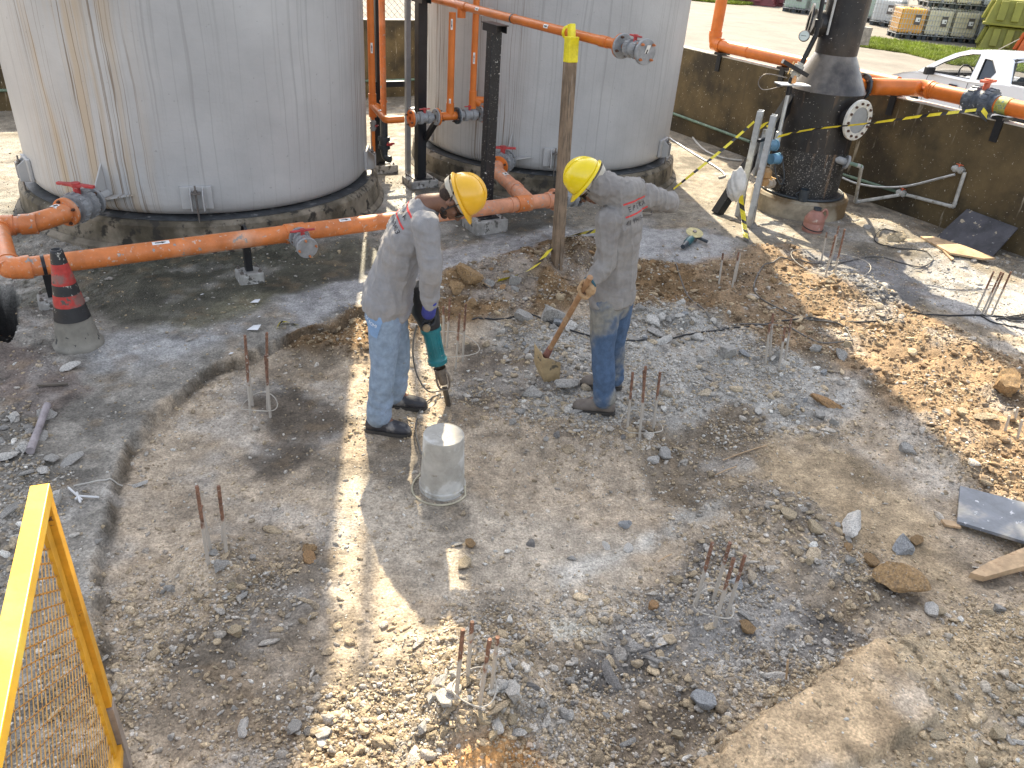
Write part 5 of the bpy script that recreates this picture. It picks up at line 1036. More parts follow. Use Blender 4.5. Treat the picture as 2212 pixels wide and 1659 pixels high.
GR = [ # polygon, n, size range, tones, group label
 ([(1090, 690), (1260, 660), (1300, 800), (1160, 830), (1090, 770)], 9, (12, 30), ('grey', 'blue', 'grey'), 'grey rubble chunk behind the shovel'),
 ([(1350, 660), (1480, 650), (1520, 740), (1380, 760)], 11, (14, 34), ('grey', 'white', 'blue'), 'pale concrete chunk in the heap right of the hooded worker'),
 ([(1480, 740), (1880, 760), (1830, 880), (1500, 900)], 14, (12, 30), ('grey', 'white', 'blue'), 'grey chunk strewn round the cement coated rebars'),
 ([(1010, 860), (1340, 850), (1420, 960), (1180, 970)], 13, (10, 28), ('grey', 'dark', 'tan'), 'grey shard strewn before the hooded worker'),
 ([(1240, 1400), (1450, 1260), (1640, 1290), (1600, 1400), (1400, 1450)], 12, (10, 26), ('dark', 'grey', 'grey'), 'dark pebble in the hollow round the lower right rebars'),
 ([(1120, 1400), (1420, 1420), (1560, 1560), (1300, 1640), (1120, 1500)], 13, (12, 34), ('dark', 'grey', 'tan'), 'grey stone in the lower middle rubble'),
 ([(930, 1440), (1120, 1430), (1150, 1600), (900, 1600)], 21, (14, 36), ('white', 'tan', 'white'), 'pale sunlit chunk heaped round the bottom rebars'),
 ([(300, 1180), (620, 1150), (600, 1350), (400, 1450), (260, 1330)], 14, (10, 26), ('grey', 'tan', 'grey'), 'small stone scattered over the left rebar mound'),
 ([(1700, 1050), (2000, 1250), (1920, 1330), (1620, 1130)], 14, (12, 34), ('tan', 'grey', 'brown'), 'tan stone on the long rubble ridge'),
 ([(1980, 1380), (2212, 1330), (2212, 1659), (2000, 1659)], 16, (10, 34), ('tan', 'white', 'tan'), 'tan stone strewn on the lower right soil'),
 ([(0, 890), (110, 880), (150, 1000), (60, 1200), (0, 1260)], 16, (16, 40), ('grey', 'white', 'grey'), 'grey concrete lump in the rubble behind the yellow railing'),
 ([(1000, 600), (1300, 560), (1320, 640), (1010, 660)], 13, (10, 30), ('brown', 'grey', 'rust'), 'clay lump in the bank round the wooden post'),
 ([(1500, 600), (1850, 600), (2212, 860), (2100, 940), (1780, 780)], 16, (10, 30), ('tan', 'brown', 'tan'), 'clay lump on the sunlit bank'),
 ([(420, 1400), (600, 1480), (560, 1640), (240, 1560), (280, 1440)], 9, (10, 30), ('grey', 'white', 'tan'), 'pale stone on the soil right of the railing foot')]
for poly, n, (s0, s1), tn, lb_ in GR:
    xs_ = [a for a, b_ in poly]; ys_ = [b_ for a, b_ in poly]; k = 0
    while k < n:
        a, b_ = random.uniform(min(xs_), max(xs_)), random.uniform(min(ys_), max(ys_))
        if sdist(np.array([a]), np.array([b_]), poly)[0] < 0:
            rock(a, b_, s0+(s1-s0)*random.random()**2, random.choice(tn), None, lb_, 'loose stones: '+lb_); k += 1
# ======================= PEOPLE =======================
from mathutils.bvhtree import BVHTree
def capsule(q, pts, rs, n=16, sm=True):
    P_ = spline(pts, 5) if sm and len(pts) > 2 else [Vector(p) for p in pts]
    m = len(P_); R2 = [np.interp(i/(m-1)*(len(rs)-1), range(len(rs)), rs) for i in range(m)]
    d0 = (P_[0]-P_[1]).normalized(); d1 = (P_[-1]-P_[-2]).normalized(); A = []; B = []
    for t in (.95, .75, .45): A.append((P_[0]+d0*R2[0]*t, R2[0]*math.sqrt(1-t*t))); B.append((P_[-1]+d1*R2[-1]*t, R2[-1]*math.sqrt(1-t*t)))
    allp = [a for a, _ in A]+P_+[b_ for b_, _ in reversed(B)]; allr = [r for _, r in A]+R2+[r for _, r in reversed(B)]
    return q.tube(allp, allr, n)
def ball(q, c, a, b_, d, n=14):
    """ellipsoid with axis vectors"""
    c, a, b_, d = map(Vector, (c, a, b_, d)); secs = [(c+d*math.sin(t), a*max(.04, math.cos(t)), b_*max(.04, math.cos(t))) for t in [math.pi*(i/n-.5) for i in range(n+1)]]
    return q.loft(secs, 16)
def fuse(q, name, m, parent, vox, smooth=2, wr=None, shrink=0.):
    o = q.build(name+'_tmp', m, None); k = o.modifiers.new('r', 'REMESH'); k.mode = 'VOXEL'; k.voxel_size = vox; k.use_smooth_shade = True
    s_ = o.modifiers.new('s', 'SMOOTH'); s_.factor = .5; s_.iterations = smooth
    dg = bpy.context.evaluated_depsgraph_get(); me = bpy.data.meshes.new_from_object(o.evaluated_get(dg)); bpy.data.objects.remove(o)
    n = len(me.vertices); V = np.empty(n*3, np.float32); me.vertices.foreach_get('co', V); V = V.reshape(-1, 3)
    N = np.empty(n*3, np.float32); me.vertices.foreach_get('normal', N); N = N.reshape(-1, 3)
    if wr: V = V+N*wr(V)[:, None]
    l = gloc(parent); V = V-np.array(l)
    me.vertices.foreach_set('co', V.astype(np.float32).ravel()); me.polygons.foreach_set('use_smooth', [True]*len(me.polygons)); me.update(); me.name = name
    me.materials.clear(); me.materials.append(m); ob = bpy.data.objects.new(name, me); COL.objects.link(ob); ob.parent = parent; return ob
def f3(V, s, sd=0, o=3): return fbm(V[:, 0]*s[0]+V[:, 2]*s[2]*.7+sd, V[:, 1]*s[1]-V[:, 2]*s[2]+sd*2.3, o, sd)-.5
def grip(q, c, ax, r, start, wrist, spread=.021, fr=.0105, palm=True, arc_=3.7, thumb=True):
    """hand closed on a bar at c with axis ax and radius r; start: direction from the bar to the palm"""
    c, ax, st = Vector(c), Vector(ax).normalized(), Vector(start); st = (st-ax*st.dot(ax)).normalized(); tn = ax.cross(st)
    for i, ln in enumerate((.9, 1., .97, .80)):
        o = c+ax*(i-1.5)*spread; k = [o+(st*math.cos(t)+tn*math.sin(t))*(r+fr*.8) for t in [arc_*ln*j/6 for j in range(7)]]
        capsule(q, [o+st*(r+.03)-tn*.012]+k, [fr*1.15, fr*1.1, fr, fr*.92, fr*.85], 10)
    if palm:
        p_ = c+st*(r+.022); ball(q, p_, ax*.045, tn*.036, st*.020); capsule(q, [p_, p_.lerp(Vector(wrist), .55), Vector(wrist)], [.034, .031, .030], 14)
    if thumb:
        o = c-ax*.036; k = [o+st*(r+.034)+tn*.012, o+st*(r+.012)-tn*(r+.018), o-tn*(r+.016)-st*.010+ax*.014, o-st*(r+.004)-tn*.012+ax*.026]; capsule(q, k, [fr*1.35, fr*1.2, fr*1.05, fr*.9], 10)
def skull(q, c, u, f, s=1.):
    """head with face: c centre, u crown direction, f face direction"""
    u = Vector(u).normalized(); f = Vector(f); f = (f-u*f.dot(u)).normalized(); l = u.cross(f); P = lambda a, b_, d: c+f*a*s+l*b_*s+u*d*s
    ball(q, P(-.012, 0, .03), l*.076*s, f*.096*s, u*.092*s); ball(q, P(.022, 0, -.04), l*.058*s, f*.066*s, u*.075*s)
    ball(q, P(.055, 0, -.095), l*.030*s, f*.026*s, u*.022*s)                       # chin
    capsule(q, [P(.088, 0, .018), P(.104, 0, -.012), P(.112, 0, -.028)], [.010, .013, .015], 10)   # nose
    for k in (-1, 1):
        ball(q, P(.066, .034*k, -.02), l*.024*s, f*.022*s, u*.022*s); capsule(q, [P(.088, .012*k, .022), P(.080, .042*k, .022)], [.010, .009], 8)
        ball(q, P(-.008, .078*k, -.012), l*.010*s, f*.020*s, u*.032*s); ball(q, P(.0, .086*k, -.004), l*.008, f*.014, u*.024)
    capsule(q, [P(.090, -.018, -.058), P(.097, 0, -.058), P(.090, .018, -.058)], [.006, .008, .006], 8); capsule(q, [P(.088, -.015, -.070), P(.094, 0, -.071), P(.088, .015, -.070)], [.006, .008, .006], 8)
    return P, u, f, l
def helmet(parent, P, u, f, l, m, mi):
    c = P(-.008, 0, .060); o = MB(); pf = []; n = 40; secs = []
    for i in range(13):
        t = math.pi/2*i/12; secs.append((c+u*.122*math.sin(t), l*.104*max(.02, math.cos(t)**.8), f*.120*max(.02, math.cos(t)**.85)))
    o.loft(secs, n, caps=False)
    # brim ring with peak
    vs = []
    for k, (e, z) in enumerate(((1.0, .0), (1.03, -.006), (1.10, -.012), (1.105, -.015), (1.0, -.012))):
        for i in range(n):
            a_ = 2*math.pi*i/n; pk = max(0, math.sin(a_))**3*(.032 if 1 < k < 4 else 0)
            vs.append(c+l*(.104*e)*math.cos(a_)+f*((.120*e)*math.sin(a_)+pk)+u*(z-pk*.25))
    o.add(vs, [(k*n+i, k*n+(i+1) % n, (k+1)*n+(i+1) % n, (k+1)*n+i) for k in range(4) for i in range(n)], True)
    sh = o.build('hard_hat', m, parent); md = sh.modifiers.new('t', 'SOLIDIFY'); md.thickness = .003; md.offset = -1
    r = MB()
    for i in (-1, 0, 1): r.tube([c+u*.123*math.sin(t)+f*.119*math.cos(t)*1.0+l*.022*i*math.sin(t) for t in [R_(35+i_*11) for i_ in range(11)]], .005, 8)
    r.build('crown_ridges', m, sh)
    h = MB(); h.loft([(c-u*.012, l*.092, f*.106), (c-u*.035, l*.088, f*.102)], 32, caps=False); h.build('headband', mi, sh)
    h = MB(); h.loft([(c-u*.030-f*.03, l*.090, f*.096), (c-u*.062-f*.045, l*.064, f*.068)], 32, caps=False); h.build('nape_strap', mi, sh)
    h = MB()
    for k in (-1, 1): h.tube([c-u*.01+l*.088*k+f*.02, P(.02, .078*k, -.05), P(.045, .03*k, -.105)], .004, 6); h.tube([c-u*.01+l*.086*k-f*.06, P(.02, .080*k, -.04)], .004, 6)
    h.build('chin_strap', M_CAB, sh); return sh
def decal(parent, tgt, m, org, xd, yd, text=None, size=.04, rect=None, nrm=None, off=.0022, font_sp=1.0, name='print'):
    xd, yd = Vector(xd).normalized(), Vector(yd); yd = (yd-xd*yd.dot(xd)).normalized(); nn = Vector(nrm).normalized()
    if text:
        cu = bpy.data.curves.new('t', 'FONT'); cu.body = text; cu.size = size; cu.space_character = font_sp; cu.align_x = 'CENTER'; ob = bpy.data.objects.new('t', cu); COL.objects.link(ob)
        dg = bpy.context.evaluated_depsgraph_get(); me0 = bpy.data.meshes.new_from_object(ob.evaluated_get(dg)); bpy.data.objects.remove(ob); bm_ = bmesh.new(); bm_.from_mesh(me0)
    else:
        bm_ = bmesh.new(); bmesh.ops.create_grid(bm_, x_segments=24, y_segments=3, size=.5)
        for v in bm_.verts: v.co = Vector((v.co.x*rect[0], v.co.y*rect[1], 0))
    tm = tgt.data; g = gloc(tgt); bv = BVHTree.FromPolygons([tuple(v.co+g) for v in tm.vertices], [tuple(p.vertices) for p in tm.polygons])
    for v in bm_.verts:
        w_ = Vector(org)+xd*v.co.x+yd*v.co.y+nn*.25; h_ = bv.ray_cast(w_, -nn, .6); v.co = (h_[0]+nn*off if h_[0] else w_-nn*.25)-gloc(parent)
    me = bpy.data.meshes.new(name); bm_.to_mesh(me); bm_.free(); me.materials.append(m); o = bpy.data.objects.new(name, me); COL.objects.link(o); o.parent = parent; return o
def boot(q, ankle, sole, fdir, s=1., sh=.095):
    """sole: point on ground below the ankle; fdir: toe direction"""
    f = Vector(fdir).normalized(); l = Vector((-f.y, f.x, 0)); S = Vector(sole)
    secs = []
    for x, wd, h, z in ((-.085, .018, .02, .045), (-.078, .034, .038, .045), (-.04, .042, .055, .055), (.02, .044, .055, .055), (.08, .049, .042, .042), (.14, .050, .034, .035), (.175, .042, .028, .030), (.195, .018, .014, .024)):
        secs.append((S+f*x+UZ*(z+.004), l*wd, UZ*h))
    q.loft(secs, 18); capsule(q, [S+UZ*.07-f*.02, Vector(ankle)+UZ*.04], [.046, .050], 14)
def sole_(q, sole, fdir):
    f = Vector(fdir).normalized(); l = Vector((-f.y, f.x, 0)); S = Vector(sole); out = [(-.09, .02), (-.08, .035), (-.03, .042), (.03, .043), (.08, .051), (.14, .053), (.18, .043), (.2, .02)]
    pts = [S+f*x+l*w_ for x, w_ in out]+[S+f*x-l*w_ for x, w_ in reversed(out)]; q.prism(pts, UZ*.022)
M_SKIN = mat('skin', (.17, .08, .048), .55, var=.12, vs=14, bump=.1); M_BEARD = mat('beard', (.035, .022, .016), .9, var=.3, vs=60, bump=.6)
M_HATL = mat('hat_liner', (.46, .43, .36), .6, var=.1); M_HATY = mat('hat_yellow', (.80, .44, .02), .3, var=.05, vs=6, bump=.02, coat=.4, spots=((.30, .18, .03), 17, .70, .04)); M_HATL2 = mat('hat_lemon', (.82, .62, .006), .28, var=.05, vs=6, bump=.02, coat=.4, spots=((.5, .42, .05), 12, .66, .06))
M_SH1 = mat('grey_shirt', (.275, .27, .275), .95, var=.05, vs=30, bump=.25, bs=180, tint=((.30, .28, .265), 3, .45, .65)); M_SH2 = mat('dusty_grey_shirt', (.26, .245, .23), .95, var=.06, vs=30, bump=.25, bs=180, tint=((.22, .205, .195), 4, .5, .66))
M_JN1 = mat('light_jeans', (.225, .285, .36), .9, var=.14, vs=26, bump=.3, bs=160, tint=((.26, .33, .44), 4, .45, .62), spots=((.22, .2, .17), 9, .68, .05)); M_JN2 = mat('dirty_jeans', (.065, .11, .19), .9, var=.16, vs=26, bump=.3, bs=160, tint=((.23, .22, .19), 3.2, .46, .60))
M_BT1 = mat('black_boots', (.035, .035, .042), .6, var=.2, vs=12, bump=.2, tint=((.22, .21, .20), 7, .55, .68)); M_BT2 = mat('dusty_boots', (.16, .135, .115), .8, var=.2, vs=12, bump=.2); M_SOLE = mat('boot_sole', (.05, .045, .04), .8)
M_RINK = mat('red_print', (.60, .05, .05), .8, var=.1, vs=60, bump=0); M_KINK = mat('black_print', (.04, .035, .04), .8, var=.1, bump=0); M_WINK = mat('white_stitch', (.75, .77, .8), .8, bump=0)
def person(name_label, J, f, L_, up, mats, hood=False):
    """J joints; f facing; L_ lateral from near to far side"""
    f, L_ = Vector(f).normalized(), Vector(L_).normalized(); SH, JN, BT, HAT, GL = mats
    o = thing('person', name_label, 'person', tuple((J['soleN']+J['soleF'])/2))
    pel, wai, che, nek = J['pel'], J['wai'], J['che'], J['nek']; hc = J['head']; hu, hf = Vector(J['hu']), Vector(J['hf'])
    sp_ = lambda p, q_: (q_-p).normalized()
    # naked continuous body
    q = MB(); secs = []
    chain = [pel-UZ*.10, pel, wai, che, nek]; spn = spline(chain, 4); wl_ = [.13, .15, .13, .165, .055]; dp = [.08, .10, .09, .105, .055]
    for i, c_ in enumerate(spn):
        t = i/(len(spn)-1)*4; d = (spn[min(i+1, len(spn)-1)]-spn[max(i-1, 0)]).normalized(); fr_ = L_.cross(d).normalized(); wv = np.interp(t, range(5), wl_); dv = np.interp(t, range(5), dp)
        secs.append((c_, L_*wv, fr_*dv))
    q.loft(secs, 20); capsule(q, [nek-(hc-nek)*.2, nek.lerp(hc, .45), hc-hu.normalized()*.02], [.058, .049, .052], 16)
    P, u_, f_, l_ = skull(q, hc, hu, hf, J.get('hs', 1.))
    for k in ('N', 'F'):
        capsule(q, [J['sho'+k], J['elb'+k], J['wri'+k]], [.050, .040, .034, .028], 14); capsule(q, [J['hip'+k], J['kne'+k], J['ank'+k]], [.080, .060, .050, .038], 14)
        capsule(q, [J['wri'+k], J['han'+k]], [.028, .030], 12); capsule(q, [J['ank'+k], J['sole'+k]+f*.08+UZ*.05], [.036, .030], 12)
    fuse(q, 'body', M_SKIN, o, .0075, 3)
    # jeans
    q = MB(); q.loft([(pel+sp_(pel, wai)*.14, L_*.150, f*.115), (pel+sp_(pel, wai)*.04, L_*.165, f*.125), (pel-UZ*.06, L_*.165, f*.125), (pel-UZ*.13, L_*.13, f*.10)], 20)
    for k in ('N', 'F'):
        a_, b_, c_ = J['hip'+k], J['kne'+k], J['ank'+k]; capsule(q, [a_, a_.lerp(b_, .5), b_, b_.lerp(c_, .5), c_-UZ*.015], [.100, .092, .076, .074, .074], 18)
    def wj(V):
        zz = V[:, 2]; n1 = f3(V, (6, 6, 13), 3); n2 = f3(V, (10, 10, 20), 8, 2); lo = sst(.42, .10, zz); kn = np.exp(-((zz-.48)/.10)**2)
        return n1*(.005+.020*lo+.010*kn)+n2*(.002+.010*lo)
    jn = fuse(q, 'jeans', JN, o, .008, 3, wj)
    # boots
    for k in ('N', 'F'):
        q = MB(); boot(q, J['ank'+k], J['sole'+k], J['fd'+k]); b_ = fuse(q, 'boot', BT, o, .007, 2); q = MB(); sole_(q, J['sole'+k], J['fd'+k]); q.build('sole', M_SOLE, b_)
    # shirt
    q = MB(); secs = []; ch = [pel-sp_(pel, wai)*.03, pel+sp_(pel, wai)*.08, wai, che, che.lerp(nek, .55), nek]; wl_, dp = J['sw'], J['sd']; spn = spline(ch, 4)
    for i, c_ in enumerate(spn):
        t = i/(len(spn)-1)*5; d = (spn[min(i+1, len(spn)-1)]-spn[max(i-1, 0)]).normalized(); fr_ = L_.cross(d).normalized(); secs.append((c_, L_*np.interp(t, range(6), wl_), fr_*np.interp(t, range(6), dp)))
    q.loft(secs, 24)
    for k in ('N', 'F'):
        s_, e_, w_ = J['sho'+k], J['elb'+k], J['wri'+k]; capsule(q, [che.lerp(nek, .35).lerp(s_, .55), s_], [.07, .078], 16); capsule(q, [s_, s_.lerp(e_, .5), e_, e_.lerp(w_, .5), w_], [.078, .066, .060, .056, .047], 16)
    if hood: hood(q, P, u_, f_, l_, nek)
    def ws(V):
        n1 = f3(V, (22, 22, 5), 13); n2 = f3(V, (9, 9, 22), 23); n3 = f3(V, (40, 40, 12), 33); r = 1-np.abs(f3(V, (15, 15, 3.5), 43, 2))*4
        return n1*.018+n2*.018+n3*.005+np.clip(r, 0, 1)**3*.011
    sh = fuse(q, 'hooded_shirt' if hood else 'shirt', SH, o, .0075, 2, ws)
    helmet(o, P, u_, f_, l_, HAT, M_HATL)
    q = MB(); g_c = P(.088, 0, .0); q.loft([(P(.080, -.066, .0), u_*.020, f_*.004), (P(.098, -.035, .0), u_*.024, f_*.004), (P(.104, 0, .004), u_*.012, f_*.004), (P(.098, .035, .0), u_*.024, f_*.004), (P(.080, .066, .0), u_*.020, f_*.004)], 12)
    for k in (-1, 1): q.tube([P(.080, .066*k, .004), P(-.01, .084*k, .006)], .003, 6)
    q.build('safety_glasses', mat('dark_lens', (.01, .01, .012), .15, bump=0), o)
    return o, sh, jn, P, u_, f_, l_
aY = aty
# ---- worker with the breaker ----
sN, sF = G(820, 931), G(858, 878); tip = G(969, 876); YH = tip.y
J1 = dict(pel=aY(833, 660, 4.16), wai=aY(852, 590, 4.17), che=aY(884, 500, 4.18), nek=aY(925, 440, 4.16), hs=.93, head=aY(982, 431, 4.14), hu=(.90, -.05, .42), hf=(.40, -.05, -.90),
          shoN=aY(918, 487, 4.02), elbN=aY(930, 588, 3.97), wriN=aY(930, 652, 4.02), hanN=aY(930, 660, 4.03), shoF=aY(912, 468, 4.34), elbF=aY(935, 575, 4.40), wriF=aY(922, 640, 4.34), hanF=aY(920, 655, 4.3),
          hipN=aY(832, 690, 4.08), kneN=aY(828, 790, 4.02), ankN=aY(818, 893, sN.y), hipF=aY(845, 682, 4.26), kneF=aY(860, 770, 4.28), ankF=aY(851, 845, sF.y), soleN=sN, soleF=sF, fdN=(1, -.06, 0), fdF=(1, .05, 0),
          sw=[.168, .165, .155, .175, .15, .07], sd=[.145, .142, .125, .118, .095, .062])
# slope of the bent back: shift chest so the back line follows the photo
W1_, SH1, JN1, P1, u1_, f1_, l1_ = person('person in grey shirt, light jeans and amber helmet bending over a breaker', J1, (1, .05, 0), (-.05, 1, 0), None, (M_SH1, M_JN1, M_BT1, M_HATY, None))
q = MB(); ball(q, P1(-.052, 0, .0), l1_*.074, f1_*.058, u1_*.066); fuse(q, 'hair', M_BEARD, W1_, .006, 1)
q = MB(); ball(q, P1(.057, 0, -.093), l1_*.034, f1_*.029, u1_*.022); ball(q, P1(.03, .046, -.072), l1_*.010, f1_*.026, u1_*.020); ball(q, P1(.03, -.046, -.072), l1_*.010, f1_*.026, u1_*.020); fuse(q, 'beard', M_BEARD, W1_, .005, 1)
bn = Vector((-.55, -.55, .62)).normalized(); bo = aY(868, 455, 4.05); sx_ = Vector((.55, -.62, -.05)); sy_ = Vector((.5, .1, .8))
up1 = sp_ = (J1['nek']-J1['wai']).normalized(); bc = J1['che'].lerp(J1['nek'], .40); bnrm = Vector((-.62, -.38, .68)).normalized(); lx = Vector((.03, -1, 0)); lx = (lx-bnrm*lx.dot(bnrm)).normalized(); uy = bnrm.cross(lx)
if uy.dot(up1) < 0: uy = -uy
for dy, r_ in ((.035, (.24, .011)), (-.045, (.24, .011))): decal(SH1, SH1, M_RINK, bc+uy*dy, lx, uy, rect=r_, nrm=bnrm, name='red_stripe')
decal(SH1, SH1, M_KINK, bc+uy*-.018, lx, uy, text='E P E R A', size=.042, nrm=bnrm, font_sp=1.1, name='lettering'); decal(SH1, SH1, M_KINK, bc+uy*-.095, lx, uy, text='41 99413-3453', size=.040, nrm=bnrm, name='phone_number')
pn = Vector((-.55, -.83, 0)).normalized(); pc = aY(806, 697, 4.02); px_ = Vector((.83, -.55, -.18)).normalized()
decal(JN1, JN1, mat('jeans_pocket', (.20, .31, .48), .9, var=.1, vs=30, bump=.2), pc+UZ*.0, px_, (0, 0, 1), rect=(.13, .13), nrm=pn, off=.004, name='back_pocket'); decal(JN1, JN1, M_WINK, pc+UZ*-.005+px_*.012, px_, (0, 0, 1), text='ROMI', size=.028, nrm=pn, off=.007, name='pocket_lettering')
decal(JN1, JN1, M_WINK, pc+UZ*.004-px_*.045, px_, (0, 0, 1), text='O', size=.034, nrm=pn, off=.007, name='pocket_logo')
# breaker
M_TL = mat('breaker_teal', (.015, .16, .18), .4, var=.15, vs=12, bump=.08, spots=((.38, .37, .34), 30, .66, .05)); M_BKH = mat('breaker_black', (.022, .023, .026), .5, var=.2, vs=12, bump=.1, spots=((.2, .19, .17), 26, .68, .05)); M_BCH = mat('breaker_steel', (.19, .16, .13), .5, .5, var=.3, vs=30)
hb = lambda a_, b_: aY(a_, b_, YH+(b_-876)/876*-.0); HX = (hb(903, 600)-tip).normalized(); Bp = lambda a_, b_: hb(a_, b_)
ho = thing('breaker', 'teal and black electric breaker driven into the ground by the bent worker', 'power tool', tuple(tip))
q = MB(); q.tube([tip-UZ*.03, tip+HX*.01, Bp(960, 835)], [.010, .018, .018], 12); q.build('chisel', mat('chisel_steel', (.09, .075, .06), .5, .3, var=.2, vs=20), ho)
q = MB(); c0, c1, c2, c3 = Bp(958, 826), Bp(952, 806), Bp(950, 796), Bp(947, 784); d_ = (c3-c0).normalized(); q.lathe(c0-d_*.01, d_, [(.016, 0), (.026, .0), (.030, .03), (.030, .08), (.040, .085), (.040, .12)], 24); q.build('chuck', M_BCH, ho)
q = MB(); q.tube(spline([c1+Vector((.03, -.02, .03)), c1+Vector((.055, -.03, 0)), c0+Vector((.04, -.03, -.02)), c0+Vector((-.005, -.035, -.035)), c0+Vector((-.035, -.03, .0)), c1+Vector((-.03, -.02, .03))], 5), .007, 8); q.build('tool_retainer', M_BCH, ho)
b0_, b1_ = Bp(946, 784), Bp(931, 712); d_ = (b1_-b0_).normalized(); Lb = (b1_-b0_).length
MB().lathe(b0_, d_, [(.038, 0), (.062, .004), (.064, .03), (.058, .035), (.055, .05), (.0535, Lb*.6), (.056, Lb-.01), (.066, Lb-.008), (.066, Lb+.02), (.05, Lb+.02)], 36).build('barrel', M_TL, ho)
q = MB()
for i in range(5):
    t = -1.9+i*.35; a_, b2, _ = frame(d_); e_ = Vector((math.cos(t), math.sin(t), 0)); e_ = (e_-d_*e_.dot(d_)).normalized(); q.beam(b0_+d_*.07+e_*.0545, b0_+d_*(Lb-.03)+e_*.0545, .006, .006, e_)
q.build('barrel_ribs', M_TL, ho)
q = MB(); m0 = b1_+d_*.015; tops = Bp(905, 612)
sec = [(m0, .062, .062), (Bp(925, 690), .072, .068), (Bp(918, 670), .085, .070), (Bp(913, 645), .082, .066), (Bp(908, 622), .062, .058), (tops, .040, .045)]
q.loft([(c_, Vector((a_, 0, a_*.22)), Vector((0, b_, b_*.1))) for c_, a_, b_ in sec], 24); fuse(q, 'motor_housing', M_BKH, ho, .006, 2)
q = MB(); hN = Bp(929, 681)+Vector((0, -.07, 0)); 
q.tube([Bp(926, 683), hN+Vector((.002, -.10, .0))], .017, 16); q.build('side_handle', M_BKH, ho); MB().lathe(hN+Vector((.002, -.098, 0)), Vector((0, -1, .05)), [(.017, 0), (.023, .004), (.024, .02), (.018, .03), (.001, .032)], 20).build('handle_end', mat('tan_rubber', (.30, .22, .13), .7, var=.2), ho)
q = MB(); tc0 = tops+HX*.02; q.tube(spline([tops+Vector((-.05, .0, -.03)), tops+Vector((-.055, .02, .05)), tops+Vector((-.01, .08, .07)), tops+Vector((.04, .10, .04)), tops+Vector((.055, .05, -.05))], 5), .016, 12); q.build('top_handle', M_BKH, ho)
q = MB()
for i in range(5): q.box(Bp(946-i*1.2, 655-i*6)+Vector((-.004, -.055, 0)), (.03, .006, .004), 0)
q.build('vent_slots', M_INK, ho)
gN = hN+Vector((.0, -.035, .0)); M_GB = mat('glove_black', (.03, .032, .036), .7, var=.2, vs=30, bump=.2); M_GBL = mat('glove_blue', (.045, .06, .36), .7, var=.12, vs=30, bump=.2)
q = MB(); grip(q, gN, (0, -1, .05), .018, (.05, .1, 1), J1['wriN']); gl1 = fuse(q, 'glove', M_GB, W1_, .0045, 1)
q = MB(); w_ = J1['wriN']; e_ = (gN+UZ*.05-w_); capsule(q, [w_+e_*-.05, w_+e_*.80], [.040, .043], 16); fuse(q, 'glove_cuff', M_GBL, gl1, .006, 1)
q = MB(); tg_ = tops+Vector((.02, .09, .055)); grip(q, tg_, (.6, .2, -.3), .017, (-.1, .1, 1), J1['wriF']); fuse(q, 'glove', M_GB, W1_, .0045, 1)
cpts = [Bp(905, 700)+Vector((-.01, -.02, 0)), Bp(893, 735), Bp(893, 775), Bp(903, 815), Bp(925, 845), G(952, 853, .03)]
S_ = spline(cpts, 6); tag(MB().tube(S_, .0055, 8).build('power_cable', M_CABG, None, org=S_[0]), 'thin cable hanging from the breaker in a loop beside the worker knees', 'cable')
cable('power_cable', [(952, 853), (930, 862), (908, 888), (898, 925), (906, 968), (920, 1000)], .0055, M_CABG, 'dusty cable lying from the chisel down behind the bucket')
# ---- worker with the shovel ----
tN, tF = G(1300, 884), G(1315, 836); LV = Vector((.55, .83, 0)); fv = Vector((-.83, .40, 0))
J2 = dict(pel=aY(1322, 640, 4.58), wai=aY(1330, 575, 4.60), che=aY(1343, 480, 4.60), nek=aY(1338, 422, 4.58), hs=.93, head=aY(1278, 398, 4.52), hu=(-.82, -.05, .50), hf=(-.48, .10, -.85),
          shoN=aY(1311, 478, 4.44), elbN=aY(1309, 566, 4.40), wriN=aY(1279, 608, 4.34), hanN=aY(1264, 624, 4.32), shoF=aY(1392, 424, 4.78), elbF=aY(1446, 436, 4.92), wriF=aY(1400, 440, 5.10), hanF=aY(1385, 450, 5.12),
          hipN=aY(1308, 655, 4.51), kneN=aY(1302, 752, 4.46), ankN=aY(1306, 858, tN.y), hipF=aY(1336, 650, 4.66), kneF=aY(1326, 740, 4.68), ankF=aY(1326, 812, tF.y), soleN=tN, soleF=tF, fdN=(-1, .08, 0), fdF=(-1, .05, 0),
          sw=[.175, .170, .165, .180, .16, .07], sd=[.130, .125, .115, .112, .10, .065])
def hoodfn(q, P, u, f, l, nek):
    ball(q, P(-.025, 0, .0), l*.090, f*.090, u*.090); ball(q, P(-.005, 0, -.075), l*.085, f*.075, u*.055); capsule(q, [P(-.02, 0, -.05), P(-.035, 0, -.10).lerp(nek, .4), nek], [.095, .095, .11], 18); capsule(q, [nek+Vector((.02, -.03, .03)), nek+Vector((.09, .06, .02))], [.075, .08], 14)
M_SKIN2 = M_SKIN
W2_, SH2, JN2, P2, u2_, f2_, l2_ = person('person in dusty grey hooded shirt, dirty jeans and lemon yellow helmet holding a shovel', J2, fv, LV, None, (M_SH2, M_JN2, M_BT2, M_HATL2, None), hood=hoodfn)
q = MB(); capsule(q, [P2(.060, -.030, -.035), P2(.080, 0, -.035), P2(.060, .030, -.035)], [.022, .024, .022]); ball(q, P2(.050, 0, -.075), l2_*.045, f2_*.042, u2_*.034); ball(q, P2(.095, 0, -.018), l2_*.014, f2_*.018, u2_*.020); fuse(q, 'face', M_SKIN, W2_, .005, 1)
bnr = Vector((.45, -.80, .35)).normalized(); bc2 = aY(1368, 448, 4.6); lx2 = Vector((.72, .68, .12)); lx2 = (lx2-bnr*lx2.dot(bnr)).normalized(); uy2 = bnr.cross(lx2)
if uy2.z < 0: uy2 = -uy2
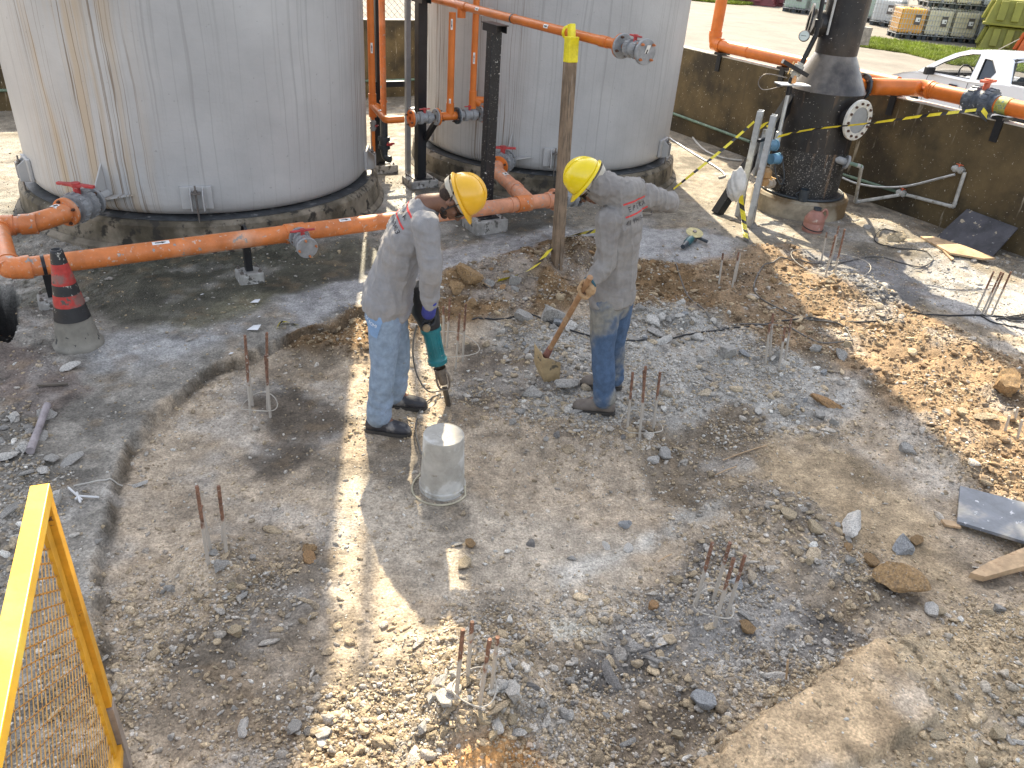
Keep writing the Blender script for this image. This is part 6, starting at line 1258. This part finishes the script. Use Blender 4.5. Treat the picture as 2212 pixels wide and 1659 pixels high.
for dy in (.045, -.030): decal(SH2, SH2, M_RINK, bc2+uy2*dy, lx2, uy2, rect=(.25, .010), nrm=bnr, name='red_stripe')
decal(SH2, SH2, M_KINK, bc2+uy2*-.008, lx2, uy2, text='E P E R A', size=.044, nrm=bnr, font_sp=1.15, name='lettering'); decal(SH2, SH2, M_KINK, bc2+uy2*-.082, lx2, uy2, text='41 99413-3453', size=.042, nrm=bnr, name='phone_number')
# shovel
ys = G(1176, 828).y; s0, s1 = aY(1181, 766, ys+.03), aY(1262, 622, 4.30); sdv = (s1-s0).normalized()
so_ = thing('shovel', 'clay coated shovel with a wooden shaft resting on the rubble', 'shovel', tuple(G(1176, 828)))
M_SHW = mat('shovel_wood', (.36, .20, .10), .6, var=.15, vs=16, bump=.1, streak=((.5, .38, .25), 20, 3, .55, .5)); M_SHB = mat('clay_steel', (.42, .31, .17), .85, var=.18, vs=10, bump=.4, spots=[((.12, .10, .07), 5, .52, .05), ((.2, .19, .18), 14, .6, .05)])
MB().tube([s0-sdv*.02, s0.lerp(s1, .5), s1+sdv*.12], [.0175, .0185, .0175], 16).build('shaft', M_SHW, so_); MB().tube([s0-sdv*.06, s0+sdv*.10], [.028, .021], 16).build('socket', mat('socket_rust', (.22, .10, .08), .8, var=.3, vs=20), so_)
tl, tr, bt_ = aY(1149, 747, ys+.06), aY(1207, 789, ys-.02), G(1174, 829, .0); xa = (tr-tl); wd2 = xa.length/2; xa.normalize(); mid_ = (tl+tr)/2; ya = (bt_-mid_); hb_ = ya.length; ya.normalize(); na = xa.cross(ya).normalized()
if na.y > 0: na = -na
vs = []; nx, ny = 16, 14
for j in range(ny+1):
    t = j/ny; w_ = wd2*(1-.06*t) if t < .55 else wd2*(.967*math.sqrt(max(0, 1-((t-.55)/.47)**2.6)))
    for i in range(nx+1):
        s = -1+2*i/nx; vs.append(mid_+xa*s*w_+ya*hb_*t*1.0+na*(-.05*s*s+.045*math.exp(-(s*4.5)**2)*(1-t*.8)-.02*t*t))
q = MB(); q.add(vs, [(j*(nx+1)+i, j*(nx+1)+i+1, (j+1)*(nx+1)+i+1, (j+1)*(nx+1)+i) for j in range(ny) for i in range(nx)], True); bl = q.build('blade', M_SHB, so_); k = bl.modifiers.new('t', 'SOLIDIFY'); k.thickness = .004
M_GT = mat('glove_tan', (.40, .26, .14), .85, var=.15, vs=20, bump=.3)
q = MB(); grip(q, s1, sdv, .018, (.55, -.35, .35), J2['wriN'], .022, .012); gl2 = fuse(q, 'glove', M_GT, W2_, .0045, 1)
q = MB(); w_ = J2['wriN']; d_ = (s1-w_).normalized(); a_, b_, _ = frame(d_); q.lathe(w_+d_*.012, d_, [(.044, 0), (.047, .002), (.047, .014), (.044, .016)], 24); q.build('glove_cuff', mat('cuff_teal', (.03, .10, .13), .8), gl2)
# ======================= RAILING =======================
M_YEL = mat('yellow_paint', (.66, .38, .015), .35, var=.08, vs=6, bump=.05, tint=((.66, .50, .06), 2.4, .5, .62), coat=.2); M_YELR = mat('yellow_paint_rusty', (.60, .30, .02), .5, var=.15, vs=9, bump=.2, spots=((.10, .055, .03), 22, .66, .05)); M_YM = mat('expanded_mesh', (.62, .33, .08), .5, var=.18, vs=9, bump=.2, spots=((.2, .1, .05), 30, .62, .08))
ZT = 1.25; RA = at(86, 1046, ZT); RB = at(-10, 1500, ZT); rdv = (RB-RA); rdv.z = 0; rdv.normalize(); RL = 2.0; nrm_ = Vector((-rdv.y, rdv.x, 0))
if nrm_.x < 0: nrm_ = -nrm_
o = thing('mesh_railing', 'yellow painted guard railing with expanded metal mesh at the lower left', 'railing', (RA.x, RA.y, 0))
MB().box(RA+rdv*RL/2-UZ*.022, (RL, .05, .045), math.atan2(rdv.y, rdv.x)).build('top_rail', M_YEL, o, bevel=.003)
for s_, w_, h_ in ((0., .045, 0), ):
    MB().box(Vector((RA.x, RA.y, (ZT-.045+.32)/2))+rdv*.02, (.045, .045, ZT-.045-.32), math.atan2(rdv.y, rdv.x)).build('end_post', M_YELR, o, bevel=.002)
    MB().box(Vector((RA.x, RA.y, .06))+rdv*.02, (.050, .050, .5), math.atan2(rdv.y, rdv.x)).build('post_foot', mat('rusty_grey_steel', (.27, .22, .18), .7, var=.25, vs=8, spots=((.30, .14, .06), 8, .6, .1)), o, bevel=.002)
MB().box(Vector((RA.x, RA.y, (ZT-.06)/2+.05))+rdv*.075, (.05, .012, ZT-.16), math.atan2(rdv.y, rdv.x)).build('flat_bar', M_YELR, o)
MB().box(Vector((RA.x, RA.y, .11))+rdv*RL/2, (RL-.1, .04, .04), math.atan2(rdv.y, rdv.x)).build('bottom_rail', M_YELR, o)
q = MB(); cw, chh = .060, .026; nx_ = int((RL-.14)/cw); nz_ = int((ZT-.20)/chh); vs = []; fs = []
for i in range(nx_):
    for j in range(nz_):
        x0 = .11+(i+.5*(j % 2))*cw; z0 = .14+j*chh; k = len(vs)
        for (ax, az), (bx, bz) in ((( -cw/2, 0), (0, chh)), ((0, chh), (cw/2, 0))):
            p0, p1 = RA+rdv*(x0+ax), RA+rdv*(x0+bx); p0 = Vector((p0.x, p0.y, z0+az)); p1 = Vector((p1.x, p1.y, z0+bz)); t_ = .0034
            k = len(vs); vs += [p0-nrm_*.002-UZ*t_, p1-nrm_*.002-UZ*t_, p1+nrm_*.002+UZ*t_, p0+nrm_*.002+UZ*t_]; fs.append((k, k+1, k+2, k+3))
            pass
q.add(vs, fs); mo = q.build('mesh_panel', M_YM, o)
# ======================= BACKGROUND =======================
def PY(px, py): return at(px, py, YZ)
g1 = [PY(a, b_) for a, b_ in ((1862, 83), (1855, 101), (1960, 116), (2055, 140), (2180, 152), (2330, 175), (2330, 128), (2100, 112), (1990, 98))]
def poly_sheet(name, pts, z, m, kind='structure'):
    b = MB(); b.add([Vector((p.x, p.y, z)) for p in pts], [tuple(range(len(pts)))]); return tag(b.build(name, m), kind=kind)
M_SOD = mat('sod', (.15, .19, .03), .9, var=.25, vs=2)
sod1 = poly_sheet('grass_bank', g1, YZ+.01, M_SOD)
g2_ = [PY(a, b_) for a, b_ in ((1470, -4), (1489, 1), (1560, 8), (1595, 11), (1640, 10), (1640, 2), (1560, -6), (1470, -14))]
sod2 = poly_sheet('grass_verge', g2_, YZ+.01, M_SOD)
MG = mat('grass_blades', (.26, .31, .04), .7, var=.3, vs=1.5, bump=0)
def blades(polys, n, h, name, label):
    V = []; F = []
    for pts in polys:
        P_ = [(p.x, p.y) for p in pts]; x = rng.uniform(min(a for a, _ in P_), max(a for a, _ in P_), n); y = rng.uniform(min(b for _, b in P_), max(b for _, b in P_), n)
        k = sdist(x, y, P_) < .05; x, y = x[k], y[k]; m = len(x); a = rng.uniform(0, 6.28, m); hh = h*rng.uniform(.4, 1.3, m); w_ = .025; lx, ly = rng.normal(0, .06, m), rng.normal(0, .06, m)
        o0 = len(np.concatenate(V)) if V else 0
        V.append(np.stack([np.stack([x-np.cos(a)*w_, y-np.sin(a)*w_, np.full(m, YZ+.01)], -1), np.stack([x+np.cos(a)*w_, y+np.sin(a)*w_, np.full(m, YZ+.01)], -1), np.stack([x+lx, y+ly, YZ+hh], -1)], 1).reshape(-1, 3)); F.append(np.arange(m*3).reshape(-1, 3)+o0)
    me = bpy.data.meshes.new(name); fast_mesh(me, np.concatenate(V), np.concatenate(F)); me.materials.append(MG); o = bpy.data.objects.new(name, me); COL.objects.link(o); tag(o, label, 'grass', kind='stuff')
blades([g1, g2_], 60000, .14, 'grass', 'bright sunlit grass on the bank behind the pickup')
# IBC totes
def ibc(px, py, col, rz, label, lvl=0, M_=None, parts=True, grp='caged liquid totes in the yard', p=None):
    p = (p or PY(px, py))+UZ*lvl*1.17; o = thing('liquid_tote', label, 'tote', tuple(p), grp); o.scale = (.86, 1, 1) if rz == 0 else (1, 1, 1); Rm = Matrix.Rotation(rz, 3, 'Z'); q = lambda x, y, z: p+Rm@Vector((x, y, z))
    MB().box(q(0, 0, .64), (1.12, .92, .88), rz).build('tank_bottle', M_, o, bevel=.07); MB().lathe(q(0, 0, 1.08), UZ, [(.1, 0), (.1, .05), (.001, .05)], 16).build('cap', M_DGRY, o)
    b = MB(); xs_ = [-.58+i*.1289 for i in range(10)]; ys_ = [-.48+i*.137 for i in range(8)]; t = .016
    for x in xs_:
        for y in (-.48, .48): b.box(q(x, y, .65), (t, t, 1.0), rz)
    for y in ys_:
        for x in (-.58, .58): b.box(q(x, y, .65), (t, t, 1.0), rz)
    for z in (.17, .35, .53, .71, .89, 1.14):
        for y in (-.495, .495): b.box(q(0, y, z), (1.18, t, t), rz)
        for x in (-.595, .595): b.box(q(x, 0, z), (t, .98, t), rz)
    b.build('cage', M_GALV, o)
    b = MB(); b.box(q(0, 0, .155), (1.18, .98, .03), rz)
    for x in (-.5, 0, .5):
        for y in (-.4, 0, .4): b.box(q(x, y, .07), (.16, .14, .139), rz)
    b.build('pallet', M_DGRY, o)
    pl = MB().box(q(.18, -.507, .70), (.27, .006, .36), rz).build('label_plate', mat('plate_grey', (.10, .09, .085), .5) if 'plate_grey' not in bpy.data.materials else bpy.data.materials['plate_grey'], o)
    MB().box(q(.18, -.512, .70), (.20, .004, .15), rz).build('label_paper', M_STK, pl); MB().box(q(.22, -.516, .69), (.05, .003, .05), rz).build('label_mark', M_INK, pl)
    MB().cyl(q(0, -.46, .22), q(0, -.56, .22), .05, n=16).build('outlet', M_GRY, o); return o
MI = {k: mat('tote_'+k, c, .35, var=.06, vs=1.5, bump=0) for k, c in (('amber', (.80, .42, .09)), ('cream', (.72, .66, .48)), ('grey', (.58, .62, .64)), ('green', (.42, .55, .45)))}
ra = math.atan2(-.1, 1); i0 = PY(1928, 80)+Vector((.5, .2, 0)); yaw_i = 0; ux = Vector((math.cos(yaw_i), math.sin(yaw_i), 0))
for i, (c_, lb_) in enumerate((('amber', 'bottom amber tote, first of the front stack, beside the black tower'), ('cream', 'bottom cream tote next to the amber one'), ('cream', 'bottom cream tote third from the black tower'), ('grey', 'bottom greyish tote next to the green bins'))):
    ibc(0, 0, 0, yaw_i, lb_, 0, MI[c_], p=i0+ux*1.04*i)
for i, (c_, lb_) in enumerate((('cream', 'upper cream tote stacked above the first cream tote'), ('cream', 'upper cream tote in the middle of the upper row'), ('grey', 'upper greyish tote at the end of the upper row'))):
    ibc(0, 0, 0, yaw_i, lb_, 1, MI[c_], p=i0+ux*(1.04*i+.85)+Vector((.1, .15, 0)))
for i, lb_ in enumerate(('leftmost pale green tote beyond the yard', 'second pale green tote in the far row', 'third pale green tote in the far row', 'pale green tote in the far row touching the black tower', 'pale green tote seen right of the black tower')):
    ibc(0, 0, 0, R_(-38), lb_, 0, MI['green'], p=PY(1713, 27)+Vector((math.cos(R_(-38)), math.sin(R_(-38)), 0))*(1.35*i+(1.6 if i == 4 else 0))+Vector((.3, .4, 0)))
ibc(0, 0, 0, R_(-38), 'pale tote behind the amber one', 0, MI['grey'], p=PY(1905, 60)+Vector((.6, 1.2, 0)))
# green plastic bins
def bin_(p, rz, col, label, flip=False, s=1., grp=None):
    o = thing('plastic_bin', label, 'bin', tuple(p), grp); Rm = Matrix.Rotation(rz, 3, 'Z'); T = lambda x, y, z: p+Rm@Vector((x, y, (z if not flip else 1.1*s-z)))
    L_, W_, H_ = 3.4*s, 2.2*s, 1.1*s; b = MB(); k = .22*s
    b.add([T(-L_/2+k, -W_/2+k, 0), T(L_/2-k, -W_/2+k, 0), T(L_/2-k, W_/2-k, 0), T(-L_/2+k, W_/2-k, 0), T(-L_/2, -W_/2, H_), T(L_/2, -W_/2, H_), T(L_/2, W_/2, H_), T(-L_/2, W_/2, H_)], [(0, 1, 2, 3), (4, 5, 6, 7), (0, 4, 5, 1), (1, 5, 6, 2), (2, 6, 7, 3), (3, 7, 4, 0)])
    b.build('shell', col, o, bevel=.04); b = MB()
    b.box(T(0, 0, H_-.02*s) , (L_+.12*s, W_+.12*s, .12*s), rz); b.build('rim', col, o, bevel=.02)
    for i in range(4):
        x = -L_/2+.45*s+i*.62*s; MB().prism([T(x, -W_/2+k*.9, .05), T(x+.34*s, -W_/2+k*.9, .05), T(x+.34*s, -W_/2-.02, H_*.82), T(x, -W_/2-.02, H_*.82)], Rm@Vector((0, -.16*s, 0))).build('rib', col, o, bevel=.02)
    for i in range(2):
        y = -W_/2+.5*s+i*.9*s; MB().prism([T(-L_/2+k*.9, y, .05), T(-L_/2+k*.9, y+.34*s, .05), T(-L_/2-.02, y+.34*s, H_*.82), T(-L_/2-.02, y, H_*.82)], Rm@Vector((-.16*s, 0, 0))).build('rib', col, o, bevel=.02)
    return o
M_BG = mat('bin_green', (.24, .235, .035), .5, var=.12, vs=1.2, bump=.05); pb = PY(2160, 112)+Vector((.9, .8, 0))
bin_(pb, R_(-25), M_BG, 'lower olive yellow plastic bin standing on the grass edge', True, .72, 'stacked olive yellow bins'); bin_(pb+UZ*.86, R_(-25), M_BG, 'upper olive yellow plastic bin turned over the lower one', True, .76, 'stacked olive yellow bins')
bin_(PY(2225, 118)+Vector((.6, -.3, 0)), R_(-25), mat('bin_orange', (.62, .13, .03), .5, var=.1), 'orange plastic bin at the right edge before the olive bins', True, .7)
M_SK = mat('skip_red', (.20, .045, .05), .5, var=.2, vs=2)
bin_(PY(1610, 9)+Vector((.3, 1.1, 0)), R_(-22), M_SK, 'dark red skip far across the yard left of the tower', True, .95); bin_(PY(1665, 13)+Vector((.9, 1.0, 0)), R_(-28), M_SK, 'second dark red skip next to the pale green totes', True, .8)
# trees behind
M_LEAF = mat('leaf', (.045, .085, .02), .6, var=.5, vs=1.2, bump=0); M_BARK = mat('bark', (.09, .07, .05), .9)
def tree(p, h, r, label, n=9000):
    o = thing('tree', label, 'tree', tuple(p), 'trees behind the totes'); MB().tube([p, p+Vector((.1, 0, h*.4)), p+Vector((-.1, .1, h*.8))], [.22, .15, .05], 10).build('trunk', M_BARK, o)
    cl = rng.normal(size=(60, 3)); cl /= np.linalg.norm(cl, axis=1)[:, None]; cl *= rng.random((60, 1))**.4*np.array((r, r, h*.42)); cl[:, 2] += h*.5
    c_ = cl[rng.integers(0, 60, n)]+rng.normal(size=(n, 3))*r*.16; d1 = rng.normal(size=(n, 3)); d1 /= np.linalg.norm(d1, axis=1)[:, None]; d2 = np.cross(d1, rng.normal(size=(n, 3))); d2 /= np.linalg.norm(d2, axis=1)[:, None]
    s_ = .13*rng.uniform(.6, 1.4, (n, 1)); V = np.stack([c_-d1*s_, c_+d2*s_*.5, c_+d1*s_, c_-d2*s_*.5], 1).reshape(-1, 3); me = bpy.data.meshes.new('crown'); fast_mesh(me, V, np.arange(n*4).reshape(-1, 4)); me.materials.append(M_LEAF); c = bpy.data.objects.new('crown', me); COL.objects.link(c); c.parent = o
for i, (px, py, h, r, lb_) in enumerate(((2080, 86, 7, 2.6, 'dark tree rising behind the upper totes'), (2140, 92, 8, 2.8, 'dark tree behind the olive bins'), (2215, 100, 8, 3.0, 'dark tree at the upper right corner'), (2000, 72, 7, 2.4, 'dark tree hidden behind the stacked totes'))):
    tree(PY(px, py)+Vector((2.0, 4.0, 0)), h, r, lb_)
# between the tanks: yellow frame and mesh beyond the wall
yp = CN-FA*4.1-FB*1.9
o = thing('yellow_machine', 'yellow and white tank trailer glimpsed between the tanks', 'trailer', tuple(yp))
MB().cyl(yp+UZ*1.45-FA*.9, yp+UZ*1.45+FA*.25, .72, n=40).build('white_vessel', mat('white_vessel', (.75, .72, .62), .4, var=.08), o)
q = MB(); q.beam(yp+FA*.55+UZ*.2, yp+FA*.35+UZ*2.6, .12, .12); q.beam(yp+FA*.5+UZ*1.9-FB*.1, yp+FA*3+UZ*1.9-FB*.1, .1, .1); q.box(yp+UZ*.55, (3.2, .9, .2), math.atan2(FA.y, FA.x)); q.build('yellow_frame', M_YEL, o)
o = thing('wire_fence', 'chain link fence panel seen above the back wall between the tanks', 'fence', tuple(yp-FB*.6+FA*1.2)); q = MB(); f0 = yp+FA*.4-FB*.6+UZ*.3
for i in range(-14, 26):
    a_, b_ = i*.12, i*.12+1.6
    for u0, z0, u1, z1 in ((max(a_, 0), max(0, -a_), min(b_, 2.6), min(1.6, 2.6-a_)),):
        if u1 > u0: q.beam(f0+FA*u0+UZ*z0, f0+FA*u1+UZ*z1, .008, .008, FB); q.beam(f0+FA*u0+UZ*(1.6-z0), f0+FA*u1+UZ*(1.6-z1), .008, .008, FB)
q.build('netting', M_GALV, o); MB().beam(f0+UZ*1.6, f0+FA*2.6+UZ*1.6, .05, .05, FB).build('top_rail', M_GALV, o)
MB().box(f0+FA*1.0+UZ*.9+FB*.1, (.1, .1, 1.8), RZ).build('fence_post', M_DGRY, o)

# ======================= PICKUP =======================
TF = Vector((-.36, .933, 0)); TL = Vector((-.933, -.36, 0)); TS = .95
tref = at(2016, 161, YZ+.96*TS); TO_ = tref+TF*1.32*TS-TL*.84*TS; TO_.z = YZ
def tp_(x, y, z): return TO_+TF*(x*TS)+TL*(y*TS)+UZ*(z*TS)
pk = thing('pickup_truck', 'white two door pickup parked beyond the side wall', 'pickup', tuple(tp_(-2.2, 0, 0)))
M_CAR = mat('white_car_paint', (.72, .74, .78), .22, var=.02, vs=2, bump=0, coat=.8); M_TRIM = mat('black_trim', (.012, .012, .014), .45, bump=0); M_INT = mat('dark_interior', (.03, .03, .033), .8, bump=0); M_TYR = mat('tyre_rubber', (.02, .02, .021), .8)
def arch(cx, r=.37, z0=.30, n=8): return [(cx+r*math.cos(t), z0+r*math.sin(t)) for t in [math.pi*i/n for i in range(n+1)]]
prof = [(-.04, .30), (-.0, .50), (-.06, .66), (-.20, .76), (-.55, .88), (-1.0, .98), (-1.25, .985), (-2.2, 1.0), (-3.0, 1.06), (-3.8, 1.06), (-4.42, 1.05), (-4.46, .6), (-4.42, .32)]
prof += list(reversed(arch(-3.50)))[::1]+[(-2.5, .26), (-1.6, .26)]+list(reversed(arch(-.82)))[::1]
pp = prof; secs_w = [(.60, .02), (.80, .0), (.86, 0), (.80, 0)]
def side(y, k=0.): return [tp_(x-(-k if x > -2.2 else k), y, z if z < .9 else z-k*.6) for x, z in pp]
b = MB(); n = len(pp); L1 = [side(.74, .05), side(.83, .012), side(.85), side(.85)]
rings = [side(-.74, .05), side(-.83, .012), side(-.85), side(.85), side(.83, .012), side(.74, .05)]
rings[2] = [tp_(x, -.855, z-.0) if z < .95 else tp_(x, -.82, z) for x, z in pp]; rings[3] = [tp_(x, .855, z) if z < .95 else tp_(x, .82, z) for x, z in pp]
vs = [p for r in rings for p in r]; fs = []
for k in range(5):
    for i in range(n):
        if k == 2:   # middle: only the outer sheet of hood, nose and underside; the bed stays open
            x0, x1 = pp[i][0], pp[(i+1) % n][0]
            if min(x0, x1) < -1.2 and pp[i][1] > .99 and pp[(i+1) % n][1] > .99: continue
        fs.append((k*n+i, k*n+(i+1) % n, (k+1)*n+(i+1) % n, (k+1)*n+i))
b.add(vs, fs, True); body = b.build('body', M_CAR, pk); md = body.modifiers.new('e', 'EDGE_SPLIT'); md.split_angle = R_(38)
b = MB()
for s_ in (-1, 1): b.prism([tp_(x, .80*s_, z) for x, z in pp], TL*(.03*s_))
b.build('side_panel', M_CAR, pk)
b = MB(); b.add([tp_(-3.05, -.74, .62), tp_(-4.38, -.74, .62), tp_(-4.38, .74, .62), tp_(-3.05, .74, .62)], [(0, 1, 2, 3)]); b.add([tp_(-3.02, -.76, .55), tp_(-3.02, .76, .55), tp_(-3.02, .76, 1.0), tp_(-3.02, -.76, 1.0)], [(0, 1, 2, 3)])
b.build('load_bed', mat('bed_liner', (.10, .09, .085), .8), pk)
for s_ in (-1, 1): MB().beam(tp_(-3.1, .76*s_, 1.07), tp_(-4.42, .76*s_, 1.065), .13, .04).build('bed_rail', M_CAR, pk, bevel=.01)
def zc(s_): return {'A0': (-1.02, .74*s_, .98), 'A1': (-1.82, .59*s_, 1.47), 'B0': (-2.28, .78*s_, 1.0), 'B1': (-2.12, .61*s_, 1.49), 'C0': (-2.98, .78*s_, 1.06), 'C1': (-2.72, .61*s_, 1.50)}
from mathutils.geometry import tessellate_polygon
OUT = [(-.93, .96), (-1.22, 1.19), (-1.55, 1.39), (-1.85, 1.50), (-2.3, 1.545), (-2.68, 1.52), (-2.86, 1.46), (-3.06, 1.12), (-3.14, 1.05), (-2.2, .97)]
HD = [(-1.14, 1.005), (-1.42, 1.21), (-1.70, 1.365), (-1.95, 1.44), (-2.12, 1.455), (-2.20, 1.03)]; HQ = [(-2.36, 1.045), (-2.27, 1.40), (-2.44, 1.40), (-2.66, 1.22), (-2.60, 1.06)]
yy = lambda z: .835-(z-.98)*.40
for s_ in (-1, 1):
    L3 = [[tp_(x, yy(z)*s_, z) for x, z in pl] for pl in (OUT, HD, HQ)]; T3 = [[Vector((x, z, 0)) for x, z in pl] for pl in (OUT, HD, HQ)]
    fl = [p for pl in L3 for p in pl]; b = MB(); b.add(fl, [tuple(t) for t in tessellate_polygon(T3)]); f_o = b.build('cab_side', M_CAR, pk); md = f_o.modifiers.new('t', 'SOLIDIFY'); md.thickness = .04; md.offset = 0
    for pl in L3[1:]: MB().tube([p+TL*.012*s_ for p in pl], .013, 6, closed=True).build('window_seal', M_TRIM, pk)
    b = MB(); b.add([p for p in L3[2]], [tuple(range(5))]); b.build('quarter_window', bpy.data.materials.get('dark_glass') or mat('dark_glass', (.02, .03, .045), .05, bump=0), pk)
b = MB(); g = []
for i in range(13):
    x = -.0-i/12*1.10; zz = np.interp(-x, [0, .05, .2, .5, 1.10], [.60, .70, .80, .90, 1.0])+.012
    g.append([tp_(x-.10*abs(s)**2*(1-i/12), .84*s, zz-.05*abs(s)**4) for s in [-1+k/10 for k in range(21)]])
b.add([p for r in g for p in r], [(k*21+i, k*21+i+1, (k+1)*21+i+1, (k+1)*21+i) for k in range(12) for i in range(20)], True); b.build('bonnet', M_CAR, pk)
b = MB(); rs = []
for x, y, z in ((-1.60, .62, 1.44), (-1.85, .62, 1.52), (-2.3, .62, 1.565), (-2.68, .62, 1.55), (-2.88, .62, 1.48)): rs.append([tp_(x, y*s, z-.05*abs(s)**3) for s in [-1+i/8 for i in range(17)]])
b.add([p for r in rs for p in r], [(k*17+i, k*17+i+1, (k+1)*17+i+1, (k+1)*17+i) for k in range(4) for i in range(16)], True); ro = b.build('roof', M_CAR, pk); md = ro.modifiers.new('t', 'SOLIDIFY'); md.thickness = .03
b = MB()
b.beam(tp_(-2.99, -.70, 1.09), tp_(-2.99, .70, 1.09), .04, .06); b.beam(tp_(-2.84, -.56, 1.46), tp_(-2.84, .56, 1.46), .04, .05)
for s_ in (-1, 1): b.beam(tp_(-2.99, .71*s_, 1.08), tp_(-2.84, .57*s_, 1.47), .05, .04, TF)
b.build('window_trim', M_TRIM, pk)
gm = mat('car_glass', (.05, .07, .08), .03, bump=0); gm.node_tree.nodes['Principled BSDF'].inputs['Alpha'].default_value = .30
b = MB(); b.add([tp_(-2.985, -.68, 1.1), tp_(-2.985, .68, 1.1), tp_(-2.845, .56, 1.45), tp_(-2.845, -.56, 1.45)], [(0, 1, 2, 3)]); b.build('rear_window', gm, pk)
b = MB(); b.add([tp_(-1.02, -.72, .99), tp_(-1.02, .72, .99), tp_(-1.80, .58, 1.47), tp_(-1.80, -.58, 1.47)], [(0, 1, 2, 3)]); b.build('windscreen', gm, pk)
b = MB(); b.prism([tp_(-1.15, -.70, .96), tp_(-1.55, -.70, .99), tp_(-1.55, .70, .99), tp_(-1.15, .70, .96)], UZ*.05); b.add([tp_(-1.2, -.74, .5), tp_(-2.95, -.74, .5), tp_(-2.95, .74, .5), tp_(-1.2, .74, .5)], [(0, 1, 2, 3)]); b.build('dashboard', M_INT, pk)
cs = tp_(-1.68, .38, 1.02); ax_ = (TF*-.9+UZ*.4).normalized(); a1, a2, _ = frame(ax_); b = MB(); b.tube([cs+(a1*math.cos(t)+a2*math.sin(t))*.18 for t in [i*2*math.pi/24 for i in range(24)]], .016, 8, closed=True); b.tube([cs-a1*.17, cs+a1*.17], .014, 6); b.tube([cs, cs-ax_*.25-UZ*.05], .03, 8); b.build('steering_wheel', M_TRIM, pk)
for s_ in (-1, 1):
    b = MB(); b.prism([tp_(-2.05, .38*s_-.24, .6), tp_(-2.45, .38*s_-.24, 1.12), tp_(-2.60, .38*s_-.24, 1.12), tp_(-2.3, .38*s_-.24, .6)], TL*.46); b.box(tp_(-2.55, .38*s_, 1.22), (.24, .10, .18), math.atan2(TL.y, TL.x)); b.build('seat', M_INT, pk, bevel=.03)
b = MB(); c_ = tp_(-1.30, .95, 1.03); b.box(c_, (.10, .20, .14), math.atan2(TF.y, TF.x)); b.beam(c_, tp_(-1.28, .80, .99), .05, .04); mr = b.build('wing_mirror', M_TRIM, pk, bevel=.025)
MB().box(tp_(-1.9, .865, .86), (.18, .03, .03), math.atan2(TF.y, TF.x)).build('door_handle', M_TRIM, pk, bevel=.006)
MB().tube([tp_(-1.22, .857, .95), tp_(-1.18, .862, .7), tp_(-1.26, .858, .34)], .005, 6).build('door_gap', M_TRIM, pk); MB().tube([tp_(-2.22, .857, .96), tp_(-2.20, .862, .6), tp_(-2.24, .858, .34)], .005, 6).build('door_gap', M_TRIM, pk)
b = MB(); b.add([tp_(-.10, .60, .60), tp_(-.06, .76, .62), tp_(-.36, .868, .72), tp_(-.44, .862, .80), tp_(-.20, .70, .765)], [(0, 1, 2, 3, 4)]); b.build('headlight', mat('headlight_glass', (.42, .55, .62), .1, bump=0), pk)
for x, y in ((-.82, .78), (-.82, -.78), (-3.50, .78), (-3.50, -.78)):
    s_ = 1 if y > 0 else -1; wv = MB().lathe(tp_(x, y-.1*s_, .30), TL*s_, [(.18, 0), (.29, .0), (.305, .03), (.305, .15), (.29, .18), (.19, .18)], 32).build('wheel', M_TYR, pk); MB().lathe(tp_(x, y+.06*s_, .30), TL*s_, [(.19, 0), (.05, .02), (.001, .02)], 24).build('rim', M_GALV, wv)
MB().tube([tp_(-1.95, .1, 1.52), tp_(-2.35, .1, 1.78)], .006, 6).build('antenna', M_STEEL, pk)
